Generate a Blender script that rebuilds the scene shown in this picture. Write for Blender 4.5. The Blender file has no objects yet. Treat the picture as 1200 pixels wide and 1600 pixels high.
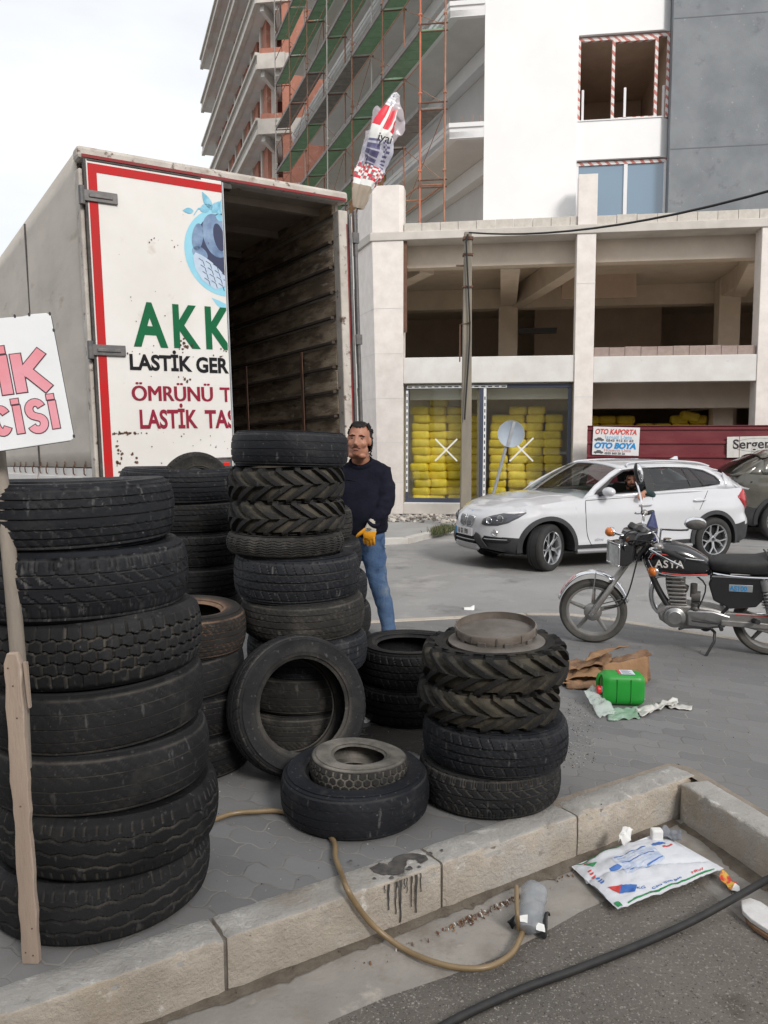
import bpy, bmesh, math, random
import numpy as np
from math import sin, cos, pi, radians as R
from mathutils import Vector, Matrix, noise, Euler
from mathutils.geometry import tessellate_polygon

random.seed(7)
rng = np.random.default_rng(7)
S = bpy.context.scene
COL = S.collection

# ------------------------------------------------------------------ camera, sky, sun, exposure
cam_d = bpy.data.cameras.new("camera")
cam = bpy.data.objects.new("camera", cam_d)
COL.objects.link(cam)
cam_d.sensor_fit = 'VERTICAL'
cam_d.sensor_height = 36.0
cam_d.lens = 1250 / 1600 * 36.0
cam_d.clip_end = 3000
cam_d.clip_start = 0.05
PITCH = math.atan(108 / 1250)
cam.location = (0, 0, 1.62)
cam.rotation_euler = (pi / 2 - PITCH, 0, 0)
S.camera = cam

SUN_DIR = Vector((0.42, -0.74, 0.56)).normalized()      # towards the sun: behind the camera, to the right
sun_d = bpy.data.lights.new("sun", 'SUN')
sun = bpy.data.objects.new("sun", sun_d)
COL.objects.link(sun)
sun_d.energy = 2.1
sun_d.angle = R(14)
sun_d.color = (1.0, 0.955, 0.9)
sun.rotation_euler = (-SUN_DIR).to_track_quat('-Z', 'Y').to_euler()
sun.location = (20, -30, 40)

W = bpy.data.worlds.new("World")
S.world = W
W.use_nodes = True
_n, _l = W.node_tree.nodes, W.node_tree.links
_n.clear()
_out = _n.new('ShaderNodeOutputWorld')
_bg = _n.new('ShaderNodeBackground')
_sky = _n.new('ShaderNodeTexSky')
_sky.sky_type = 'NISHITA'
_sky.sun_disc = False
_sky.sun_elevation = math.asin(SUN_DIR.z)
_sky.sun_rotation = math.atan2(SUN_DIR.x, SUN_DIR.y)
_sky.dust_density = 3.0
_bg.inputs['Strength'].default_value = 0.125
_tc = _n.new('ShaderNodeTexCoord')
_mp = _n.new('ShaderNodeMapping')
_mp.inputs['Scale'].default_value = (1.6, 1.6, 4.5)
_mp.inputs['Location'].default_value = (0.3, 0.1, 0.6)
_nz = _n.new('ShaderNodeTexNoise')
_nz.inputs['Scale'].default_value = 1.3
_nz.inputs['Detail'].default_value = 7
_nz.inputs['Roughness'].default_value = 0.5
_rp = _n.new('ShaderNodeMapRange')
_rp.inputs['From Min'].default_value = 0.36
_rp.inputs['From Max'].default_value = 0.58
_rp.inputs['To Min'].default_value = 0.74
_rp.inputs['To Max'].default_value = 1.0
_mx = _n.new('ShaderNodeMixRGB')
_mx.inputs['Color2'].default_value = (7.2, 7.3, 7.45, 1)
_l.new(_tc.outputs['Generated'], _mp.inputs['Vector'])
_l.new(_mp.outputs['Vector'], _nz.inputs['Vector'])
_l.new(_nz.outputs['Fac'], _rp.inputs['Value'])
_l.new(_rp.outputs['Result'], _mx.inputs['Fac'])
_l.new(_sky.outputs['Color'], _mx.inputs['Color1'])
_l.new(_mx.outputs['Color'], _bg.inputs['Color'])
_l.new(_bg.outputs['Background'], _out.inputs['Surface'])

S.view_settings.view_transform = 'Standard'
S.view_settings.look = 'None'
S.view_settings.exposure = 0.22
S.view_settings.gamma = 1.0
S.render.engine = 'CYCLES'
S.cycles.max_bounces = 7
S.cycles.diffuse_bounces = 4
S.cycles.glossy_bounces = 3
S.cycles.transmission_bounces = 5
S.cycles.transparent_max_bounces = 10
S.cycles.caustics_reflective = False
S.cycles.caustics_refractive = False

# ------------------------------------------------------------------ helpers
PC, PS = cos(PITCH), sin(PITCH)


def ray(px, py):
    a, b = (px - 600) / 1250, (800 - py) / 1250
    return Vector((a, PC + b * PS, -PS + b * PC))


def at(px, py, Y):                 # point seen at a photo position, Y metres away
    d = ray(px, py)
    return Vector((0, 0, 1.62)) + d * (Y / d.y)


def gr(px, py, z=0.0):             # point seen at a photo position lying on height z
    d = ray(px, py)
    return Vector((0, 0, 1.62)) + d * ((z - 1.62) / d.z)


def rot(x=0, y=0, z=0, loc=(0, 0, 0)):
    return Matrix.Translation(loc) @ Euler((R(x), R(y), R(z))).to_matrix().to_4x4()


def set_sharp(me, ang=38):
    for p in me.polygons:
        p.use_smooth = True
    try:
        me.set_sharp_from_angle(angle=R(ang))
    except Exception:
        pass


class MB:
    """collects shapes for ONE mesh object"""
    def __init__(s):
        s.v, s.f, s.mi, s.cur = [], [], [], 0

    def add(s, vs, fs, M=None):
        o = len(s.v)
        for p in vs:
            p = Vector(p)
            s.v.append(M @ p if M is not None else p)
        for f in fs:
            s.f.append([i + o for i in f])
            s.mi.append(s.cur)
        return s

    def box(s, x0, x1, y0, y1, z0, z1, M=None):
        vs = [(x, y, z) for z in (z0, z1) for y in (y0, y1) for x in (x0, x1)]
        return s.add(vs, [(0, 2, 3, 1), (4, 5, 7, 6), (0, 1, 5, 4), (2, 6, 7, 3), (0, 4, 6, 2), (1, 3, 7, 5)], M)

    def cbox(s, c, d, M=None):
        return s.box(c[0] - d[0] / 2, c[0] + d[0] / 2, c[1] - d[1] / 2, c[1] + d[1] / 2, c[2] - d[2] / 2, c[2] + d[2] / 2, M)

    def prism(s, poly, z0, z1, M=None):
        n = len(poly)
        vs = [(x, y, z0) for x, y in poly] + [(x, y, z1) for x, y in poly]
        fs = [tuple(range(n - 1, -1, -1)), tuple(range(n, 2 * n))]
        fs += [(i, (i + 1) % n, n + (i + 1) % n, n + i) for i in range(n)]
        return s.add(vs, fs, M)

    def beam(s, p, q, w, h):        # rectangular bar from p to q
        p, q = Vector(p), Vector(q)
        d = (q - p)
        L = d.length
        M = Matrix.Translation(p) @ d.to_track_quat('Y', 'Z').to_matrix().to_4x4()
        return s.box(-w / 2, w / 2, 0, L, -h / 2, h / 2, M)

    def tube(s, pts, r, n=8, caps=True, M=None):
        pts = [Vector(p) for p in pts]
        rs = r if isinstance(r, (list, tuple)) else [r] * len(pts)
        vs, fs = [], []
        up = None
        for i, p in enumerate(pts):
            t = (pts[min(i + 1, len(pts) - 1)] - pts[max(i - 1, 0)])
            t = t.normalized() if t.length > 1e-9 else Vector((0, 0, 1))
            if up is None:
                up = Vector((0, 0, 1)) if abs(t.z) < .9 else Vector((1, 0, 0))
            a = t.cross(up)
            a = a.normalized() if a.length > 1e-6 else t.orthogonal().normalized()
            b = a.cross(t).normalized()
            up = b
            for k in range(n):
                w = 2 * pi * k / n
                vs.append(p + (a * cos(w) + b * sin(w)) * rs[i])
        for i in range(len(pts) - 1):
            for k in range(n):
                fs.append((i * n + k, i * n + (k + 1) % n, (i + 1) * n + (k + 1) % n, (i + 1) * n + k))
        if caps:
            fs.append(tuple(range(n - 1, -1, -1)))
            fs.append(tuple(range((len(pts) - 1) * n, len(pts) * n)))
        return s.add(vs, fs, M)

    def lathe(s, prof, n=32, M=None, closed=False, a0=0, a1=2 * pi):
        full = abs(a1 - a0 - 2 * pi) < 1e-6
        m = n if full else n + 1
        vs, fs = [], []
        for i in range(m):
            w = a0 + (a1 - a0) * i / n
            for r, z in prof:
                vs.append((r * cos(w), r * sin(w), z))
        k = len(prof)
        for i in range(n):
            j = (i + 1) % m
            for q in range(k if closed else k - 1):
                q2 = (q + 1) % k
                fs.append((i * k + q, j * k + q, j * k + q2, i * k + q2))
        return s.add(vs, fs, M)

    def ball(s, c, r, nu=16, nv=10, M=None):
        r = r if isinstance(r, (list, tuple, Vector)) else (r, r, r)
        vs, fs = [], []
        for i in range(nv + 1):
            a = -pi / 2 + pi * i / nv
            for k in range(nu):
                b = 2 * pi * k / nu
                vs.append((c[0] + r[0] * cos(a) * cos(b), c[1] + r[1] * cos(a) * sin(b), c[2] + r[2] * sin(a)))
        for i in range(nv):
            for k in range(nu):
                fs.append((i * nu + k, i * nu + (k + 1) % nu, (i + 1) * nu + (k + 1) % nu, (i + 1) * nu + k))
        return s.add(vs, fs, M)

    def loft(s, rings, caps=True, closed=True, M=None):
        n = len(rings[0])
        vs = [p for r in rings for p in r]
        fs = []
        for i in range(len(rings) - 1):
            for k in range(n if closed else n - 1):
                fs.append((i * n + k, i * n + (k + 1) % n, (i + 1) * n + (k + 1) % n, (i + 1) * n + k))
        if caps and closed:
            fs.append(tuple(range(n - 1, -1, -1)))
            fs.append(tuple(range((len(rings) - 1) * n, len(rings) * n)))
        return s.add(vs, fs, M)

    def mesh(s, name):
        me = bpy.data.meshes.new(name)
        me.from_pydata([tuple(p) for p in s.v], [], s.f)
        me.validate()
        return me

    def build(s, name, mat, parent=None, smooth=None, bevel=0, seg=2, recalc=True, weld=False):
        me = s.mesh(name)
        mats = mat if isinstance(mat, (list, tuple)) else [mat]
        for m in mats:
            me.materials.append(m)
        if len(mats) > 1 and len(me.polygons) == len(s.mi):
            me.polygons.foreach_set('material_index', s.mi)
        if recalc or weld:
            bm = bmesh.new()
            bm.from_mesh(me)
            if weld:
                bmesh.ops.remove_doubles(bm, verts=bm.verts, dist=1e-5)
            bmesh.ops.recalc_face_normals(bm, faces=bm.faces)
            bm.to_mesh(me)
            bm.free()
        if smooth:
            set_sharp(me, smooth)
        o = bpy.data.objects.new(name, me)
        COL.objects.link(o)
        if parent is not None:
            o.parent = parent
        if bevel:
            b = o.modifiers.new('bevel', 'BEVEL')
            b.width = bevel
            b.segments = seg
            b.limit_method = 'ANGLE'
            b.angle_limit = R(40)
        return o


def tag(o, label, cat=None, group=None, kind=None):
    if label:
        o['label'] = label
    if cat:
        o['category'] = cat
    if group:
        o['group'] = group
    if kind:
        o['kind'] = kind
    return o


def thing(name, label, cat, loc=(0, 0, 0), rotation=(0, 0, 0), group=None):
    o = bpy.data.objects.new(name, None)
    COL.objects.link(o)
    o.empty_display_size = .1
    o.location = loc
    o.rotation_euler = [R(a) for a in rotation]
    return tag(o, label, cat, group)


def link_mesh(name, me, parent=None, mat=None):
    o = bpy.data.objects.new(name, me)
    COL.objects.link(o)
    if mat is not None:
        me.materials.clear()
        me.materials.append(mat)
    if parent is not None:
        o.parent = parent
    return o


def copy_tree(o, parent=None):
    c = o.copy()
    COL.objects.link(c)
    c.parent = parent
    for ch in list(o.children):
        copy_tree(ch, c)
    return c


def baked(o):                       # mesh of an object after its modifiers
    dg = bpy.context.evaluated_depsgraph_get()
    dg.update()
    return bpy.data.meshes.new_from_object(o.evaluated_get(dg), depsgraph=dg)


def lettering(txt, size, M, mat, parent, name='lettering', bold=0.0, shear=0, ext=.002, align='LEFT', wscale=1.0, clip=None, spacing=1.0):
    cu = bpy.data.curves.new(name, 'FONT')
    cu.body = txt
    cu.size = size
    cu.offset = bold
    cu.shear = shear
    cu.extrude = ext
    cu.align_x = align
    cu.space_character = spacing
    cu.resolution_u = 4
    t = bpy.data.objects.new(name + '_source', cu)
    COL.objects.link(t)
    me = baked(t)
    bpy.data.objects.remove(t)
    bpy.data.curves.remove(cu)
    me.name = name
    if wscale != 1:
        me.transform(Matrix.Diagonal((wscale, 1, 1, 1)))
    me.transform(M)
    if clip:
        bm = bmesh.new()
        bm.from_mesh(me)
        for co, no in clip:
            bmesh.ops.bisect_plane(bm, geom=bm.verts[:] + bm.edges[:] + bm.faces[:], plane_co=co, plane_no=no, clear_outer=True)
        bm.to_mesh(me)
        bm.free()
    return link_mesh(name, me, parent, mat)


# ------------------------------------------------------------------ materials
def mat(name, c, c2=None, s=6, r=.6, bump=0, bs=None, metal=0, lo=.35, hi=.65, spots=(), coat=0, spec=None, stretch=None, detail=6, rand=0, r2=None, uv=False):
    m = bpy.data.materials.new(name)
    m.use_nodes = True
    nt = m.node_tree
    n, l = nt.nodes, nt.links
    b = n['Principled BSDF']
    b.inputs['Roughness'].default_value = r
    b.inputs['Metallic'].default_value = metal
    if coat:
        b.inputs['Coat Weight'].default_value = coat
        b.inputs['Coat Roughness'].default_value = .04
    if spec is not None:
        b.inputs['Specular IOR Level'].default_value = spec
    tc = n.new('ShaderNodeTexCoord')
    vec = tc.outputs['UV' if uv else 'Object']
    oi = n.new('ShaderNodeObjectInfo')
    ad = n.new('ShaderNodeVectorMath')
    ad.operation = 'MULTIPLY_ADD'
    l.new(oi.outputs['Random'], ad.inputs[0])
    ad.inputs[1].default_value = (37, 53, 29)
    l.new(vec, ad.inputs[2])
    vec = ad.outputs[0]
    if stretch:
        mp = n.new('ShaderNodeMapping')
        mp.inputs['Scale'].default_value = stretch
        l.new(vec, mp.inputs['Vector'])
        vec = mp.outputs['Vector']

    def nz(scale, det=detail, rough=.6):
        t = n.new('ShaderNodeTexNoise')
        t.inputs['Scale'].default_value = scale
        t.inputs['Detail'].default_value = det
        t.inputs['Roughness'].default_value = rough
        l.new(vec, t.inputs['Vector'])
        return t.outputs['Fac']

    def rng_(sock, a, z, t0=0, t1=1):
        q = n.new('ShaderNodeMapRange')
        q.inputs['From Min'].default_value = a
        q.inputs['From Max'].default_value = z
        q.inputs['To Min'].default_value = t0
        q.inputs['To Max'].default_value = t1
        l.new(sock, q.inputs['Value'])
        return q.outputs['Result']

    def mix(fac, a, bcol):
        q = n.new('ShaderNodeMixRGB')
        l.new(fac, q.inputs['Fac'])
        if isinstance(a, tuple):
            q.inputs['Color1'].default_value = (*a, 1)
        else:
            l.new(a, q.inputs['Color1'])
        q.inputs['Color2'].default_value = (*bcol, 1)
        return q.outputs['Color']
    col = tuple(c)
    if c2:
        col = mix(rng_(nz(s), lo, hi), tuple(c), c2)
    for sp in spots:
        col = mix(rng_(nz(sp[1], 8, .65), sp[2], sp[3]), col, sp[0])
    if rand:
        q = n.new('ShaderNodeHueSaturation')
        l.new(rng_(oi.outputs['Random'], 0, 1, 1 - rand, 1 + rand), q.inputs['Value'])
        if isinstance(col, tuple):
            q.inputs['Color'].default_value = (*col, 1)
        else:
            l.new(col, q.inputs['Color'])
        col = q.outputs['Color']
    if isinstance(col, tuple):
        b.inputs['Base Color'].default_value = (*col, 1)
    else:
        l.new(col, b.inputs['Base Color'])
    if r2 is not None:
        l.new(rng_(nz(s * 1.7), .35, .65, r, r2), b.inputs['Roughness'])
    if bump:
        bp = n.new('ShaderNodeBump')
        bp.inputs['Strength'].default_value = bump
        bp.inputs['Distance'].default_value = .02
        l.new(nz(bs or s * 4, 8, .7), bp.inputs['Height'])
        l.new(bp.outputs['Normal'], b.inputs['Normal'])
    m['ns'] = 1
    return m


def glass(name, tint=(.9, .95, .95), alpha_r=.02, trans=.75, ior=1.45):
    m = bpy.data.materials.new(name)
    m.use_nodes = True
    n, l = m.node_tree.nodes, m.node_tree.links
    n.clear()
    o = n.new('ShaderNodeOutputMaterial')
    mx = n.new('ShaderNodeMixShader')
    tr = n.new('ShaderNodeBsdfTransparent')
    tr.inputs['Color'].default_value = (tint[0] * trans, tint[1] * trans, tint[2] * trans, 1)
    gl = n.new('ShaderNodeBsdfGlossy')
    gl.inputs['Roughness'].default_value = alpha_r
    lw = n.new('ShaderNodeLayerWeight')
    lw.inputs['Blend'].default_value = .5
    pw = n.new('ShaderNodeMath')
    pw.operation = 'POWER'
    pw.inputs[1].default_value = 5
    l.new(lw.outputs['Facing'], pw.inputs[0])
    ma = n.new('ShaderNodeMath')
    ma.operation = 'MULTIPLY_ADD'
    f0 = ((ior - 1) / (ior + 1)) ** 2
    ma.inputs[1].default_value = 1 - f0
    ma.inputs[2].default_value = f0
    l.new(pw.outputs[0], ma.inputs[0])
    l.new(ma.outputs[0], mx.inputs['Fac'])
    l.new(tr.outputs['BSDF'], mx.inputs[1])
    l.new(gl.outputs['BSDF'], mx.inputs[2])
    l.new(mx.outputs['Shader'], o.inputs['Surface'])
    return m


m_concrete = mat('raw_concrete', (.36, .33, .29), (.27, .25, .22), 3, .9, .35, 30, spots=[((.48, .45, .41), 7, .58, .72)])
m_white_clad = mat('white_cladding', (.80, .75, .71), (.70, .65, .61), 4, .75, .12, 60, spots=[((.55, .49, .44), 9, .66, .8)])
m_white_wall = mat('white_render', (.86, .86, .86), (.82, .82, .82), 1.2, .8, .05, 90)
m_grey_wall = mat('grey_render', (.175, .19, .205), (.23, .245, .26), 1.4, .85, .25, 40, spots=[((.36, .37, .38), 9, .64, .74), ((.14, .15, .165), 2.5, .6, .72)])
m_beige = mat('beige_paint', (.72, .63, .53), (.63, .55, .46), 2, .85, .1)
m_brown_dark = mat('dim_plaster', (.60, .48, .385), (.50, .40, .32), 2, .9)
m_band = mat('white_band', (.70, .69, .67), (.62, .60, .57), 2.5, .8, .15, 30, spots=[((.45, .40, .36), 6, .67, .8)])
m_block = mat('aerated_block', (.62, .58, .53), (.52, .48, .43), 8, .95, .3, 50, rand=.1)
m_block_p = mat('pumice_block', (.40, .31, .28), (.33, .26, .23), 8, .95, .3, 50, rand=.15)
m_brick = mat('red_hollow_brick', (.46, .20, .14), (.36, .155, .11), 2.2, .9, .4, 14, spots=[((.52, .34, .27), 3, .57, .70), ((.24, .12, .09), 5, .62, .74)])
m_slabgrey = mat('grey_slab', (.70, .685, .665), (.62, .605, .585), 1.4, .9)
m_balc = mat('balcony_white', (.80, .80, .80), (.74, .74, .74), 2, .85)
m_paleconc = mat('pale_concrete', (.62, .585, .54), (.50, .47, .43), 1.5, .9, .2)
m_rust = mat('rusty_steel', (.30, .13, .08), (.40, .22, .15), 9, .8, .2)
m_rustdk = mat('dark_rust', (.10, .06, .045), (.18, .09, .06), 12, .85, .2)
m_orange = mat('orange_primer', (.55, .17, .09), (.45, .15, .09), 6, .7)
m_galv = mat('galvanised', (.40, .42, .44), (.32, .34, .36), 10, .5, metal=.5)
m_deck = mat('green_deck', (.24, .40, .25), (.19, .33, .20), 5, .8)
m_deckdk = mat('weathered_deck', (.27, .25, .235), (.19, .175, .165), 6, .85)
m_ochre = mat('ochre_board', (.50, .30, .11), (.42, .25, .09), 3, .8)
m_navy = mat('navy_frame', (.055, .065, .10), None, r=.45)
m_pvc = mat('white_pvc', (.75, .75, .76), None, r=.4)
m_black = mat('black_plastic', (.018, .018, .02), (.03, .03, .032), 20, .55)
m_rubber = mat('black_rubber', (.02, .02, .022), None, r=.8)
m_glass = glass('shop_glass', (.98, .99, .95), trans=.97, ior=1.7)
m_steel = mat('steel', (.45, .45, .45), (.33, .33, .33), 14, .35, metal=.9)
m_chrome = mat('chrome', (.75, .76, .78), None, r=.12, metal=1)
m_white_paint = mat('white_paint', (.78, .78, .76), None, r=.5)
m_black_ink = mat('black_ink', (.02, .02, .025), None, r=.6)
# ------------------------------------------------------------------ the ground
def paver_material():
    m = bpy.data.materials.new('pavers')
    m.use_nodes = True
    n, l = m.node_tree.nodes, m.node_tree.links
    b = n['Principled BSDF']
    tc = n.new('ShaderNodeTexCoord')
    mp = n.new('ShaderNodeMapping')
    mp.inputs['Rotation'].default_value = (0, 0, R(24))
    l.new(tc.outputs['Object'], mp.inputs['Vector'])
    # zig-zag the joints the way interlocking pavers do
    sx = n.new('ShaderNodeSeparateXYZ')
    l.new(mp.outputs['Vector'], sx.inputs[0])

    def mth(op, a, bb=None, c=None):
        q = n.new('ShaderNodeMath')
        q.operation = op
        for i, v in enumerate((a, bb, c)):
            if v is None:
                continue
            if isinstance(v, (int, float)):
                q.inputs[i].default_value = v
            else:
                l.new(v, q.inputs[i])
        return q.outputs[0]
    zx = mth('MULTIPLY', mth('PINGPONG', sx.outputs['Y'], .055), .33)
    zy = mth('MULTIPLY', mth('PINGPONG', sx.outputs['X'], .055), .33)
    wob = n.new('ShaderNodeTexNoise')
    wob.inputs['Scale'].default_value = 2.2
    l.new(tc.outputs['Object'], wob.inputs['Vector'])
    w = mth('MULTIPLY', wob.outputs['Fac'], .025)
    cb = n.new('ShaderNodeCombineXYZ')
    l.new(mth('ADD', mth('ADD', sx.outputs['X'], zx), w), cb.inputs[0])
    l.new(mth('ADD', mth('ADD', sx.outputs['Y'], zy), w), cb.inputs[1])
    br = n.new('ShaderNodeTexBrick')
    br.inputs['Scale'].default_value = 1
    br.inputs['Brick Width'].default_value = .22
    br.inputs['Row Height'].default_value = .11
    br.inputs['Mortar Size'].default_value = .0048
    br.inputs['Mortar Smooth'].default_value = .3
    br.inputs['Bias'].default_value = -.1
    br.inputs['Color1'].default_value = (.145, .146, .150, 1)
    br.inputs['Color2'].default_value = (.19, .19, .193, 1)
    br.inputs['Mortar'].default_value = (.28, .265, .245, 1)
    l.new(cb.outputs[0], br.inputs['Vector'])

    def noise_(sc, det=8, ro=.65):
        t = n.new('ShaderNodeTexNoise')
        t.inputs['Scale'].default_value = sc
        t.inputs['Detail'].default_value = det
        t.inputs['Roughness'].default_value = ro
        l.new(tc.outputs['Object'], t.inputs['Vector'])
        return t.outputs['Fac']

    def rr(v, a, z, t0=0, t1=1):
        q = n.new('ShaderNodeMapRange')
        for k, vv in zip(('From Min', 'From Max', 'To Min', 'To Max'), (a, z, t0, t1)):
            q.inputs[k].default_value = vv
        l.new(v, q.inputs['Value'])
        return q.outputs['Result']

    def mix(f, a, c, mode='MIX'):
        q = n.new('ShaderNodeMixRGB')
        q.blend_type = mode
        l.new(f, q.inputs['Fac'])
        l.new(a, q.inputs['Color1'])
        if isinstance(c, tuple):
            q.inputs['Color2'].default_value = (*c, 1)
        else:
            l.new(c, q.inputs['Color2'])
        return q.outputs['Color']
    # sand fills the joints only here and there
    dirt = rr(noise_(1.1, 6), .40, .62)
    c = mix(mth('MULTIPLY', br.outputs['Fac'], rr(noise_(3.1), .35, .6, 1, .25)), br.outputs['Color'], (.10, .098, .095))
    c = mix(mth('MULTIPLY', dirt, .35), c, (.235, .225, .21))
    c = mix(mth('MULTIPLY', rr(noise_(0.55), .5, .68), .45), c, (.12, .122, .126))
    c = mix(mth('MULTIPLY', rr(noise_(48, 3), .66, .74), .55), c, (.34, .33, .31))
    c = mix(mth('MULTIPLY', rr(noise_(17, 4), .68, .76), .6), c, (.05, .048, .045))
    # spilt water round the two tyres behind the lug tyres: damp, darker and shiny
    gp = n.new('ShaderNodeVectorMath')
    gp.operation = 'DISTANCE'
    l.new(tc.outputs['Object'], gp.inputs[0])
    gp.inputs[1].default_value = (.05, 4.27, 0)
    wet = rr(mth('ADD', gp.outputs['Value'], mth('MULTIPLY', noise_(5), .75)), .62, .70, 1, 0)
    c = mix(mth('MULTIPLY', wet, .85), c, (.028, .024, .02))
    l.new(c, b.inputs['Base Color'])
    l.new(rr(wet, 0, 1, .82, .18), b.inputs['Roughness'])
    b.inputs['Specular IOR Level'].default_value = .3
    bp = n.new('ShaderNodeBump')
    bp.inputs['Strength'].default_value = .5
    bp.inputs['Distance'].default_value = .01
    l.new(mth('SUBTRACT', mth('MULTIPLY', noise_(60), .35), br.outputs['Fac']), bp.inputs['Height'])
    l.new(bp.outputs['Normal'], b.inputs['Normal'])
    return m


m_pavers = paver_material()
m_road = mat('worn_asphalt', (.25, .245, .24), (.30, .295, .29), .9, .92, .35, 70, spots=[((.46, .45, .43), 30, .64, .70), ((.13, .13, .13), 42, .66, .72), ((.17, .168, .165), 1.4, .54, .68), ((.38, .37, .355), .8, .54, .68)])
m_lane = mat('gravelly_asphalt', (.15, .135, .118), (.235, .21, .185), 1.3, .95, .9, 70, spots=[((.29, .265, .235), 1.1, .55, .66), ((.12, .10, .082), 2.6, .58, .70), ((.40, .375, .335), 75, .585, .64), ((.055, .05, .045), 90, .60, .66), ((.33, .30, .26), 38, .64, .68), ((.06, .052, .045), 7, .70, .76)], detail=9)
m_apron = mat('gutter_concrete', (.33, .305, .275), (.24, .225, .205), 2.6, .92, .5, 60, spots=[((.20, .175, .145), 1.9, .52, .64), ((.12, .10, .08), 40, .66, .72), ((.44, .405, .355), 5, .6, .72), ((.09, .08, .07), 22, .70, .76), ((.13, .115, .10), 3, .62, .74)])
m_kerb_top = mat('kerb_concrete', (.56, .50, .425), (.43, .38, .32), 5, .92, .8, 55, spots=[((.50, .475, .44), 3.0, .52, .62), ((.70, .67, .62), 11, .62, .70), ((.24, .20, .16), 6, .62, .74), ((.10, .088, .075), 30, .68, .74), ((.45, .37, .27), 1.6, .58, .72)])
m_soil = mat('dry_soil', (.30, .255, .21), (.22, .19, .155), 8, .95, .6, 60)
m_bare = mat('bare_ground', (.24, .225, .205), (.2, .185, .17), .5, .95, .2)
m_walk = mat('cement_walk', (.34, .335, .325), (.28, .275, .265), 2.2, .9, .3, 40)


def sheet(name, pts, z, m, thick=0.0):
    mb = MB()
    if thick:
        mb.prism([(p[0], p[1]) for p in pts], z - thick, z)
    else:
        mb.add([(p[0], p[1], z) for p in pts], [tuple(range(len(pts)))])
    o = mb.build(name, m)
    o['kind'] = 'structure'
    return o


KS = 1.58 / 2.491                      # slope of the kerb line
K0 = Vector((1.405, 3.70))             # its inner corner


def kline(x):
    return K0.y + (x - K0.x) * KS


sheet('ground', [(-900, -300), (900, -300), (900, 1500), (-900, 1500)], -.235, m_bare)
sheet('lane', [(-9, -8), (9, -8), (9, 5.5), (-9, 5.5)], -.205, m_lane)
sheet('road', [(-60, 5.0), (60, 5.0), (60, 17.5), (2.2, 17.5), (-20, 60), (-60, 60)], -.12, m_road)
# the paved island, its edge against the kerb stones
KW = .15
kd = Vector((K0.x + 9, K0.y - kline(-9))).normalized()
kn = Vector((-kd.y, kd.x))
k2 = Vector((1.62, 3.0)) - K0
k2.normalize()
k2n = Vector((-k2.y, k2.x))
inner = K0 + kn * KW
pc = [(-9 + kn.x * KW, kline(-9) + kn.y * KW)]
# where the two inner kerb edges meet
c1 = K0 + kn * KW
c2_ = K0 + k2n * KW
den = kd.x * k2.y - kd.y * k2.x
tt = ((c2_.x - c1.x) * k2.y - (c2_.y - c1.y) * k2.x) / den
KC = c1 + kd * tt
e2 = KC + k2 * 5.5
pave = [pc[0], (KC.x, KC.y), (e2.x, e2.y), (9, e2.y), (9, 1.9), (3.1, 6.30), (2.45, 6.83), (2.05, 7.22), (1.72, 7.42), (1.35, 7.43), (-.17, 7.09), (-12, 4.5), (-12, -4.7)]
sheet('pavement', pave, 0.0, m_pavers, .19)
soil = []
for i in range(26):
    t = i / 25
    p = (KC + kd * (-1.0 * (1 - t * 2))) if t < .5 else (KC + k2 * (1.6 * (t - .5) * 2))
    nrm = kn if t < .5 else k2n
    soil.append((p.x - nrm.x * .05, p.y - nrm.y * .05))
for i in range(25, -1, -1):
    t = i / 25
    p = (KC + kd * (-1.0 * (1 - t * 2))) if t < .5 else (KC + k2 * (1.6 * (t - .5) * 2))
    nrm = kn if t < .5 else k2n
    w_ = .022 + .03 * abs(noise.noise(Vector((i * .7, 1, 0))))
    soil.append((p.x + nrm.x * w_, p.y + nrm.y * w_))
sheet('soil', soil, .0045, m_soil)
# light worn strip along the far edge of the paved island
mb = MB()
edge = [(9, 1.9), (3.1, 6.30), (2.45, 6.83), (2.05, 7.22), (1.72, 7.42), (1.35, 7.43), (-.17, 7.09), (-12, 4.5)]
for a, b_ in zip(edge[:-1], edge[1:]):
    a, b_ = Vector(a), Vector(b_)
    d = (b_ - a).normalized()
    nn = Vector((-d.y, d.x))
    L = (b_ - a).length
    mb.prism([tuple(a), tuple(a - nn * .10), tuple(b_ - nn * .10), tuple(b_)], -.2, .006 if L > .5 else .005)
o = mb.build('edge_kerb', m_kerb_top, bevel=.01)
o['kind'] = 'structure'


def stone_run(mb, p, q, n, w, gaps, z0=-.235, z1=.012, seed=0):
    """one kerb stone: a fine grid box, edges chipped by noise"""
    p, q = Vector(p), Vector(q)
    d = (q - p).normalized()
    nn = Vector((-d.y, d.x))
    L = (q - p).length
    nx = max(4, int(L / .022))
    prof = [(0.004, z0), (0.0, z0 + .05), (0.0, z0 + .10), (0.0, z0 + .15), (0.0, z1 - .045), (0.0, z1 - .025), (0.0005, z1 - .010), (.003, z1 - .003), (.009, z1), (.025, z1), (.05, z1), (w * .6, z1), (w - .012, z1 - .002), (w, z1 - .012), (w, z0)]
    rings = []
    for i in range(nx + 1):
        u = L * i / nx
        ring = []
        for (a, z) in prof:
            e = min(u, L - u)
            ed = max(0, 1 - e / .02)
            c = p + d * u + nn * a
            v = Vector((c.x * 9 + seed, c.y * 9, z * 9))
            k = noise.fractal(v * 1.6, .9, 2.2, 6)
            chip = max(0, noise.noise(Vector((c.x * 19, c.y * 19, seed + z * 9))) - .10)
            near = 1.25 if (z > z1 - .03 and a < .03) else .22
            off = k * .004 + chip * .035 * near + ed * .006
            zz = z - (chip * .03 * near + ed * .008 + abs(k) * .003 if z > z1 - .04 else 0)
            c = c + nn * off
            ring.append((c.x, c.y, zz))
        rings.append(ring)
    mb.loft(rings, caps=True, closed=True)


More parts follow.
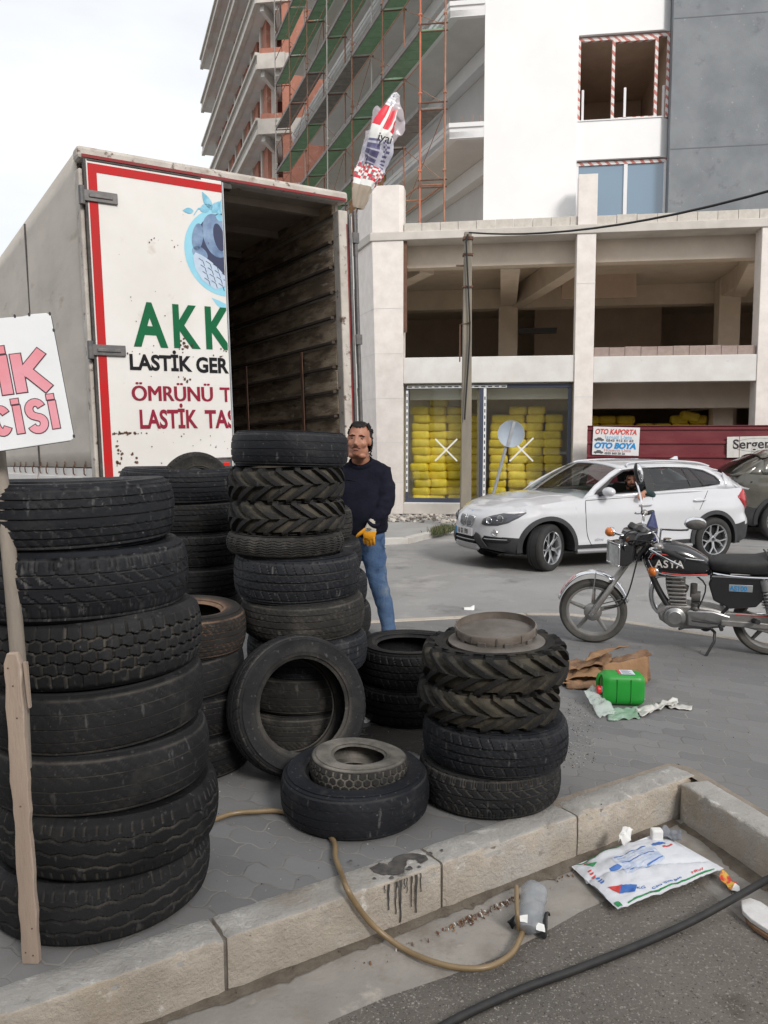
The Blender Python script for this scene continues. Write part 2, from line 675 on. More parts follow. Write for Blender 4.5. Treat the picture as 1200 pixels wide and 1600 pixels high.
mb = MB()
xs = [-6.2, -4.6, -3.0, -1.86, -0.515, 0.228, 0.845, 1.53]
for i, (a, b_) in enumerate(zip(xs[:-1], xs[1:])):
    g = .004 if i not in (3, 4) else .006
    stone_run(mb, (a + g, kline(a + g)), (b_ - g, kline(b_ - g)), 0, KW, 0, seed=i * 3.7)
s2 = K0 + k2 * .012
for i in range(4):
    a = s2 + k2 * (i * 1.02 + .006)
    b_ = s2 + k2 * (i * 1.02 + 1.01)
    stone_run(mb, a, b_, 0, KW, 0, seed=40 + i * 5)
m_kerb_crown = mat('kerb_worn_top', (.44, .425, .40), (.34, .325, .305), 5, .92, .8, 55, spots=[((.62, .60, .56), 11, .58, .68), ((.20, .185, .165), 7, .62, .74), ((.30, .26, .21), 2.2, .55, .70)])
kerb = mb.build('kerb', [m_kerb_top, m_kerb_crown], smooth=50)
for p_ in kerb.data.polygons:
    p_.material_index = 1 if p_.normal.z > .62 else 0
kerb['kind'] = 'structure'
# dark mortar behind the joints, and the concrete gutter apron at the foot of the kerb
mb = MB()
a, b_ = Vector((-6.2, kline(-6.2))), K0
off = kn * .02
mb.prism([tuple(a + off), tuple(b_ + off), tuple(b_ + kn * .12), tuple(a + kn * .12)], -.22, -.012)
o = mb.build('kerb_mortar', mat('mortar', (.17, .155, .14), (.26, .24, .215), 20, .95, .5), None)
o['kind'] = 'structure'
ap = MB()
npt = 40
vs, fs = [], []
for i in range(npt + 1):
    x = -6.2 + (1.385 + 6.2) * i / npt
    p = Vector((x, kline(x))) + kn * .02
    wv = .30 + .045 * noise.noise(Vector((x * 2.1, 0, 0)))
    q = p - kn * wv
    vs += [(p.x, p.y, -.186), (q.x, q.y, -.199), (q.x - kn.x * .01, q.y - kn.y * .01, -.209)]
for i in range(npt):
    for k in range(2):
        fs.append((i * 3 + k, i * 3 + 3 + k, i * 3 + 4 + k, i * 3 + 1 + k))
ap.add(vs, fs)
vs, fs = [], []
for i in range(npt + 1):
    p = K0 + k2 * (3.6 * i / npt) + k2n * .02
    wv = .27 + .04 * noise.noise(Vector((i * .2, 5, 0)))
    q = p - k2n * wv
    vs += [(p.x, p.y, -.182), (q.x, q.y, -.195), (q.x - k2n.x * .01, q.y - k2n.y * .01, -.209)]
for i in range(npt):
    for k in range(2):
        fs.append((i * 3 + k, i * 3 + 3 + k, i * 3 + 4 + k, i * 3 + 1 + k))
ap.add(vs, fs)
o = ap.build('gutter', m_apron, smooth=60)
o['kind'] = 'structure'

# grime swept against the foot of the kerb
mb = MB()
for (A_, D_, NN, x0, x1, sd) in ((K0, kd, kn, -3.4, -.02, 1), (K0, k2, k2n, .05, 2.4, 2)):
    vs, fs = [], []
    m_ = 120
    for i in range(m_ + 1):
        t = x0 + (x1 - x0) * i / m_
        p = A_ + D_ * t + NN * .004
        wv = .02 + .075 * max(0, noise.noise(Vector((t * 3.1, sd, 0))) + .25) + .03 * abs(noise.noise(Vector((t * 19, sd, 4))))
        q = p - NN * wv
        vs += [(p.x, p.y, -.172), (q.x, q.y, -.1815 - wv * .06)]
    for i in range(m_):
        fs.append((i * 2, i * 2 + 2, i * 2 + 3, i * 2 + 1))
    mb.add(vs, fs)
o = mb.build('kerb_dirt', mat('swept_grime', (.13, .105, .08), (.20, .17, .135), 16, .95, .9, 70, spots=[((.05, .04, .032), 30, .62, .70)]))
o['kind'] = 'structure'

# far footway with its pale kerb, in front of the shop
walk = [(-7, 13.3), (-.5, 13.45), (.42, 13.75), (.95, 14.75), (1.5, 15.75), (1.95, 16.4), (12, 14.9), (14, 19.6), (-3, 22), (-20, 40)]
sheet('footway', walk, -.03, m_walk, .15)
mb = MB()
for a, b_ in zip(walk[:5], walk[1:6]):
    a, b_ = Vector(a), Vector(b_)
    d = (b_ - a).normalized()
    nn = Vector((-d.y, d.x))
    mb.prism([tuple(a - nn * .02), tuple(b_ - nn * .02), tuple(b_ + nn * .13), tuple(a + nn * .13)], -.15, -.012)
o = mb.build('far_kerb', mat('pale_kerb', (.55, .54, .51), (.45, .43, .40), 4, .9, .3), bevel=.012)
o['kind'] = 'structure'
# ------------------------------------------------------------------ the shop building and its tower
FROT = -8.32
bld = thing('apartment_building', 'unfinished white and grey apartment tower standing on a two storey concrete shop podium', 'building', (0.466, 18.2, 0), (0, 0, FROT))
FM = Matrix.Translation((0.466, 18.2, 0)) @ Euler((0, 0, R(FROT))).to_matrix().to_4x4()
BX, BY = -.465, .885                    # the street side of the block runs this way


def bp(name, m, boxes, bevel=0, parent=bld, smooth=None):
    mb = MB()
    for b in boxes:
        mb.box(*b)
    return mb.build(name, m, parent, bevel=bevel, smooth=smooth)


# --- podium columns
mb = MB()
mb.add([(-.60, 0, 0.0), (-.04, 0, 0.0), (-.04, .45, 0.0), (-.80, .97, 0.0), (-1.12, .97, 0.0),
        (-.74, 0, 6.1), (-.04, 0, 6.1), (-.04, .45, 6.1), (-.90, .97, 6.1), (-1.24, .97, 6.1)],
       [(4, 3, 2, 1, 0), (5, 6, 7, 8, 9), (0, 1, 6, 5), (1, 2, 7, 6), (2, 3, 8, 7), (3, 4, 9, 8), (4, 0, 5, 9)])
col0 = mb.build('column', m_white_clad, bld, bevel=.008)
mb = MB()
for z in (1.62, 2.62, 3.62, 4.62, .72):
    t = z / 6.1
    l0 = -.60 - .14 * t
    mb.box(l0 - .003, -.037, -.004, .02, z, z + .012)
    mb.beam((l0 - .004, 0, z), (-1.12 - .12 * t - .003, .97, z), .006, .012)
mb.build('panel_joint', m_slabgrey, col0)
bp('column', m_white_clad, [(3.73, 4.13, 0, .45, 0, 6.1)], .01)
c1j = bp('panel_joint', m_slabgrey, [(3.727, 4.133, -.004, .1, z, z + .014) for z in (2.62, 5.05)])
bp('column', m_white_clad, [(7.5, 8.0, 0, .45, 0, 6.1)], .01)
bp('column', m_white_clad, [(11.6, 12.1, 0, .45, 0, 6.1)], .01)
mb = MB()
mb.prism([(-.74, 0), (-.13, 0), (-.04, .09), (-.04, .45), (-.9, .97), (-1.24, .97)], 6.285, 7.30)
mb.build('column_head', m_white_clad, bld, bevel=.008)
bp('column_head', m_white_clad, [(3.74, 4.14, -.003, .3, 6.285, 7.34)], .008)
# --- white spandrel bands and slabs
bp('spandrel', m_band, [(-.04, 3.73, .04, .30, 2.955, 3.53)], .015)
bp('spandrel', m_band, [(4.13, 7.5, .02, .30, 2.93, 3.49)], .015)
bp('spandrel', m_band, [(8.0, 11.6, .02, .30, 2.93, 3.49)], .015)
mb = MB()
mb.prism([(-.78, -.03), (12.1, -.03), (12.1, .6), (-.6, .6), (-1.28, 1.0), (-1.32, .97)], 6.1, 6.28)
mb.build('roof_edge', m_paleconc, bld, bevel=.012)
slab_poly = [(-.3, .31), (12.1, .31), (12.1, 12), (-6.5, 12), (-6.5 + .3, 11.5)]
mb = MB()
mb.prism([(-.9, .60), (12.1, .60), (12.1, 14), (-7.9, 14)], 6.12, 6.275)
mb.build('roof_slab', m_beige, bld)
mb = MB()
mb.prism([(-.7, .31), (12.1, .31), (12.1, 14), (-7.8, 14)], 3.05, 3.30)
mb.build('floor_slab', m_beige, bld)
mb = MB()
mb.prism([(-.7, .05), (12.1, .05), (12.1, 14), (-7.8, 14)], .02, .16)
mb.build('ground_slab', m_concrete, bld)
# --- inner frame: beams and columns seen through the open bays
bp('beam', m_beige, [(-.3, 12.1, .62, .95, 5.62, 6.12)])
for u in (.9, 5.6, 9.5):
    pass
for u, v in ((2.05, 6.0), (8.0, 5.2), (-2.6, 6.0)):
    bp('inner_column', m_beige, [(u, u + .55, v, v + .55, .16, 6.1)])
bp('beam', m_beige, [(-4, 12, 6.02, 6.5, 5.55, 6.115)])
bp('beam', m_beige, [(2.1, 2.55, .96, 6.0, 5.6, 6.113)])
bp('beam', m_beige, [(8.05, 8.5, .96, 6.0, 5.6, 6.113)])
for a, b_ in (((3.9, .96), (2.6, 6.0)), ((7.7, .96), (8.5, 5.3)), ((0.4, .97), (-2.4, 6.0))):
    mb = MB()
    mb.beam((a[0], a[1], 5.83), (b_[0], b_[1], 5.83), .35, .54)
    mb.build('beam', m_beige, bld)
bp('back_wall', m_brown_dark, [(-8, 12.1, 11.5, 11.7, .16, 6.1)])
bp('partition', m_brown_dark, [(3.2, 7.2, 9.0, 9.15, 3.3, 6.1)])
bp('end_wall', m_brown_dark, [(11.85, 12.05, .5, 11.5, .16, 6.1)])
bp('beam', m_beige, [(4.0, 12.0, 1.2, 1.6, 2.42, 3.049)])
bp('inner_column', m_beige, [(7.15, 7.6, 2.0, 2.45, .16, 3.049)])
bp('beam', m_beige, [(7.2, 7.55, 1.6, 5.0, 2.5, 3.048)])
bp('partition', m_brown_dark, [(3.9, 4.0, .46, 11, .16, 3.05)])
bp('pipe', m_black, [(2.6, 3.7, 5.6, 5.75, 4.75, 4.9)])
bp('rail', m_rustdk, [(-.035, .035, .06, .14, 4.1, 6.09)])
# --- block courses
random.seed(3)


def course(u0, u1, v0, v1, z0, z1, m, ln):
    mb = MB()
    u = u0
    while u < u1 - .02:
        w = min(ln * random.uniform(.97, 1.03), u1 - u)
        d = random.uniform(-.006, .006)
        mb.box(u + .004, u + w - .004, v0 + d, v1 + d, z0, z1 + random.uniform(-.008, .008))
        u += w
    mb.build('block_course', m, bld, bevel=.006)


course(-.03, 3.74, .05, .25, 6.282, 6.48, m_block, .405)
course(4.14, 12.0, .05, .25, 6.282, 6.48, m_block, .41)
course(4.14, 7.48, .06, .28, 3.492, 3.69, m_block_p, .33)
# --- shop window: navy frame with protective film, two panes with tape crosses
win = bp('shop_window', m_navy, [(0, 3.70, .16, .24, 2.84, 2.93), (0, 3.70, .16, .24, .26, .36), (0, .075, .161, .239, .36, 2.84),
                                 (3.62, 3.70, .161, .239, .36, 2.84), (1.68, 1.84, .162, .238, .36, 2.84)], .006)
bp('pane', m_glass, [(.075, 1.68, .20, .206, .36, 2.84)], parent=win)
bp('pane', m_glass, [(1.84, 3.62, .20, .206, .36, 2.84)], parent=win)
mb = MB()
for u0, u1, z0, z1 in ((.012, .062, .5, 2.80), (1.765, 1.825, .42, 2.84)):
    mb.cur = 0
    mb.box(u0, u1, .155, .16, z0, z1)
    mb.cur = 1
    z = z0 + .06
    while z < z1 - .12:
        mb.box((u0 + u1) / 2 - .012, (u0 + u1) / 2 + .012, .152, .155, z, z + .075)
        z += .14
mb.cur = 0
mb.box(.03, 2.28, .155, .16, 2.85, 2.912)
mb.cur = 1
u = .06
while u < 2.2:
    mb.box(u, u + .09, .152, .155, 2.868, 2.893)
    u += .15
mb.build('protective_film', [m_white_paint, m_navy], win)
for cu, cz, h in ((.93, 1.46, .25), (2.62, 1.47, .26)):
    mb = MB()
    for s_ in (-1, 1):
        mb.beam((cu - h, .198, cz - s_ * h), (cu + h, .1975 + .0005 * s_, cz + s_ * h), .003, .034)
    mb.build('tape_cross', m_white_paint, win)
bp('window_plinth', m_paleconc, [(-.04, 3.73, .03, .4, 0, .245)], .01)
bp('sill_strip', m_pvc, [(-.02, 3.72, .10, .3, .246, .262)])
# shop interior seen through the panes
bp('partition', m_beige, [(1.62, 1.72, .3, 5, .16, 3.05)])
bp('partition', m_beige, [(-.5, 3.9, 5.0, 5.15, .16, 3.049)])
bp('beam', m_white_wall, [(.05, 3.66, .62, .80, 2.62, 3.045)])
bp('partition', m_white_clad, [(-.4, 1.62, 2.2, 2.3, .16, 3.048), (1.72, 3.9, 2.2, 2.3, .16, 3.048)])
# --- side street facade
SM = Matrix.Translation((-1.0, .9, 0)) @ Matrix.Rotation(math.atan2(BY, BX), 4, 'Z')


def side_part(name, m, boxes, bevel=0, parent=bld):
    mb = MB()
    for b in boxes:
        mb.box(*b, SM)
    return mb.build(name, m, parent, bevel=bevel)


side_part('spandrel', m_band, [(0, 15, -.2, .1, 2.95, 3.54), (0, 15, -.2, .1, 5.35, 6.11), (0, 15, -.2, .1, 0, .25)])
for i in range(4):
    a = .25 + i * 3.6
    w = side_part('side_window', m_navy, [(a, a + 3.3, -.15, -.08, 3.54, 3.62), (a, a + 3.3, -.15, -.08, 5.27, 5.35), (a, a + .07, -.15, -.08, 3.62, 5.27),
                                          (a + 1.1, a + 1.17, -.15, -.08, 3.62, 5.27), (a + 3.23, a + 3.3, -.15, -.08, 3.62, 5.27)])
    side_part('pane', glass('side_glass', (.8, .85, .8), trans=.6), [(a + .07, a + 3.23, -.12, -.115, 3.62, 5.27)], parent=w)
    w = side_part('side_window', m_navy, [(a, a + 3.3, -.15, -.08, 2.80, 2.95), (a, a + .1, -.15, -.08, .25, 2.8), (a + 3.2, a + 3.3, -.15, -.08, .25, 2.8)])
    side_part('pane', m_glass, [(a + .1, a + 3.2, -.12, -.115, .25, 2.8)], parent=w)
    side_part('column', m_band, [(a + 3.3, a + 3.6, -.16, .15, .25, 5.35)])

# --- tower
bp('tower_wall', m_white_wall, [(1.70, 3.735, .60, .95, 6.28, 27)])
bp('tower_wall', m_grey_wall, [(5.69, 12.1, .52, .95, 6.28, 27)])
mb = MB()
for z in (7.93, 10.62, 13.2):
    mb.box(5.70, 12.1, .515, .53, z, z + .018)
mb.build('wall_joint', mat('joint_grey', (.15, .16, .175), None, r=.9), bld)
for z0, z1 in ((7.87, 8.69), (10.52, 11.33), (13.1, 27)):
    mb = MB()
    mb.prism([(3.735, .72), (5.52, .72), (5.688, .84), (5.688, 1.05), (3.735, 1.05)], z0, z1)
    mb.build('parapet', m_white_wall, bld)
    bp('window_sill', m_pvc, [(3.74, 5.55, .70, .95, z1 + .001, z1 + .025)])
m_hazard = bpy.data.materials.new('red_white_film')
m_hazard.use_nodes = True
_hn, _hl = m_hazard.node_tree.nodes, m_hazard.node_tree.links
_tc = _hn.new('ShaderNodeTexCoord')
_w = _hn.new('ShaderNodeTexWave')
_w.wave_type = 'BANDS'
_w.bands_direction = 'DIAGONAL'
_w.inputs['Scale'].default_value = 3.4
_w.inputs['Distortion'].default_value = 2.4
_cr = _hn.new('ShaderNodeValToRGB')
_cr.color_ramp.interpolation = 'CONSTANT'
_cr.color_ramp.elements[0].color = (.70, .67, .65, 1)
_cr.color_ramp.elements[1].color = (.50, .17, .14, 1)
_cr.color_ramp.elements[1].position = .62
_hl.new(_tc.outputs['Object'], _w.inputs['Vector'])
_hl.new(_w.outputs['Fac'], _cr.inputs['Fac'])
_hl.new(_cr.outputs['Color'], _hn['Principled BSDF'].inputs['Base Color'])
m_sky_glass = mat('reflective_glass', (.16, .25, .34), None, r=.03, metal=.0, spec=1.0, coat=1)
for z0, z1, glazed in ((6.30, 7.84, 1), (8.72, 10.49, 0), (11.36, 13.08, 0)):
    bars = [(3.745, 5.685, .80, .87, z1 - .07, z1), (3.745, 3.80, .80, .87, z0, z1 - .07), (5.63, 5.685, .80, .87, z0, z1 - .07)]
    if glazed:
        f = bp('window', m_pvc, bars[1:] + [(4.78, 4.86, .80, .87, z0, z1 - .07)], .005)
        bp('protective_film', m_hazard, [(3.745, 5.685, .795, .87, z1 - .07, z1)], parent=f)
        bp('pane', m_sky_glass, [(3.80, 4.78, .835, .84, z0, z1 - .07)], parent=f)
        bp('pane', m_sky_glass, [(4.86, 5.63, .835, .84, z0, z1 - .07)], parent=f)
    else:
        f = bp('window', m_hazard, bars + [(4.47, 4.535, .79, .88, z0, z1 - .07), (5.38, 5.445, .79, .88, z0, z1 - .07), (4.535, 5.38, .79, .88, z1 - .13, z1 - .071), (4.535, 5.38, .79, .88, z0, z0 + .045)], .004)
        for u in (3.84, 4.75, 5.57):
            bp('baluster', m_pvc, [(u, u + .055, .90, .95, z0 - .02, z0 + .72)], .01, parent=f)
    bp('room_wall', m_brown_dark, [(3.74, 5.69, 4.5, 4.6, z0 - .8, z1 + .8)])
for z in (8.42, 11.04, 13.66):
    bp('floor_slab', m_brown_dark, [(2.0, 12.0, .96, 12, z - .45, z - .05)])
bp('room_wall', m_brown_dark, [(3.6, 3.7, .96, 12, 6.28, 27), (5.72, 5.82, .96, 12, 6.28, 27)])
bp('tower_roof', m_slabgrey, [(1.7, 12.1, .6, 16, 27, 27.2)])
bp('tower_wall', m_slabgrey, [(11.9, 12.1, .96, 12, 6.28, 26.99)])
# long balconies down the street side
BL = 15.5
Bc = Vector((.93, .6))
Bd = Vector((BX, BY)).normalized()
Bn = Vector((Bd.y, -Bd.x))              # towards the inside
Be = Bc + Bd * BL
wall0 = Vector((2.0, 1.9))
wall1 = wall0 + Bd * 14
for k, z in enumerate([8.45 + 2.6 * q for q in range(7)]):
    mb = MB()
    mb.prism([(1.697, .60), tuple(Bc), tuple(Be), tuple(Be + Bn * 1.6), (2.4, 1.9), (1.697, 1.5)], z, z + .13)
    b = mb.build('balcony', m_slabgrey, bld)
    mb = MB()
    # moulded white edge: tall face with a lip on top
    for o_, z0, z1 in ((.0, z - .012, z + .22), (-.035, z + .221, z + .315)):
        ins = .12
        p0, p1, p2 = Vector((1.696, .6 + o_)), Bc + Vector((o_ * .4, o_)), Be + Vector((o_, 0))
        mb.prism([tuple(p0), tuple(p1), tuple(p2), tuple(p2 + Bn * ins), (p1.x + ins * 1.3, p1.y + ins), (p0.x, p0.y + ins)], z0, z1)
    mb.build('edge_band', m_balc, b)
    for s_ in ((.15, .9, 1.6, 2.6, 3.9, 5.5) if k < 2 else ()):
        q = Bc + Bd * s_ + Bn * .06
        mb = MB()
        mb.tube([(q.x, q.y, z + .3), (q.x, q.y, z + .52)], .006, 5)
        mb.build('rebar', m_rust, b)
    for u in ((1.2, 1.45, 1.6) if k < 2 else ()):
        mb = MB()
        mb.tube([(u, .68, z + .3), (u, .68, z + .50)], .008, 5)
        mb.build('rebar', m_rust, b)
    mb = MB()
    mb.beam((wall0.x - .1, wall0.y - .1, z - .2), (wall1.x, wall1.y, z - .2), .3, .38)
    mb.box(1.70, 2.3, .951, 1.9, z - .38, z - .002)
    mb.build('beam', m_balc, b)
mb = MB()
mb.prism([tuple(wall0), tuple(wall1), tuple(wall1 + Bn * .2), tuple(wall0 + Bn * .2 + Vector((0, .1)))], 6.28, 27)
mb.box(1.72, 2.2, 1.9, 2.1, 6.28, 26.9)
mb.build('recessed_wall', mat('grey_plaster', (.52, .51, .50), (.60, .59, .58), .8, .9), bld)
for s_, z, w, h in ((6.6, 11.5, .9, 1.9), (8.0, 8.8, 1.0, 2.0), (8.4, 11.4, .9, 2.0), (6.3, 14.1, 1.1, 1.8), (11, 9.0, 1.0, 2), (10, 14.1, 1.1, 1.9)):
    a = wall0 + Bd * s_ - Bn * .03
    b_ = a + Bd * w
    mb = MB()
    mb.beam((a.x, a.y, z + h / 2), (b_.x, b_.y, z + h / 2), .05, h)
    mb.build('window_board', m_ochre, bld)

# --- brick wing farther down the street
wing = thing('brick_building', 'taller bare red brick apartment block with concrete balcony bands behind the scaffolding', 'building', (-6.256, 41, 0), (0, 0, FROT))
ZB = [16.77 + 3.08 * k for k in range(-5, 5)]
L2 = 22
d2 = Vector((BX, BY)).normalized()
n2 = Vector((d2.y, -d2.x))
mb = MB()
mb.box(1.28, 5.5, .02, .3, 0, 32)
mb.box(.95, 1.279, 1.6, 1.9, 0, 32)
mb.build('brick_wall', m_brick, wing)
mb = MB()
q0, q1 = Vector((.0, 1.2)) + n2 * .20, Vector((0, 1.2)) + d2 * (L2 - 1) + n2 * .20
for i in range(7):
    a = q0 + d2 * (i * 2.8 + (0 if i else .2))
    b_ = a + d2 * 1.2
    mb.prism([tuple(a), tuple(b_), tuple(b_ + n2 * .25), tuple(a + n2 * .25)], 0, 32)
mb.build('brick_pier', m_brick, wing)
mb = MB()
for i in range(7):
    a = q0 + d2 * (i * 2.8 + 1.25) - n2 * .1
    b_ = a + d2 * .35
    mb.prism([tuple(a), tuple(b_), tuple(b_ + n2 * .3), tuple(a + n2 * .3)], 0, 32)
mb.box(.35, .6, 1.3, 1.6, 0, 32)
mb.build('concrete_pillar', m_paleconc, wing)
mb = MB()
a, b_ = q0 + n2 * 2.2, q1 + n2 * 2.2
mb.prism([tuple(a), tuple(b_), tuple(b_ + n2 * .2), tuple(a + n2 * .2)], 0, 32)
mb.build('inner_wall', m_slabgrey, wing)
mb = MB()
mb.box(.0, 1.3, 2.4, 2.6, 0, 32)
mb.build('recess_wall', mat('maroon_plaster', (.30, .13, .105), (.34, .16, .13), 1, .9), wing)
for z in ZB:
    e = d2 * L2
    mb = MB()
    mb.prism([(1.279, .0), (.05, 0), (e.x + .05, e.y), (e.x + n2.x * 4, e.y + n2.y * 4), (1.27, 4.5)], z + .1, z + .34)
    s = mb.build('floor_slab', m_slabgrey, wing)
    mb = MB()
    mb.box(.06, 1.45, -.12, .02, z, z + .72)
    mb.box(1.46, 3.2, -.05, .02, z + .02, z + .70)
    mb.build('end_band', m_paleconc, s)
    mb = MB()
    mb.box(.2, 1.27, -.06, .06, z + .722, z + .98)
    mb.build('brick_course', m_brick, s)
    mb = MB()
    # sloping outer face with pale edge beams
    a0 = Vector((0, -.1))
    for o0, o1, z0, z1, in ((-.0, .22, z, z + .24), (.06, .2, z + .24, z + .66), (-.04, .22, z + .661, z + .80)):
        a_, b1 = a0 + n2 * o0, a0 + n2 * o1
        mb.cur = 1 if z0 == z + .24 else 0
        mb.prism([tuple(a_), tuple(a_ + e), tuple(b1 + e), tuple(b1)], z0, z1)
    mb.build('side_band', [m_paleconc, m_concrete], s)
    for (u, v) in ((.25, .2), (1.0, .2)):
        mb = MB()
        mb.beam((u, v, z - .05), (u + (.5 if u < .5 else -.4), v + 2.0, z - .45), .2, .4)
        mb.build('bracket', m_slabgrey, s)
    mb = MB()
    mb.box(.3, 1.27, 2.1, 2.39, z - .55, z + .09)
    mb.build('lintel', m_slabgrey, s)
bpw = MB()
bpw.box(-2, 6, 3, 15, 31.5, 32)
bpw.build('roof', m_slabgrey, wing)

# --- scaffolding on the podium roof, along the street side
sc = thing('scaffolding', 'tall rusty tube scaffolding with green deck boards beside the balconies', 'scaffolding', (0.466, 18.2, 0), (0, 0, FROT))
so, si = Vector((.29, .35)), Vector((.84, .35))
random.seed(11)
SP = 2.55
SLV = [7.38 + 1.667 * q for q in range(11)]
for i in range(7):
    for j, b0 in enumerate((so, si)):
        q = b0 + Bd * (SP * i)
        mb = MB()
        tilt = random.uniform(-.02, .02)
        z0 = 6.28 if i < 4 or True else 0
        mb.tube([(q.x, q.y, z0), (q.x + tilt, q.y, 10), (q.x + tilt, q.y, 25.5)], .022, 7)
        for z in SLV:
            mb.tube([(q.x - .04, q.y, z + .3), (q.x + .04, q.y, z + .3)], .032, 6)
        mb.build('standard', m_orange if (i == 0 and j == 0) else (m_rust if (i + j) % 3 else m_paleconc), sc)
for lv, z in enumerate(SLV):
    for i in range(6):
        a, b_ = so + Bd * (SP * i + .05), so + Bd * (SP * (i + 1) - .05)
        a2, b2 = si + Bd * (SP * i + .05), si + Bd * (SP * (i + 1) - .05)
        green = not ((lv == 1 and i < 2) or (lv == 3 and i in (2, 3)) or (lv == 4 and i > 3) or (lv == 0 and i > 4) or (lv == 2 and i == 5))
        if lv == 0 and i == 0:
            mb = MB()
            for t in (0, .5, 1):
                p, q = a.lerp(b_, t), a2.lerp(b2, t)
                mb.tube([(p.x, p.y, z), (q.x, q.y, z)], .02, 5)
            mb.tube([(a.x, a.y, z), (b_.x, b_.y, z)], .022, 5)
            mb.tube([(a2.x, a2.y, z), (b2.x, b2.y, z)], .022, 5)
            mb.build('ledger', m_rust, sc)
            continue
        mb = MB()
        ps = [a.lerp(b_, t / 5) for t in range(6)]
        qs = [a2.lerp(b2, t / 5) for t in range(6)]
        for t in range(5):
            p0, p1, r0, r1 = ps[t], ps[t + 1] + (ps[t] - ps[t + 1]) * .05, qs[t], qs[t + 1] + (qs[t] - qs[t + 1]) * .05
            mb.prism([tuple(p0), tuple(p1), tuple(r1), tuple(r0)], z - .025, z + .012)
        mb.cur = 1
        mb.beam((a.x, a.y, z), (b_.x, b_.y, z), .04, .10)
        mb.build('deck', [m_deck if green else m_deckdk, m_deckdk], sc)
    for i in range(7):
        p, q = so + Bd * (SP * i), si + Bd * (SP * i)
        mb = MB()
        for dz in (-.06, .10):
            mb.tube([(p.x - .05, p.y, z + dz), (q.x + .06, q.y, z + dz)], .018, 6)
        mb.tube([(p.x, p.y, z - .06), (p.x, p.y, z + .1)], .024, 6)
        if lv < 6:
            mb.build('transom', m_rustdk, sc)
    mb = MB()
    for i in range(6):
        p, q = so + Bd * (SP * i), so + Bd * (SP * (i + 1))
        for dz in (.95,):
            mb.tube([(p.x, p.y, z + dz), (q.x, q.y, z + dz)], .014, 5)
        p, q = si + Bd * (SP * i), si + Bd * (SP * (i + 1))
        mb.tube([(p.x, p.y, z + .05), (q.x, q.y, z + 1.6)], .009, 5)
        if (i + lv) % 4 == 0:
            mb.tube([(p.x, p.y, z + 1.6), (q.x, q.y, z + .05)], .009, 5)
    mb.build('brace', m_rust, sc)

# --- things along the street in front of the shop
up = thing('utility_pole', 'slender weathered concrete utility pole with a cable down it before the shop window', 'pole', (1.585, 15.5, -.04))
mb = MB()
vs = []
w0, w1 = .105, .07
mb.loft([[(-w, -w * .9, z), (w, -w * .9, z), (w, w * .9, z), (-w, w * .9, z)] for z, w in ((0, w0), (2.8, .088), (5.62, w1))])
mb.build('shaft', mat('old_concrete', (.28, .25, .20), (.21, .19, .16), 5, .92, .4, 30, spots=[((.36, .34, .30), 8, .6, .75), ((.22, .09, .06), 5, .72, .78)], stretch=(1, 1, .25)), up, bevel=.012)
mb = MB()
cp = [(-.02, -.12, 5.55)]
for i in range(12):
    t = i / 11
    cp.append((-.06 + .10 * sin(2.6 * t + .3) * (1 - abs(t - .5)), -.13 - .02 * t, 5.4 - 3.3 * t))
mb.tube(cp, .017, 6)
mb.build('down_cable', m_rubber, up, smooth=60)
for z_, w_, h_ in ((5.5, .19, .05), (5.2, .185, .035), (4.6, .20, .03)):
    mb = MB()
    mb.cbox((0, 0, z_), (w_, w_ * .95, h_))
    mb.build('clamp_band', m_rustdk, up)
mb = MB()
mb.tube([(-.14, -.05, 3.2), (-.14, -.05, 3.9), (.06, -.11, 3.93)], .014, 6)
mb.build('bracket', m_rustdk, up)
mb = MB()
mb.tube([(-.22, -.02, 5.0), (-.05, -.02, 5.0)], .018, 6)
mb.build('bracket', m_rustdk, up)
mb = MB()
p0 = Vector((1.60, 15.4, 5.55))
p1 = at(1200, 297, 10.0)
p2 = p1 + (p1 - p0) * 1.1 + Vector((0, 0, 1.75))
pts = []
for i in range(25):
    t = i / 24
    p = p0.lerp(p2, t)
    pts.append((p.x, p.y, p.z - 3.4 * t * (1 - t)))
mb.tube(pts, .017, 6)
oc = mb.build('overhead_cable', m_rubber, None, smooth=60)
tag(oc, 'thin black overhead cable running from the top of the utility pole', 'cable')

rs = thing('road_sign', 'round road sign seen from behind, on a leaning grey post by the shop window', 'road sign', (2.208, 16.2, -.03))
dx = 2.541 - 2.208
mb = MB()
mb.tube([(-dx * .42, 0, 0), (0, 0, .57), (dx * 1.12, 0, 2.03)], .034, 10)
mb.build('post', mat('grey_post', (.36, .38, .40), (.3, .31, .33), 8, .5, metal=.3), rs, smooth=60)
mb = MB()
Mx = Matrix.Translation((dx + .01, -.05, 1.83)) @ Matrix.Rotation(R(14), 4, 'Y') @ Matrix.Rotation(R(90), 4, 'X')
mb.lathe([(0, -.004), (.245, -.004), (.262, .006), (.27, .02), (.262, .02), (.25, .008), (0, .006)], 40, Mx)
mb.build('disc', mat('zinc_plate', (.36, .41, .48), (.31, .36, .42), 6, .6, spec=.3), rs, smooth=50)
mb = MB()
mb.box(-.03, .03, -.25, .25, .007, .02, Mx @ Matrix.Rotation(R(0), 4, 'Z'))
mb.build('clamp', m_galv, rs)

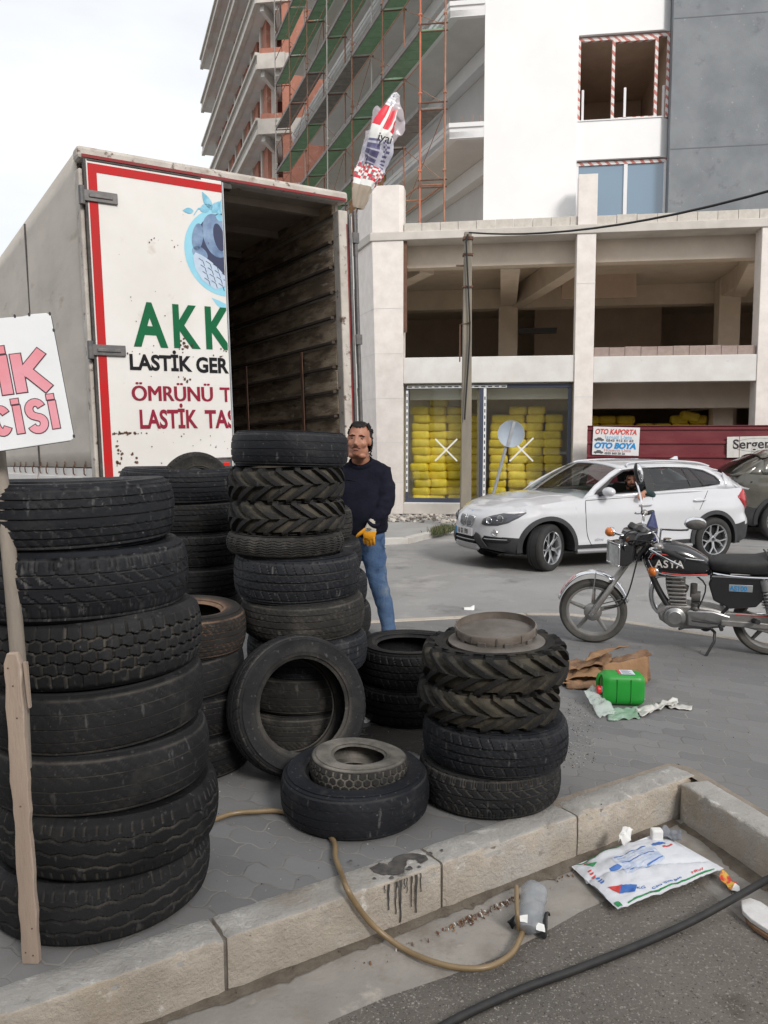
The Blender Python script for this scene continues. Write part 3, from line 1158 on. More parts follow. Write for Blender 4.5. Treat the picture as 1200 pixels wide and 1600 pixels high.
# --- maroon corrugated fence and its signs
fence = thing('corrugated_fence', 'dark red corrugated metal site fence behind the parked cars', 'fence', (0.466, 18.2, 0), (0, 0, FROT))
m_maroon = mat('maroon_sheet', (.13, .012, .02), (.17, .03, .035), 3, .45, spots=[((.42, .36, .34), 16, .68, .76)], stretch=(.5, 1, 1.4))
mb = MB()
prof = []
z = -.05
while z < 1.95:
    prof += [(z, 0), (z + .19, 0), (z + .205, -.03), (z + .255, -.03), (z + .27, 0)]
    z += .29
prof = [p for p in prof if p[0] < 1.965] + [(1.97, 0), (1.97, -.035), (1.985, -.035), (1.985, .03)]
us_ = [3.97, 12.5]
vs = [(u, -.6 + y, z) for u in us_ for z, y in prof]
n = len(prof)
mb.add(vs, [(i, i + 1, n + i + 1, n + i) for i in range(n - 1)])
o = mb.build('sheet', m_maroon, fence)
sol = o.modifiers.new('thick', 'SOLIDIFY')
sol.thickness = .004
mb = MB()
for u in (4.0, 6.2, 8.5, 10.8):
    mb.box(u, u + .06, -.565, -.51, -.05, 1.95)
mb.build('post', m_rust, fence)


def fboard(name, label, u0, u1, z0, z1, v, tilt, m):
    t = thing(name, label, 'signboard', FM @ Vector(((u0 + u1) / 2, v, (z0 + z1) / 2)), (0, 0, FROT))
    t.rotation_euler = Euler((0, R(tilt), R(FROT)))
    w, h = (u1 - u0) / 2, (z1 - z0) / 2
    mb = MB()
    mb.box(-w, w, 0, .012, -h, h)
    mb.build('panel', m, t, bevel=.003)
    return t, w, h


UP = Matrix.Rotation(R(90), 4, 'X')
m_signwhite = mat('sign_white', (.74, .74, .75), (.66, .66, .66), 5, .5)
m_red_ink = mat('red_ink', (.62, .05, .04), None, r=.5)
m_blue_ink = mat('blue_ink', (.01, .24, .55), None, r=.5)
m_lblue_ink = mat('pale_blue_ink', (.25, .48, .68), None, r=.5)
m_pink_ink = mat('pale_red_ink', (.55, .30, .32), None, r=.5)
m_dgrey_ink = mat('grey_ink', (.09, .09, .10), None, r=.5)
t, w, h = fboard('signboard', 'white body shop signboard with red and blue lettering on the red fence', 4.08, 5.03, 1.36, 1.95, -.655, 1.6, m_signwhite)


def line(txt, size, x, z, m, t, **k):
    return lettering(txt, size, Matrix.Translation((x, -.003, z)) @ UP, m, t, **k)


line('OTO KAPORTA', .150, -w + .035, h - .15, m_red_ink, t, bold=.005, shear=.2, wscale=.80)
line('Ismail Usta', .105, -.23, h - .245, m_lblue_ink, t, wscale=1.2, bold=.001)
line('0543 912 51 62', .068, -.20, h - .305, m_dgrey_ink, t, wscale=1.3, bold=.002)
line('OTO BOYA', .16, -w + .03, h - .445, m_blue_ink, t, bold=.010, shear=.2, wscale=1.02)
line('Hüseyin Usta', .09, -.24, h - .515, m_pink_ink, t, wscale=1.15, bold=.001)
line('0535 860 20 26', .06, -.22, h - .572, m_dgrey_ink, t, wscale=1.1, bold=.002)
for zc in (h - .27, h - .535):
    mb = MB()
    pl = [(-.10, -.02), (-.095, .012), (-.05, .022), (-.03, .045), (.035, .045), (.06, .02), (.095, .01), (.10, -.02), (.07, -.02), (.06, -.04), (.04, -.02), (-.04, -.02), (-.055, -.04), (-.075, -.02)]
    mb.prism(pl, 0, .003, Matrix.Translation((-w + .13, -.001, zc)) @ UP)
    mb.build('car_emblem', m_dgrey_ink, t)
t, w, h = fboard('signboard', 'weathered white signboard with black oval lettering on the right end of the fence', 6.78, 8.35, 1.33, 1.76, -.66, -1.2, mat('old_sign', (.66, .65, .62), (.58, .57, .54), 6, .6, spots=[((.35, .22, .12), 5, .70, .78)], stretch=(2, 1, .5)))
line('Sergen', .27, -w + .11, -.03, m_black_ink, t, bold=.004, wscale=1.02)
mb = MB()
Mx = Matrix.Translation((-.18, -.002, .04)) @ UP @ Matrix.Diagonal((.48, .135, 1, 1))
mb.lathe([(1.0, .001), (1.02, .001), (1.02, .003), (1.0, .003)], 56, Mx, closed=True)
mb.build('oval_ring', m_black_ink, t)
mb = MB()
mb.box(-w + .235, -w + .25, -.002, 0, -h, h)
mb.build('stain_strip', m_rust, t)

# --- yellow sacks stacked in the shop
m_sack = mat('yellow_sack', (.88, .72, .09), (.78, .60, .05), 7, .45, .8, 11, rand=.14, spots=[((.84, .72, .28), 9, .62, .75)])
m_sackprint = mat('sack_print', (.24, .19, .05), (.60, .45, .04), 34, .6, lo=.50, hi=.60)


def sack_mesh():
    me = bpy.data.meshes.new('sack')
    nx, ny, nz = 12, 7, 5
    a, b, c = .215, .20, .105
    vs, fs, mi = [], [], []
    nu, nv = 28, 12
    for i in range(nv + 1):
        ph = -pi / 2 + pi * i / nv
        for k in range(nu):
            th = 2 * pi * k / nu
            e1, e2 = .40, .34
            f = lambda v, e: math.copysign(abs(v) ** e, v)
            x = a * f(cos(ph), e1) * f(cos(th), e2)
            y = b * f(cos(ph), e1) * f(sin(th), e2)
            z = c * f(sin(ph), .48)
            q = noise.noise(Vector((x * 7, y * 7, z * 9))) * .05 + noise.noise(Vector((x * 15, y * 15, z * 22))) * .03
            vs.append((x * (1 + q), y * (1 + q * 2), z + c))
    for i in range(nv):
        for k in range(nu):
            f_ = (i * nu + k, i * nu + (k + 1) % nu, (i + 1) * nu + (k + 1) % nu, (i + 1) * nu + k)
            cx = sum(vs[j][0] for j in f_) / 4
            cy = sum(vs[j][1] for j in f_) / 4
            cz = sum(vs[j][2] for j in f_) / 4 - c
            fs.append(f_)
            mi.append(1 if (cy < -.13 and abs(cx) < .060 and abs(cz) < .022) else 0)
    me.from_pydata(vs, [], fs)
    me.materials.append(m_sack)
    me.materials.append(m_sackprint)
    me.polygons.foreach_set('material_index', mi)
    set_sharp(me, 60)
    return me


sk = sack_mesh()
random.seed(5)
first = None


def put_sack(u, v, z, rz, label, group, ry=0):
    o = bpy.data.objects.new('yellow_sack', sk)
    COL.objects.link(o)
    p = FM @ Vector((u, v, z))
    o.location = p
    o.rotation_euler = (0, R(ry), R(FROT + rz))
    s_ = random.uniform(.97, 1.03)
    o.scale = (s_, s_, 1.0)
    tag(o, label, 'sack', group)


for c_ in range(4):
    for r_ in range((12, 13, 12, 11)[c_]):
        put_sack(.27 + c_ * .405 + random.uniform(-.035, .035), 1.15 + .10 * c_ + random.uniform(-.05, .05), .165 + r_ * .192, random.uniform(-9, 9),
                 'yellow printed sack in the stacks behind the left shop pane', 'yellow sacks behind the left pane')
for c_ in range(4):
    for r_ in range((11, 12, 12, 11)[c_]):
        put_sack(2.12 + c_ * .42 + random.uniform(-.035, .035), 1.4 + random.uniform(-.06, .06), .165 + r_ * .192, random.uniform(-9, 9),
                 'yellow printed sack in the stacks behind the right shop pane', 'yellow sacks behind the right pane')
for c_ in range(7):
    for r_ in range(8, 11 if c_ not in (3, 4) else 10):
        put_sack(4.38 + c_ * .425 + random.uniform(-.03, .03), 2.6 + random.uniform(-.04, .04), .165 + r_ * .192, random.uniform(-8, 8),
                 'yellow printed sack in the stacks above the red fence', 'yellow sacks above the red fence')
bp('loading_platform', m_concrete, [(4.12, 7.14, 2.3, 3.3, .161, 1.69)])
put_sack(6.65, 2.3, 2.16, 3, 'tilted yellow sack lying on top of the stacks above the fence', 'yellow sacks above the red fence', 12)

# --- rubble and grass by the footway
mb = MB()
random.seed(21)
for i in range(520):
    u = random.uniform(-1.3, 2.0)
    p = FM @ Vector((u, -random.uniform(.05, 1.5) ** 1.1 - .05, 0))
    if p.x > 1.2 + (p.y - 15.2) * .7:
        continue
    r_ = random.uniform(.012, .06) * random.choice((.6, 1, 1, 1.4))
    q = MB()
    q.ball((0, 0, 0), (r_ * random.uniform(.7, 1.6), r_ * random.uniform(.7, 1.3), r_ * random.uniform(.3, .7)), 5, 3)
    M_ = Matrix.Translation((p.x, p.y, -.02 + r_ * .2)) @ Euler((random.uniform(-.6, .6), random.uniform(-.6, .6), random.uniform(0, 6))).to_matrix().to_4x4()
    mb.cur = random.choice((0, 0, 1, 2))
    mb.add(q.v, q.f, M_)
o = mb.build('rubble', [mat('pale_chip', (.50, .46, .41), None, r=.95), mat('grey_chip', (.32, .30, .28), None, r=.95), mat('dark_chip', (.17, .15, .13), None, r=.95)])
o['kind'] = 'stuff'
tag(o, 'broken concrete rubble strewn along the foot of the shop wall', 'rubble')
mb = MB()
for i in range(900):
    t = random.random()
    p = Vector((.92, 14.55)).lerp(Vector((1.25, 15.2)), t) + Vector((random.gauss(0, .07), random.gauss(0, .09)))
    h_ = random.uniform(.05, .16)
    a = random.uniform(0, 2 * pi)
    d_ = Vector((cos(a), sin(a), 0)) * random.uniform(.01, .07)
    w_ = Vector((-sin(a), cos(a), 0)) * .006
    b0 = Vector((p.x, p.y, -.05))
    mb.cur = random.choice((0, 0, 1))
    mb.add([b0 - w_, b0 + w_, b0 + d_ * .5 + Vector((0, 0, h_ * .7)) + w_ * .6, b0 + d_ + Vector((0, 0, h_))], [(0, 1, 2, 3)])
o = mb.build('grass_tuft', [mat('dull_grass', (.07, .10, .035), (.05, .08, .03), 9, .8), mat('dry_grass', (.20, .17, .09), None, r=.85)], recalc=False)
o['kind'] = 'stuff'
tag(o, 'low tuft of weeds growing along the far kerb', 'weeds')
# ------------------------------------------------------------------ the lorry with its open box
TA = 33.5
truck = thing('box_truck', 'old white box lorry with a rust spotted lettered rear door, its cargo box half open', 'truck')
TL = Vector((-2.472, 6.735, 4.015))                    # its top left rear corner
TR = Euler((R(-1.24), R(-1.15), R(TA)))
truck.rotation_euler = TR
truck.location = TL - TR.to_matrix() @ Vector((0, 0, 3.96))
TW, TLEN, ZF, ZT = 2.495, 7.6, 1.05, 3.96
m_tarp = mat('dirty_canvas', (.58, .53, .47), (.48, .44, .385), 1.5, .75, .12, 12, spots=[((.28, .23, .18), 2.4, .60, .80)], stretch=(1, .6, 2.2))
m_tpaint = mat('lorry_paint', (.73, .715, .69), (.66, .64, .61), 1.6, .5, .05, 20, spots=[((.50, .43, .36), 4, .62, .80), ((.16, .075, .045), 13, .70, .735)])
m_tframe = mat('chipped_frame', (.56, .52, .47), (.40, .36, .32), 4, .7, .2, 30, spots=[((.10, .06, .045), 11, .58, .66), ((.22, .16, .12), 5, .58, .72)])
m_tred = mat('red_stripe', (.50, .010, .012), (.42, .02, .02), 5, .5, spec=.2)
m_tblack = mat('door_seal', (.03, .03, .032), (.08, .065, .055), 14, .7)
m_slat = mat('grimy_planks', (.46, .37, .27), (.20, .15, .105), 5, .9, .8, 26, lo=.42, hi=.58, spots=[((.70, .64, .56), 9, .58, .72), ((.06, .048, .038), 4, .57, .70), ((.10, .07, .05), 14, .62, .72)], stretch=(1, .5, 2))
m_tceil = mat('stained_ceiling', (.44, .37, .305), (.28, .23, .19), 2, .9)
m_floor = mat('box_floor', (.08, .065, .05), (.05, .04, .03), 6, .9, .3)
m_hinge = mat('hinge_steel', (.10, .10, .105), (.16, .15, .145), 18, .5, metal=.4)


def tp(name, m, boxes, bevel=0, parent=truck, smooth=None):
    mb = MB()
    for b in boxes:
        mb.box(*b)
    return mb.build(name, m, parent, bevel=bevel, smooth=smooth)


# chassis, wheels and cab
tp('chassis', m_black, [(.75, .87, .3, 10.2, .62, .86), (1.67, 1.79, .3, 10.2, .62, .86), (.75, 1.79, .35, .5, .6, .85), (.75, 1.79, 5, 5.2, .6, .85), (.3, 2.24, .1, .25, .45, .6)], .01)
for x in (.05, TW - .33):
    for y in (2.1, 9.3):
        mb = MB()
        Mx = Matrix.Translation((x, y, .48)) @ Matrix.Rotation(R(90), 4, 'Y')
        mb.lathe([(.25, .02), (.36, 0), (.44, .01), (.475, .045), (.48, .09), (.48, .19), (.475, .235), (.44, .27), (.36, .28), (.25, .26)], 40, Mx)
        w = mb.build('wheel', m_rubber, truck, smooth=40)
        mb = MB()
        mb.lathe([(.26, .03), (.24, .06), (.1, .08), (0, .05)], 30, Mx)
        mb.lathe([(.26, .25), (.24, .2), (.1, .18), (0, .23)], 30, Mx)
        mb.build('rim', m_white_paint, w, smooth=40)
tp('mudguard', m_black, [(.02, .36, 1.45, 2.75, .985, 1.005), (TW - .36, TW - .02, 1.45, 2.75, .985, 1.005)])
mb = MB()
pr = [(7.9, .55), (10.0, .55), (10.15, .8), (10.15, 1.5), (9.95, 2.7), (9.7, 2.85), (7.9, 2.85)]
mb.add([(.08, y, z) for y, z in pr] + [(TW - .08, y, z) for y, z in pr],
       [tuple(range(7)), tuple(range(13, 6, -1))] + [(i, (i + 1) % 7, 7 + (i + 1) % 7, 7 + i) for i in range(7)])
cab = mb.build('cab', m_tpaint, truck, bevel=.05, seg=3)
mb = MB()
mb.add([(.18, 10.152, 1.6), (TW - .18, 10.152, 1.6), (TW - .25, 9.972, 2.62), (.25, 9.972, 2.62)], [(0, 1, 2, 3)])
mb.box(.07, .085, 8.7, 9.75, 1.65, 2.55)
mb.box(TW - .085, TW - .07, 8.7, 9.75, 1.65, 2.55)
mb.build('cab_window', m_sky_glass, cab)
# box: floor, roof, far wall
tp('box_floor', m_floor, [(.06, TW - .06, .03, TLEN, ZF - .16, ZF)])
mb = MB()
mb.box(.05, TW - .05, .05, TLEN, ZT - .07, ZT - .03)
for y in (.35, 1.3, 2.3, 3.3, 4.3, 5.3, 6.3):
    mb.box(.06, TW - .06, y, y + .06, ZT - .14, ZT - .071)
mb.build('ceiling', m_tceil, truck)
tp('roof_skin', m_tarp, [(.02, TW - .02, .0, TLEN, ZT - .03, ZT)])
tp('front_wall', m_floor, [(.05, TW - .05, TLEN - .06, TLEN, ZF, ZT - .07)])
# canvas left side with seams and eyelets
mb = MB()
ny, nz = 60, 18
vs, fs = [], []
for i in range(ny + 1):
    for j in range(nz + 1):
        y, z = .10 + (TLEN - .12) * i / ny, 1.36 + (ZT - 1.36) * j / nz
        b_ = .012 * noise.noise(Vector((y * .9, z * 1.1, 3))) + .007 * sin(y * 2 * pi / .62)
        vs.append((-.012 + b_ * sin(pi * j / nz) ** .4, y, z))
for i in range(ny):
    for j in range(nz):
        a = i * (nz + 1) + j
        fs.append((a, a + 1, a + nz + 2, a + nz + 1))
mb.add(vs, fs)
canvas = mb.build('side_canvas', m_tarp, truck, smooth=70)
sol = canvas.modifiers.new('t', 'SOLIDIFY')
sol.thickness = .01
sol.offset = 0
for y in (2.38, 4.7, 6.9):
    mb = MB()
    mb.box(-.032, -.018, y, y + .035, 1.36, ZT - .03)
    mb.build('seam', m_tblack, canvas)
y = .35
random.seed(9)
while y < 4.4:
    mb = MB()
    mb.tube([(-.02, y, 1.39), (-.034, y + .01, 1.345), (-.032, y + .015, 1.30), (-.02, y + .01, 1.285)], .007, 5)
    mb.tube([(-.022, y, 1.41), (-.027, y - .05, 1.365)], .004, 5)
    mb.build('lashing_hook', m_rustdk, truck)
    y += random.uniform(.34, .5)
# drop side boards
for k in range(3):
    y0 = .16 + k * 2.45
    mb = MB()
    mb.box(-.012, .02, y0, y0 + 2.36, ZF - .35, 1.35)
    for z in (.84, 1.0, 1.17):
        mb.box(-.025, -.0125, y0 + .04, y0 + 2.32, z, z + .10)
    mb.build('drop_side', m_tpaint, truck, bevel=.006)
# inside left lining and right wall with its planks
tp('inner_lining', m_slat, [(.02, .05, .12, TLEN, ZF, ZT - .07)])
mb = MB()
z = ZF + .02
i = 0
random.seed(4)
while z < ZT - .16:
    h = .20
    d = random.uniform(-.004, .004)
    mb.box(TW - .085 + d, TW - .06, .10, TLEN - .07, z, z + h)
    z += h + .045
mb.build('plank_wall', m_slat, truck, bevel=.008)
mb = MB()
z = ZF + .235
while z < ZT - .25:
    mb.box(TW - .128, TW - .088, .12, TLEN - .07, z, z + .028)
    z += .245
mb.build('plank_batten', mat('black_batten', (.055, .042, .032), (.09, .07, .055), 12, .95), truck, bevel=.004)
for y in (.75, 2.2, 3.6):
    mb = MB()
    mb.box(TW - .137, TW - .129, y, y + .05, ZF, ZF + 1.45)
    mb.build('wall_post', m_rustdk, truck)
tp('wall_skin', m_tarp, [(TW - .055, TW - .02, .10, TLEN, ZF - .1, ZT - .03)])
# rear frame
fr = tp('rear_frame', m_tframe, [(-.03, .004, -.02, .10, ZF - .2, ZT - .17), (TW - .085, TW + .02, -.02, .10, ZF - .2, ZT - .17), (-.02, TW + .02, -.03, .12, ZF - .2, ZF - .02)], .012)
tp('roof_header', m_tframe, [(-.035, TW + .025, -.035, .13, ZT - .095, ZT + .01)], .03)
m_dullred = mat('dull_red_line', (.26, .025, .03), (.20, .05, .05), 9, .6, spec=.2)
tp('red_line', m_dullred, [(.0, TW, -.041, -.036, ZT - .085, ZT - .06)])
tp('red_line', m_dullred, [(TW + .0, TW + .012, -.026, -.021, 1.4, ZT - .3)])
tp('header_seal', m_tblack, [(.03, 1.0, -.06, -.02, ZT - .118, ZT - .098), (1.0, 1.3, -.03, .05, ZT - .15, ZT - .10)], .008)
# closed left door leaf
DW = 1.192
door = tp('rear_door', m_tpaint, [(.024, DW, -.055, -.012, ZF - .12, ZT - .10)], .008)
tp('door_seal', m_tblack, [(.005, .0235, -.056, -.01, ZF - .1, ZT - .10)], parent=door)
tp('red_border', m_tred, [(.036, .106, -.0585, -.0552, ZF - .1, 3.76), (.036, DW - .006, -.0585, -.0552, 3.76, 3.828)], parent=door)
tp('door_edge', m_galv, [(DW + .001, DW + .012, -.058, -.01, ZF - .12, ZT - .11)], parent=door)
for z in (3.565, 2.325):
    mb = MB()
    mb.box(-.01, .262, -.075, -.059, z - .045, z + .045)
    mb.box(.03, .22, -.085, -.075, z - .015, z + .015)
    mb.tube([(-.02, -.055, z - .075), (-.02, -.055, z + .075)], .026, 10)
    mb.build('hinge', m_hinge, door, bevel=.008)
UPd = Matrix.Rotation(R(90), 4, 'X')
m_tgreen = mat('green_letter', (.002, .125, .045), (.004, .105, .04), 12, .5, spec=.2)
m_tcrim = mat('crimson_letter', (.27, .012, .035), (.23, .018, .04), 12, .5, spec=.2)
clipd = [((DW - .012, 0, 0), (1, 0, 0))]


def fit(txt, x0, x1, z, cap, m, bold=.0):
    """letters stretched to the painted width and cap height"""
    o = lettering(txt, 1.0, Matrix.Identity(4), m, door, bold=bold)
    me = o.data
    xs_ = [v.co.x for v in me.vertices]
    a, b_ = min(xs_), max(xs_)
    me.transform(Matrix.Translation((x0, -.0575, z)) @ UPd @ Matrix.Diagonal(((x1 - x0) / (b_ - a), cap / CAPH, 1, 1)) @ Matrix.Translation((-a, 0, 0)))
    bm = bmesh.new()
    bm.from_mesh(me)
    for co, no in clipd:
        bmesh.ops.bisect_plane(bm, geom=bm.verts[:] + bm.edges[:] + bm.faces[:], plane_co=co, plane_no=no, clear_outer=True)
    bm.to_mesh(me)
    bm.free()
    return o


_t = lettering('H', 1.0, Matrix.Identity(4), m_black_ink, None)
CAPH = max(v.co.y for v in _t.data.vertices)
bpy.data.objects.remove(_t)
m_doorblack = mat('door_black', (.008, .008, .010), None, r=.6, spec=.2)
fit('A', .336, .632, 2.385, .345, m_tgreen, .03)
fit('K', .685, .925, 2.388, .345, m_tgreen, .03)
fit('K', .978, 1.225, 2.39, .345, m_tgreen, .03)
fit('LASTİK', .293, .838, 2.178, .122, m_doorblack, .034)
fit('GER', .876, 1.18, 2.172, .124, m_doorblack, .034)
_o = fit('ÖMRÜNÜ', .300, 1.014, 1.915, .125, m_tcrim, 0)
# brushed a second and third time, so the strokes are broad
_b = bmesh.new()
_b.from_mesh(_o.data)
for dx_, dy_ in ((-.005, -.0005), (.005, -.001)):
    g_ = bmesh.ops.duplicate(_b, geom=[f for f in _b.faces if not f.tag])
    for e_ in g_['geom']:
        if isinstance(e_, bmesh.types.BMVert):
            e_.co.x += dx_
            e_.co.y += dy_
        elif isinstance(e_, bmesh.types.BMFace):
            e_.tag = True
_b.to_mesh(_o.data)
_b.free()
fit('T', 1.085, 1.20, 1.912, .125, m_tcrim, .012)
fit('LASTİK', .353, .865, 1.682, .150, m_tcrim, .028)
fit('TAS', .935, 1.225, 1.68, .150, m_tcrim, .028)
# round tyre emblem with leaves
m_sky_ink = mat('sky_blue_print', (.22, .55, .70), (.28, .60, .74), 6, .5)
m_tyreprint = mat('print_blue_grey', (.07, .13, .26), (.25, .36, .52), 5, .5)
m_print_light = mat('print_pale_blue', (.42, .52, .66), (.50, .60, .72), 14, .5)
m_print_dark = mat('print_navy', (.02, .03, .085), None, r=.5)
m_leaf = mat('print_leaf', (.10, .38, .56), (.28, .56, .70), 12, .5)
EMB = Vector((-.012, .175))
EC = Vector((1.205, 3.06))               # centre of the emblem, past the door edge


def flat(name, polys, m, lift, sh=EMB):
    mb = MB()
    for pl in polys:
        n = len(pl)
        mb.add([(x + sh[0], -.0555 - lift, z + sh[1]) for x, z in pl], [tuple(range(n))])
    me = mb.mesh(name)
    bm = bmesh.new()
    bm.from_mesh(me)
    bmesh.ops.bisect_plane(bm, geom=bm.verts[:] + bm.edges[:] + bm.faces[:], plane_co=(DW - .01, 0, 0), plane_no=(1, 0, 0), clear_outer=True)
    bm.to_mesh(me)
    bm.free()
    return link_mesh(name, me, door, m)


def circ(cx, cz, rx, rz, n=48, a=0):
    ca, sa = cos(R(a)), sin(R(a))
    return [(cx + rx * cos(2 * pi * i / n) * ca - rz * sin(2 * pi * i / n) * sa, cz + rx * cos(2 * pi * i / n) * sa + rz * sin(2 * pi * i / n) * ca) for i in range(n)]


flat('emblem_ring', [circ(EC.x, EC.y, .375, .385)], m_sky_ink, .001)
flat('emblem_disc', [circ(EC.x + .03, EC.y + .02, .315, .325)], m_print_dark, .0018)
flat('emblem_tyre', [circ(1.13, 3.20, .125, .19, a=12), circ(.955, 3.17, .05, .12, a=-10), circ(.97, 3.03, .075, .055, a=-30)], m_tyreprint, .0024)
flat('emblem_tyre', [circ(1.155, 3.19, .05, .12, a=10)], m_print_dark, .003)
lowt = [(.905, 3.00)] + [(.93 + .05 * i, 3.035 - .012 * i - .008 * i * i * .5) for i in range(7)] + [(1.24, 2.78), (1.1, 2.73), (.98, 2.80), (.92, 2.90)]
flat('emblem_tyre', [lowt], m_print_light, .0026)
bars = []
for i in range(5):
    for j in range(4):
        x, z = .955 + .065 * i + .015 * j, 2.985 - .055 * j - .018 * i
        if (x - EC.x) ** 2 + (z - EC.y) ** 2 > .33 ** 2:
            continue
        bars.append([(x, z), (x + .04, z - .022), (x + .043, z - .017), (x + .003, z + .005)])
        bars.append([(x + .038, z - .022), (x + .05, z - .06), (x + .055, z - .06), (x + .045, z - .022)])
flat('emblem_tread', bars, m_print_dark, .0034)


def leafp(x, z, l, w, a):
    out = []
    for i in range(9):
        t = i / 8
        out.append((t * l, w * sin(pi * t ** .8)))
    for i in range(7, 0, -1):
        t = i / 8
        out.append((t * l, -w * sin(pi * t ** .8)))
    ca, sa = cos(R(a)), sin(R(a))
    return [(x + p * ca - q * sa, z + p * sa + q * ca) for p, q in out]


for lf_ in [leafp(1.10, 3.42, .17, .035, 120), leafp(.93, 3.39, .10, .025, 185), leafp(1.10, 3.40, .13, .035, 55), leafp(.99, 3.40, .13, .035, 30), leafp(1.19, 3.40, .16, .035, 80), leafp(1.13, 3.37, .1, .03, -10)]:
    flat('emblem_leaf', [lf_], m_leaf, .003)
vine = [(.93, 3.36), (.97, 3.42), (1.05, 3.445), (1.13, 3.42), (1.2, 3.38)]
flat('emblem_vine', [[(a[0], a[1]), (b_[0], b_[1]), (b_[0], b_[1] - .014), (a[0], a[1] - .014)] for a, b_ in zip(vine[:-1], vine[1:])], m_leaf, .0028)
flat('emblem_swoosh', [[(1.06, 2.655), (1.13, 2.635), (1.24, 2.59), (1.24, 2.555), (1.15, 2.56), (1.10, 2.60)]], m_sky_ink, .001)
# rust, dents and old rivets on the door
random.seed(33)
rp = []
for (cx, cz, n, sx, sz, sc_) in ((.25, 1.64, 34, .09, .006, .010), (.16, 1.45, 16, .012, .06, .013), (.78, 2.39, 14, .03, .03, .013), (.30, 1.40, 5, .02, .05, .012), (.62, 3.25, 9, .2, .10, .006), (.40, 2.75, 10, .14, .2, .006), (.75, 2.10, 5, .03, .02, .012), (.75, 1.52, 16, .2, .08, .006), (.50, 2.32, 5, .2, .02, .007), (1.1, 2.36, 8, .05, .03, .007)):
    for i in range(n):
        x, z = random.gauss(cx, sx), random.gauss(cz, sz)
        if not (.06 < x < DW - .02 and 1.0 < z < 3.7):
            continue
        r_ = sc_ * random.uniform(.4, 1.3)
        k = random.randint(5, 8)
        rp.append([(x + r_ * random.uniform(.5, 1.2) * cos(2 * pi * q / k), z + r_ * random.uniform(.5, 1.3) * sin(2 * pi * q / k)) for q in range(k)])
flat('rust_spot', rp, mat('rust_flake', (.085, .042, .028), (.15, .08, .05), 30, .9), .004, (0, 0))
# folded open right leaf along the flank, with its locking bars
leaf = tp('open_door', m_tpaint, [(TW + .055, TW + .095, .02, 1.26, ZF - .1, ZT - .2)], .008)
tp('red_border', m_tred, [(TW + .05, TW + .0545, .04, .12, ZF, ZT - .25)], parent=leaf)
mb = MB()
mb.tube([(TW + .13, .03, ZF - .1), (TW + .13, .03, ZT - .15)], .022, 8)
mb.tube([(TW + .045, -.01, ZF - .1), (TW + .045, -.01, ZT - .2)], .018, 8)
for z in (1.6, 2.5, 3.5):
    mb.box(TW + .09, TW + .16, .0, .06, z, z + .1)
mb.build('locking_bar', m_hinge, leaf, smooth=50)
# rear lamp on its bracket in front of the door
rl = tp('rear_lamp', m_hinge, [(.955, 1.15, -.13, -.07, 1.24, 1.41)], .01)
tp('lamp_lens', mat('red_lens', (.62, .02, .015), None, r=.25), [(1.055, 1.12, -.142, -.131, 1.285, 1.365)], .006, parent=rl)
tp('lamp_rim', m_chrome, [(.96, 1.145, -.136, -.131, 1.242, 1.254)], parent=rl)
tp('lamp_rim', m_chrome, [(.96, 1.145, -.136, -.131, 1.396, 1.408)], parent=rl)
# ------------------------------------------------------------------ tyres
m_tyre = mat('worn_rubber', (.010, .0105, .012), (.019, .019, .020), 3.5, .72, .25, 60, spots=[((.045, .043, .040), 5, .57, .84), ((.10, .095, .088), 26, .70, .82)], rand=.3, r2=.58, spec=.15)
m_tyre_blue = mat('bluish_rubber', (.0115, .0125, .016), (.020, .0215, .0255), 4, .6, .2, 60, spots=[((.052, .052, .052), 6, .58, .84), ((.12, .115, .11), 30, .70, .80)], rand=.25, r2=.5, spec=.15)
m_tyre_mud = mat('muddy_rubber', (.016, .016, .017), (.027, .026, .025), 4, .75, .3, 50, spots=[((.085, .074, .052), 3.2, .53, .74), ((.14, .13, .11), 24, .68, .78)], rand=.2, spec=.15)
m_tyre_dusty = mat('dusty_rubber', (.026, .025, .024), (.040, .038, .036), 5, .85, .35, 60, spots=[((.11, .10, .09), 7, .54, .78)], rand=.2, spec=.15)
m_tyre_wet = mat('wet_rubber', (.008, .008, .009), (.013, .013, .014), 5, .42, .25, 60, spots=[((.04, .04, .04), 8, .62, .78)], rand=.2, spec=.15)


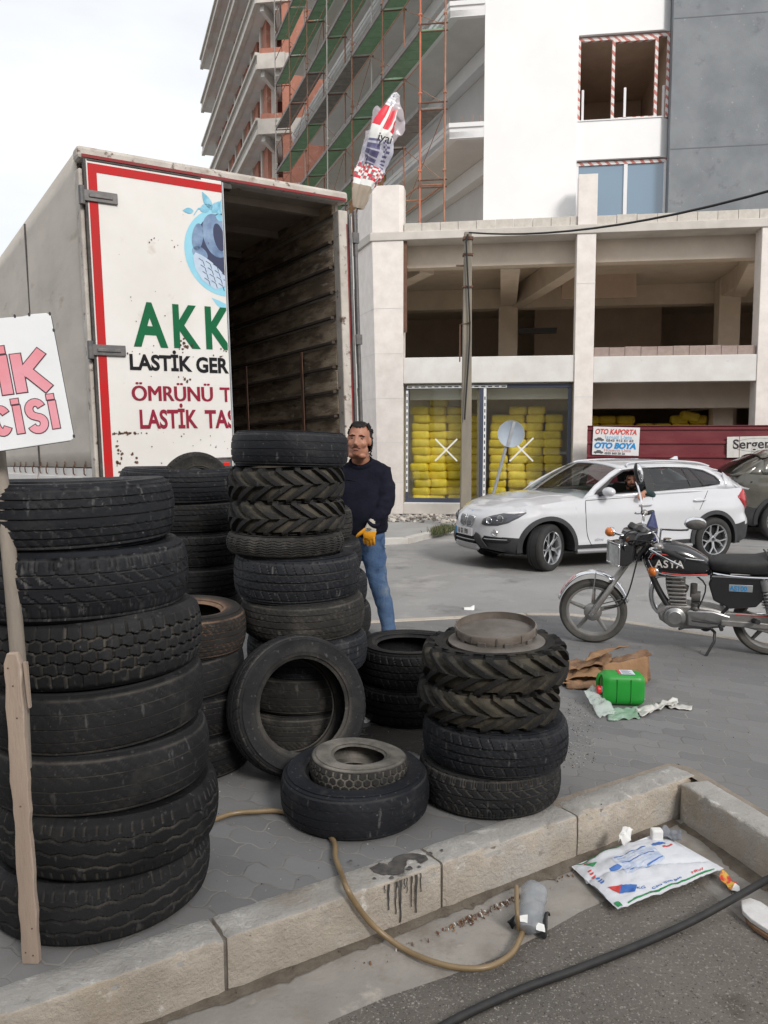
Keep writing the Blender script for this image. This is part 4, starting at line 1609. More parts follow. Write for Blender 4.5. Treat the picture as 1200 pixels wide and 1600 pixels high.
def add_dust(m, col, amount, scuff):
    """dried dirt caught in the tread grooves, and pale scuffs dragged across the ribs"""
    nt = m.node_tree
    n, l = nt.nodes, nt.links
    b = n['Principled BSDF']
    src = b.inputs['Base Color'].links[0].from_socket
    at_ = n.new('ShaderNodeAttribute')
    at_.attribute_name = 'dust'
    tc = n.new('ShaderNodeTexCoord')
    oi = n.new('ShaderNodeObjectInfo')
    ad = n.new('ShaderNodeVectorMath')
    ad.operation = 'MULTIPLY_ADD'
    l.new(oi.outputs['Random'], ad.inputs[0])
    ad.inputs[1].default_value = (17, 71, 43)
    l.new(tc.outputs['Object'], ad.inputs[2])

    def nz(scale, sc_=(1, 1, 1), det=5):
        mp = n.new('ShaderNodeMapping')
        mp.inputs['Scale'].default_value = sc_
        l.new(ad.outputs[0], mp.inputs['Vector'])
        t = n.new('ShaderNodeTexNoise')
        t.inputs['Scale'].default_value = scale
        t.inputs['Detail'].default_value = det
        l.new(mp.outputs['Vector'], t.inputs['Vector'])
        return t.outputs['Fac']

    def rr(v, a0, a1, b0, b1):
        q = n.new('ShaderNodeMapRange')
        for k, vv in zip(('From Min', 'From Max', 'To Min', 'To Max'), (a0, a1, b0, b1)):
            q.inputs[k].default_value = vv
        l.new(v, q.inputs['Value'])
        return q.outputs['Result']

    def mul(u, v):
        q = n.new('ShaderNodeMath')
        q.operation = 'MULTIPLY'
        l.new(u, q.inputs[0])
        l.new(v, q.inputs[1])
        return q.outputs[0]

    def mix(f, u, c):
        q = n.new('ShaderNodeMixRGB')
        l.new(f, q.inputs['Fac'])
        l.new(u, q.inputs['Color1'])
        q.inputs['Color2'].default_value = (*c, 1)
        return q.outputs['Color']
    c = mix(mul(at_.outputs['Fac'], rr(nz(7), .35, .62, .12 * amount, amount)), src, col)
    c = mix(rr(nz(9, (5, 5, 1.2), 7), .63, .74, 0, scuff), c, (.20, .195, .19))
    c = mix(rr(nz(70, (1, 1, 1), 2), .71, .76, 0, scuff * .9), c, (.26, .25, .24))
    l.new(c, b.inputs['Base Color'])


add_dust(m_tyre, (.115, .105, .092), .75, .28)
add_dust(m_tyre_blue, (.085, .083, .082), .55, .40)
add_dust(m_tyre_mud, (.105, .094, .073), .8, .22)
add_dust(m_tyre_dusty, (.15, .14, .122), .8, .25)
m_tyre_rust = mat('rust_bead_rubber', (.020, .019, .018), (.034, .032, .030), 5, .8, .3, 60, spec=.15)
m_tyre_pale = mat('pale_dusty_rubber', (.030, .029, .028), (.05, .048, .045), 6, .85, .35, 60, spots=[((.13, .12, .105), 8, .56, .74)], spec=.15)
add_dust(m_tyre_rust, (.27, .17, .115), 1.0, .2)
add_dust(m_tyre_pale, (.27, .25, .22), 1.0, .3)
add_dust(m_tyre_wet, (.05, .048, .045), .5, .1)


def tri(x):
    return abs((x % 1) * 2 - 1)


def tyre_mesh(name, Rr, Wd, rb, kind, nA=300, seed=0, bulge=1.0):
    """a tyre lying flat, its axis along Z, resting on z = 0"""
    g = np.random.default_rng(seed)
    w = Wd / 2
    tw = .80 * w                                  # half tread width
    crown = .035 * Rr
    ns = 40 if kind in ('hex',) else 56
    s_t = np.linspace(-1, 1, ns)
    rib_s = {'rib': (-.62, -.22, .22, .62), 'rib5': (-.7, -.38, 0, .38, .7), 'zig': (-.5, 0, .5), 'wide': (-.45, 0.0, .45), 'worn': (-.55, -.05, .5), 'sipe': (-.45, .05, .5), 'fine': (-.66, -.33, 0, .33, .66)}.get(kind, ())
    gw = {'rib': .035, 'rib5': .03, 'zig': .05, 'wide': .06, 'worn': .03, 'sipe': .04, 'fine': .028}.get(kind, .04)
    if kind in ('rib', 'rib5', 'wide', 'worn', 'sipe', 'fine'):
        ex = []
        for q in rib_s:
            ex += [q - gw - .004, q - gw, q + gw, q + gw + .004]
        s_t = np.array(sorted(set(list(np.linspace(-1, 1, 30)) + ex)))
    tread = [(Rr - crown * abs(s) ** 2.4, s * tw, s) for s in s_t]
    mid = rb + .52 * (Rr - rb)
    side = [(rb, .72), (rb + .006, .78), (rb + .018, .84), (rb + .12 * (Rr - rb), .90), (rb + .25 * (Rr - rb), .965), (rb + .27 * (Rr - rb), .975), (rb + .275 * (Rr - rb), .966), (mid, 1.0 * bulge), (rb + .72 * (Rr - rb), .985), (rb + .74 * (Rr - rb), .995), (rb + .76 * (Rr - rb), .98), (Rr - crown - .02, .93), (Rr - crown - .007, .87)]
    prof = []
    for r_, z in side:
        prof.append((r_, -z * w, None))
    prof += tread
    for r_, z in reversed(side):
        prof.append((r_, z * w, None))
    th = .016 if Rr < .36 else .02
    inner = [(rb + .005, .68 * w), (rb + .05 * Rr, .85 * w), (mid, w - th), (Rr - crown - .045, .80 * w), (Rr - .035, .4 * w), (Rr - .033, 0), (Rr - .035, -.4 * w), (Rr - crown - .045, -.80 * w), (mid, -w + th), (rb + .05 * Rr, -.85 * w), (rb + .005, -.68 * w)]
    prof += [(a, b_, None) for a, b_ in inner]
    n = len(prof)
    th_ = np.arange(nA) / nA
    Rm = np.zeros((nA, n))
    Dm = np.zeros((nA, n))
    Zm = np.zeros((nA, n))
    for j, (r_, z, s) in enumerate(prof):
        d = np.zeros(nA)
        zz = np.full(nA, z)
        if s is not None:
            a = abs(s)
            if kind in ('rib', 'rib5', 'wide', 'worn', 'sipe', 'fine'):
                gd = {'worn': .004, 'wide': .011, 'fine': .006}.get(kind, .008)
                ing = min(abs(s - q) for q in rib_s) <= gw + .001
                if ing:
                    d -= gd
                elif kind == 'wide':
                    ph = (th_ * 46 + (s * .9)) % 1
                    d -= np.where(ph < .10, .006, 0) * (a > .5)
                    d -= np.where(((th_ * 64 + s * 2.0) % 1) < .10, .004, 0) * (a <= .45)
                elif kind == 'sipe':
                    ph = (th_ * 40 + 1.3 * np.sin(s * 1.9)) % 1
                    d -= np.where(ph < .16, .006, 0) * (a > .15)
                    d -= np.where(((th_ * 80) % 1) < .2, .004, 0) * (a > .62)
                elif kind == 'fine':
                    d -= np.where(((th_ * 72 + s * 3) % 1) < .14, .0035, 0) * (a > .36)
                else:
                    ph = (th_ * (58 if kind != 'worn' else 44) + s * 2.2) % 1
                    d -= np.where(ph < .12, .004 if kind != 'worn' else .002, 0) * ((a > .66) | ((a < .6) & (a > .25)))
                d -= .006 * max(0, a - .93) / .07
            elif kind == 'zig':
                for q in rib_s:
                    c_ = q + .055 * (tri(th_ * 34 + q) - .5) * 2
                    d -= np.where(np.abs(s - c_) < gw, .009, 0)
                d -= np.where(((th_ * 68) % 1) < .16, .006, 0) * (a > .74)
            elif kind == 'block':
                row = int((s + 1) / 2 * 5)
                edges = [-.6, -.2, .2, .6]
                for q in edges:
                    c_ = q + .05 * (tri(th_ * 50 + q * 1.3) - .5) * 2
                    d -= np.where(np.abs(s - c_) < .04, .010, 0)
                rowid = np.digitize(s + .0 * th_, edges)
                ph = (th_ * 50 + rowid * .5) % 1
                d -= np.where(ph < .13, .010, 0)
            elif kind == 'hex':
                best = np.full(nA, 9.0)
                sec = np.full(nA, 9.0)
                NH = 36
                px = Rr * 2 * pi / NH
                for rrow in range(-3, 4):
                    off = (rrow % 2) * .5
                    ph = ((th_ * NH + off) % 1 - .5) * px
                    dz = s * tw - rrow * px * .80
                    for kx in (-px, 0, px):
                        dd = np.sqrt((ph + kx) ** 2 + dz ** 2)
                        sec = np.minimum(sec, np.maximum(best, dd))
                        best = np.minimum(best, dd)
                d -= np.where(sec - best < .0065, .006, 0) * (a < .93)
            elif kind == 'wave':
                for q in (-.7, -.42, -.14, .14, .42, .7):
                    c_ = q + .07 * np.sin(th_ * 2 * pi * 30)
                    d -= np.where(np.abs(s - c_) < .05, .006, 0)
                d += .006 * (1 - a)
            elif kind == 'lug':
                N_ = 19
                half = 0 if s < 0 else .5
                ph = (th_ * N_ + half + a * 1.02) % 1
                wid = .40 + .16 * (1 - a)
                hgt = .028
                up_ = np.clip((wid / 2 - np.abs(ph - .5)) / .045, 0, 1)
                reach = 1.0 if a < 1 else 1
                d = -hgt + hgt * up_ * reach
                if a < .10:
                    d = np.where(up_ > 0, d, -hgt + .012)
        else:
            d = g.normal(0, .0004, nA)
            if kind == 'lug' and r_ > Rr - crown - .03:
                half = 0 if z < 0 else .5
                ph = (th_ * 19 + half + 1.05) % 1
                up_ = np.clip((.20 - np.abs(ph - .5)) / .045, 0, 1)
                d = d + (up_ - 1) * .030
                zz = z + np.sign(z) * (up_ * .014 - .010)
        Rm[:, j] = r_ + d
        if s is not None:
            Dm[:, j] = np.clip(-d / (.024 if kind == 'lug' else .007), 0, 1)
        elif r_ < rb + .14 * (Rr - rb):
            Dm[:, j] = .8
        elif kind == 'hex':
            Dm[:, j] = .75
        elif r_ < rb + .3 * (Rr - rb):
            Dm[:, j] = .25
        Zm[:, j] = zz
    an = th_ * 2 * pi
    # out-of-round sag so no two walls are perfect
    sag = 1 + .006 * np.sin(an * 2 + seed)[:, None] + .004 * np.sin(an * 3 + 2 * seed)[:, None]
    X = Rm * np.cos(an)[:, None] * sag
    Y = Rm * np.sin(an)[:, None] * sag
    Z = Zm + w + .004 * np.sin(an * 2 + 1 + seed)[:, None]
    vs = np.stack([X, Y, Z], -1).reshape(-1, 3)
    i = np.arange(nA)[:, None]
    j = np.arange(n)[None, :]
    i2, j2 = (i + 1) % nA, (j + 1) % n
    fs = np.stack([i * n + j, i2 * n + j, i2 * n + j2, i * n + j2], -1).reshape(-1, 4)
    me = bpy.data.meshes.new(name)
    me.from_pydata(vs.tolist(), [], fs.tolist())
    at_ = me.attributes.new('dust', 'FLOAT', 'POINT')
    at_.data.foreach_set('value', Dm.reshape(-1).astype(np.float32))
    set_sharp(me, 32)
    return me


T = {}
T['truck_rib'] = (tyre_mesh('tyre', .385, .215, .235, 'rib5', 360, 1), .385, .215)
T['truck_slant'] = (tyre_mesh('tyre', .40, .235, .235, 'sipe', 380, 2), .40, .235)
T['truck_block'] = (tyre_mesh('tyre', .39, .225, .235, 'block', 420, 3), .39, .225)
T['truck_zig'] = (tyre_mesh('tyre', .39, .215, .235, 'zig', 380, 4), .39, .215)
T['truck_worn'] = (tyre_mesh('tyre', .385, .21, .235, 'worn', 360, 5), .385, .21)
T['car_rib'] = (tyre_mesh('tyre', .33, .205, .20, 'rib', 300, 6), .33, .205)
T['car_rib5'] = (tyre_mesh('tyre', .33, .205, .20, 'rib5', 300, 7), .33, .205)
T['car_wide'] = (tyre_mesh('tyre', .335, .22, .215, 'wide', 360, 8), .335, .22)
T['car_sipe'] = (tyre_mesh('tyre', .33, .21, .205, 'sipe', 360, 9), .33, .21)
T['car_worn'] = (tyre_mesh('tyre', .325, .205, .20, 'worn', 300, 10), .325, .205)
T['car_fine'] = (tyre_mesh('tyre', .325, .20, .205, 'fine', 360, 11), .325, .20)
T['lug'] = (tyre_mesh('tyre', .335, .205, .205, 'lug', 418, 12), .335, .205)
T['scooter'] = (tyre_mesh('tyre', .205, .105, .105, 'hex', 432, 13), .205, .105)
T['thin'] = (tyre_mesh('tyre', .315, .115, .22, 'wave', 360, 14), .315, .115)
T['small'] = (tyre_mesh('tyre', .23, .14, .125, 'block', 240, 15), .23, .14)
random.seed(77)
MATS = {'k': m_tyre, 'b': m_tyre_blue, 'm': m_tyre_mud, 'd': m_tyre_dusty, 'w': m_tyre_wet, 'r': m_tyre_rust, 'p': m_tyre_pale}


def tyre(kind, mk, loc, label, group=None, sc_=(1, 1, 1), tilt=None, rz=None):
    me, _, _ = T[kind]
    if not me.materials:
        me.materials.append(m_tyre)
    o = bpy.data.objects.new('tyre', me)
    COL.objects.link(o)
    o.material_slots[0].link = 'OBJECT'
    o.material_slots[0].material = MATS[mk]
    o.location = loc
    o.scale = sc_
    tl = tilt or (random.uniform(-1.2, 1.2), random.uniform(-1.2, 1.2))
    o.rotation_euler = (R(tl[0]), R(tl[1]), R(random.uniform(0, 360) if rz is None else rz))
    tag(o, label, 'tyre', group)
    return o


def stack(cx, cy, items, group, z=0.0):
    """items from the ground up: kind, material, sideways shift, scale, height scale, label"""
    for kind, mk, dx, dy, s_, sh, label in items:
        hh = T[kind][2] * sh
        o = tyre(kind, mk, (cx + dx, cy + dy, z + .003), label, group, (s_, s_, sh))
        z += hh * .985
    return z


# big stack in the left foreground: seven light lorry tyres
stack(-1.032, 2.80, [
    ('truck_zig', 'k', .00, .00, .99, 1.0, 'zigzag grooved lorry tyre on the ground, lowest of the tall stack by the wooden post'),
    ('truck_zig', 'k', .035, .00, 1.0, .97, 'dusty lorry tyre with notched shoulders, second from the ground behind the wooden post'),
    ('truck_worn', 'k', .005, .01, 1.0, 1.0, 'lorry tyre with scuffed sidewall, third from the ground behind the wooden post'),
    ('truck_worn', 'k', -.005, .01, .985, 1.0, 'very dark worn lorry tyre, below the blocky one behind the wooden post'),
    ('truck_block', 'k', -.012, .0, .985, 1.0, 'lorry tyre with chunky hexagonal tread blocks, in the stack behind the wooden post'),
    ('truck_slant', 'b', -.05, -.01, .96, .96, 'bluish lorry tyre with slanted tread cuts, second from top behind the wooden post'),
    ('truck_rib', 'b', -.085, -.01, .965, 1.0, 'ribbed lorry tyre on top of the front left stack beside the wooden post')],
    'tyres in the front left stack')
# stack behind it, under the lorry door
stack(-1.335, 5.30, [
    ('truck_worn', 'k', .0, .0, .98, 1.0, 'lowest of the hidden tyres in the stack below the white lorry door'),
    ('truck_worn', 'k', .01, .0, .98, 1.0, 'second lowest of the hidden tyres in the stack below the white lorry door'),
    ('truck_rib', 'k', .0, .0, .98, 1.0, 'third lowest of the hidden tyres in the stack below the white lorry door'),
    ('car_rib', 'k', .04, .0, 1.1, 1.0, 'narrow ribbed tyre partly hidden between the two front stacks below the lorry door'),
    ('car_wide', 'k', .02, .0, 1.08, 1.0, 'grooved tyre with slatted shoulder, third from top below the lorry door'),
    ('car_rib', 'k', .0, .0, 1.1, .98, 'ribbed tyre second from top in the stack below the lorry door'),
    ('truck_rib', 'b', -.01, .0, 1.02, 1.0, 'wide ribbed tyre on top of the stack below the lorry door')],
    'tyres in the stack below the lorry door')
tyre('small', 'd', (-1.27, 5.33, 1.33), 'small dusty tyre standing upright on the stack below the lorry door', None, (1, 1, 1), (88, 0), 28)
# middle left stack with the brownish top tyre
stack(-1.03, 3.98, [
    ('car_rib5', 'k', .03, .0, 1.02, .98, 'brown tinged tyre on the ground below three others beside the big left stack'),
    ('car_fine', 'k', .01, .0, 1.0, .98, 'dark tyre second from the ground between the left stack and the standing tyre'),
    ('car_worn', 'k', -.01, .0, 1.0, .98, 'very dark tyre directly below the one with the brown bead'),
    ('car_rib5', 'r', .0, .0, 1.0, 1.0, 'dusty ribbed tyre with a brown inner bead, topmost between the left and middle stacks')],
    'tyres in the low stack beside the front left stack')
# tall central stack
stack(-.455, 4.36, [
    ('car_fine', 'd', .0, .0, .98, .98, 'lowest tyre of the tall central stack, seen through the standing tyre'),
    ('car_worn', 'd', -.01, .0, .99, .98, 'second tyre from the ground in the central stack, seen through the standing tyre'),
    ('car_rib', 'b', .03, .0, 1.0, .98, 'dark bluish tyre just above the standing tyre in the central stack'),
    ('car_rib', 'd', .01, .0, 1.03, 1.0, 'dusty grey ribbed tyre, fourth from the ground in the central stack'),
    ('car_wide', 'b', -.025, .0, 1.02, 1.08, 'wide bluish tyre under the thin one in the central stack'),
    ('thin', 'd', -.085, -.01, 1.0, 1.0, 'thin dusty wavy tread tyre squeezed between wider ones in the central stack'),
    ('lug', 'm', -.075, .0, .945, .86, 'muddy worn tractor lug tyre, lower of two in the central stack'),
    ('lug', 'm', -.075, .0, .945, .90, 'chevron lug tractor tyre below the top tyre of the central stack'),
    ('car_worn', 'b', -.055, .0, .98, .90, 'cracked bluish tyre on top of the tall central stack')],
    'tyres in the tall central stack')
# a second stack close behind it
stack(-.42, 5.08, [
    ('car_worn', 'k', .0, .0, 1.0, .98, 'lowest tyre of the hidden stack behind the central stack'),
    ('car_rib5', 'k', .02, .0, 1.0, 1.0, 'dark tyre second from the ground behind the central stack'),
    ('car_wide', 'k', .0, .0, 1.0, .95, 'tyre peeping out at the right of the central stack above the wet patch'),
    ('car_rib', 'b', -.02, .0, 1.0, 1.0, 'tyre peeping out behind the central stack beside the jeans'),
    ('car_rib5', 'k', -.05, .0, 1.0, 1.0, 'tyre peeping out behind the thin tyre beside the yellow glove'),
    ('car_rib5', 'd', -.10, .0, .98, 1.0, 'topmost ribbed tyre peeping out between the lug tyres and the dark jacket')],
    'tyres in the stack behind the central stack')
# tyre standing on edge, leaning on the central stack
sy = tyre('car_wide', 'k', (0, 0, 0), 'large black tyre standing on edge, leaning on the central stack', None, (1.03, 1.03, .92), (0, 0), 0)
Ms = Matrix.Translation((-.425, 3.83, .338)) @ Matrix.Rotation(R(30), 4, 'Z') @ Matrix.Rotation(R(74), 4, 'X') @ Matrix.Translation((0, 0, -.10))
sy.matrix_world = Ms @ Matrix.Diagonal((1.03, 1.03, .92, 1))
# two wet tyres
stack(.17, 4.72, [
    ('car_wide', 'w', -.0, .0, .99, .98, 'wet blocky tyre on the ground, lower of the pair standing in spilt water'),
    ('car_wide', 'w', .005, .01, 1.0, 1.0, 'wet glossy tyre on top of the pair behind the lug tyre stack')],
    'wet tyres in a stack of two')
# right stack with the two tractor lug tyres
lz = stack(.498, 3.60, [
    ('car_sipe', 'k', -.01, .0, .985, .91, 'car tyre with curved sipes on the ground under the lug tyre stack'),
    ('car_wide', 'b', .015, .0, 1.0, .90, 'bluish grooved car tyre, second from the ground below the lug tyres'),
    ('lug', 'm', -.02, .0, .98, .80, 'mud stained chevron lug tyre, lower of two in the right stack'),
    ('lug', 'm', .01, .0, 1.0, .86, 'chevron lug tyre carrying the rusty rim in the right stack')],
    'tyres in the right stack with the rim')
# flat tyre in front with the small one lying on it
tyre('car_worn', 'b', (-.128, 3.43, .003), 'scuffed bluish tyre lying flat on the pavers in front, carrying a small tyre', None, (1.01, 1.01, .93), (.6, -.5))
tyre('scooter', 'p', (-.113, 3.42, .155), 'small dusty scooter tyre with hexagon tread lying on the flat front tyre', None, (1.05, 1.05, 1.0), (-2, 1))

# --- rim on the lug tyres
rim = thing('wheel_rim', 'rusty dented steel wheel rim ring lying on the top lug tyre', 'rim', (.515, 3.60, lz - .012), (2, -1, 0))
m_rimrust = mat('rim_rust', (.105, .082, .066), (.18, .155, .135), 7, .75, .3, 30, spots=[((.30, .28, .26), 5, .56, .72), ((.10, .06, .045), 11, .62, .74)], metal=.2)
m_castgrey = mat('dirty_casting', (.07, .06, .052), (.12, .105, .095), 12, .8)
m_rimgrey = mat('rim_plate', (.20, .18, .165), (.11, .095, .082), 5, .6, .2, 30, metal=.35)
mb = MB()
mb.lathe([(.215, .002), (.22, .016), (.185, .026), (.165, .026), (.16, .008), (.19, .004)], 64, closed=True)
mb.build('base_flange', m_rimgrey, rim, smooth=40)
mb = MB()
for i in range(9):
    a = 2 * pi * i / 9
    mb.box(.150, .176, -.02, .02, .018, .046, Matrix.Rotation(a, 4, 'Z'))
mb.lathe([(.150, .012), (.165, .02), (.165, .045), (.15, .045)], 48, closed=True)
mb.build('spacer', m_castgrey, rim, bevel=.004)
mb = MB()
Mr = rot(4, -2, 0, (.0, .02, .045))
mb.lathe([(.178, .0), (.186, .004), (.188, .032), (.184, .039), (.180, .039), (.182, .030), (.178, .008)], 72, Mr, closed=True)
mb.build('ring', m_rimrust, rim, smooth=40)
mb = MB()
mb.lathe([(0.0, .012), (.10, .012), (.178, .006), (.178, .001), (.10, .006), (0, .006)], 56, Mr)
mb.build('centre_plate', m_rimgrey, rim, smooth=40)
mb = MB()
for i in range(10):
    a = 2 * pi * i / 10 + .2
    mb.box(.186, .191, -.003, .003, .004, .036, Mr @ Matrix.Rotation(a, 4, 'Z'))
mb.build('weld_seam', m_castgrey, rim)
# ------------------------------------------------------------------ cars
def cat(pts, n):
    """Catmull-Rom through points"""
    pts = [Vector(p) for p in pts]
    out = []
    for i in range(len(pts) - 1):
        p0, p1, p2, p3 = pts[max(i - 1, 0)], pts[i], pts[i + 1], pts[min(i + 2, len(pts) - 1)]
        for k in range(n):
            t = k / n
            out.append(.5 * ((2 * p1) + (p2 - p0) * t + (2 * p0 - 5 * p1 + 4 * p2 - p3) * t * t + (3 * p1 - p0 - 3 * p2 + p3) * t ** 3))
    out.append(pts[-1])
    return out


def interp(tab, x):
    if x <= tab[0][0]:
        return tab[0][1]
    for (a, b_), (c, d) in zip(tab[:-1], tab[1:]):
        if x <= c:
            t = (x - a) / (c - a)
            t = t * t * (3 - 2 * t) * .5 + t * .5
            return b_ + (d - b_) * t
    return tab[-1][1]


m_carglass = glass('car_glass', (.55, .60, .60), trans=.62, ior=1.9)
m_screen = glass('windscreen_glass', (.85, .90, .88), trans=.85, ior=2.1)
m_blacktrim = mat('black_trim', (.012, .012, .014), None, r=.4)
m_clad = mat('dark_cladding', (.022, .023, .027), (.032, .033, .036), 8, .6)
m_cartyre = mat('car_tyre', (.016, .016, .017), (.028, .027, .026), 9, .8, .15, 60)
m_alloy = mat('alloy', (.52, .53, .55), None, r=.28, metal=.85)
m_dark = mat('dark_void', (.006, .006, .007), None, r=.9)
m_lampglass = glass('lamp_glass', (.95, .97, 1), trans=.9, ior=1.5)
m_redlens = mat('tail_red', (.45, .01, .015), (.30, .008, .01), 12, .15, coat=.6)
m_seat = mat('seat_cloth', (.05, .048, .045), None, r=.9)


def car_wheel(parent, x, y, side, steer, spoke='y'):
    w = bpy.data.objects.new('wheel', None)
    M0 = Matrix.Translation((x, y, .325)) @ Matrix.Rotation(R(steer), 4, 'Z') @ Matrix.Rotation(R(-90 * side), 4, 'X')
    mb = MB()
    mb.lathe([(.225, -.10), (.235, -.108), (.27, -.112), (.305, -.105), (.322, -.088), (.327, -.06), (.3275, -.052), (.321, -.05), (.321, -.042), (.328, -.04), (.329, 0), (.328, .04), (.321, .042), (.321, .05), (.3275, .052), (.327, .06), (.322, .088), (.305, .105), (.27, .112), (.235, .108), (.225, .10)], 56, M0)
    t = mb.build('wheel', m_cartyre, parent, smooth=35)
    mb = MB()
    mb.lathe([(.232, .102), (.226, .104), (.216, .085), (.205, .02), (.2, -.09)], 48, M0)
    mb.lathe([(.232, .102), (.228, .108), (.222, .106), (.214, .088)], 48, M0)
    mb.lathe([(0, .074), (.03, .073), (.052, .066), (.058, .05)], 20, M0)
    for k in range(5):
        a = 2 * pi * k / 5 + .3
        if spoke == 'y':
            for da, db in ((-.20, -.30), (.20, .30)):
                p = Vector((.045 * cos(a + da * .8), .045 * sin(a + da * .8), .062))
                q = Vector((.125 * cos(a + da * .42), .125 * sin(a + da * .42), .078))
                r_ = Vector((.218 * cos(a + db), .218 * sin(a + db), .086))
                mb.tube([p, q, r_], [.014, .013, .012], 6, M=M0)
        else:
            for da in (-.24, -.02, .22):
                p = Vector((.045 * cos(a), .045 * sin(a), .062))
                r_ = Vector((.218 * cos(a + da * 1.4), .218 * sin(a + da * 1.4), .086))
                mb.tube([p, r_], [.014, .013], 6, M=M0)
    mb.build('rim', m_alloy, t, smooth=40)
    mb = MB()
    mb.lathe([(.0, .03), (.2, .03), (.21, .02)], 30, M0)
    mb.build('brake_disc', m_dark, t)
    mb = MB()
    mb.lathe([(0, .0755), (.026, .0755), (.028, .072)], 20, M0)
    mb.build('hub_cap', m_black, t)
    return t


def make_car(name, label, loc, head, paint, spoke, steer, opts, scale=(1, 1, 1)):
    car = thing(name, label, 'car', loc, (0, 0, head))
    car.scale = scale
    half = cat([(-.86, 0), (-.855, .40), (-.80, .66), (-.64, .82), (-.36, .875), (0, .895), (.7, .90), (1.4, .90), (2.1, .895), (2.76, .892), (3.03, .862), (3.27, .765), (3.45, .58), (3.545, .32), (3.575, 0)], 12)
    ZS = [(-.86, 1.06), (-.6, 1.09), (-.2, 1.075), (.5, 1.035), (1.2, 1.01), (2.0, 1.0), (2.5, .968), (2.9, .925), (3.2, .885), (3.45, .84), (3.575, .805)]
    ra = .392

    def zlow(x, y):
        z = .24 + (.06 if x > 3.2 else 0) * min(1, max(0, (x - 3.2) / .3)) + .10 * min(1, max(0, (-.45 - x) / .3))
        if abs(y) > .6:
            for xa in (0, 2.76):
                d = abs(x - xa)
                if d < ra:
                    z = max(z, .325 + math.sqrt(ra * ra - d * d))
        return z

    NZ = 14
    cols = []
    xs_extra = []
    for p in half:
        xs_extra.append(p)
    # tighter columns at the arch ends
    more = []
    for xa in (0, 2.76):
        for d in (ra - .001, ra + .001, ra - .01, ra - .03, ra - .06):
            for s_ in (-1, 1):
                more.append(xa + s_ * d)
    pl = list(half)
    for x in more:
        for i in range(len(pl) - 1):
            a, b_ = pl[i], pl[i + 1]
            if a.x < x < b_.x and a.y > .5:
                t = (x - a.x) / (b_.x - a.x)
                pl.insert(i + 1, a.lerp(b_, t))
                break

    def shell_pt(i, z):
        p = pl[i]
        a, b_ = pl[max(i - 1, 0)], pl[min(i + 1, len(pl) - 1)]
        t = Vector((b_.x - a.x, b_.y - a.y)).normalized()
        nrm = Vector((t.y, -t.x))                    # inward
        if nrm.dot(Vector((1.3, 0)) - Vector((p.x, p.y))) < 0:
            nrm = -nrm
        front = max(0, min(1, (p.x - 2.85) / .6))
        rear = max(0, min(1, (-.35 - p.x) / .4))
        zs = interp(ZS, p.x)
        sd = interp([(.2, .05), (.33, .012), (.45, .022), (.62, .012), (.78, .0), (.86, .012), (.98, .035), (1.1, .055)], z)
        fr = interp([(.2, .10), (.30, .03), (.42, .0), (.56, .015), (.68, .03), (.75, .06), (.80, .12), (.9, .2)], z)
        re = interp([(.2, .10), (.3, .02), (.5, .0), (.62, .01), (.68, .05), (.9, .05), (1.1, .10)], z)
        o_ = sd * (1 - front) * (1 - rear) + fr * front + re * rear
        return Vector((p.x + nrm.x * o_, p.y + nrm.y * o_, z))

    body = MB()
    vs, fs, mi = [], [], []
    n = len(pl)
    for i, p in enumerate(pl):
        zl, zs = zlow(p.x, p.y), interp(ZS, p.x)
        for j in range(NZ + 1):
            vs.append(shell_pt(i, zl + (zs - zl) * j / NZ))
    for sgn in (1, -1):
        o_ = len(body.v)
        for v in vs:
            body.v.append(Vector((v.x, v.y * sgn, v.z)))
        for i in range(n - 1):
            for j in range(NZ):
                a = o_ + i * (NZ + 1) + j
                body.f.append([a, a + 1, a + NZ + 2, a + NZ + 1])
                zc = (vs[i * (NZ + 1) + j].z + vs[(i + 1) * (NZ + 1) + j + 1].z) / 2
                xc = pl[i].x
                dark = zc < .345 and (pl[i].y > .5) and xc < 3.0 and xc > -.4
                dark = dark or (xc > 3.0 and zc < .46 and pl[i].y > .42) or (xc <= -.4 and zc < .55) or (xc > 3.0 and zc < .42)
                body.mi.append(1 if dark else 0)
    # bonnet, spanning left edge to right edge
    K = 12

    def strip(i):
        q = shell_pt(i, interp(ZS, pl[i].x))
        out = []
        for k in range(K + 1):
            u = -1 + 2 * k / K
            cr = .075 * min(1, q.y / .8) * (1 - abs(u) ** 2.6)
            ridge = .012 * math.exp(-((abs(u) - .62) / .10) ** 2) * min(1, q.y / .6)
            out.append(Vector((q.x, q.y * u, q.z + cr + ridge)))
        return out
    for rng_ in ([i for i in range(n) if pl[i].x > 1.86], [i for i in range(n) if pl[i].x < -.58]):
        o_ = len(body.v)
        for i in rng_:
            body.v += strip(i)
        for a in range(len(rng_) - 1):
            for k in range(K):
                b0 = o_ + a * (K + 1) + k
                body.f.append([b0, b0 + 1, b0 + K + 2, b0 + K + 1])
                body.mi.append(0)
    bo = body.build('body', [paint, m_clad], car, smooth=32, weld=True)
    # greenhouse
    CX = .38
    ZR = [(-0.24, 1.355), (-0.07, 1.40), (0.28, 1.43), (0.78, 1.45), (1.28, 1.435), (1.58, 1.40)]

    def ysurf(x, z):
        zb = interp(ZS, x)
        zr = max(interp(ZR, x), zb + .15)
        t = max(0, min(1.15, (z - zb) / (zr - zb)))
        yb = .845 - max(0, (.08 - x)) * .16 - max(0, x - 1.6) * .02
        yr = .655 - max(0, (.18 - x)) * .12
        return yb + (yr - yb) * t + .022 * sin(pi * min(t, 1))

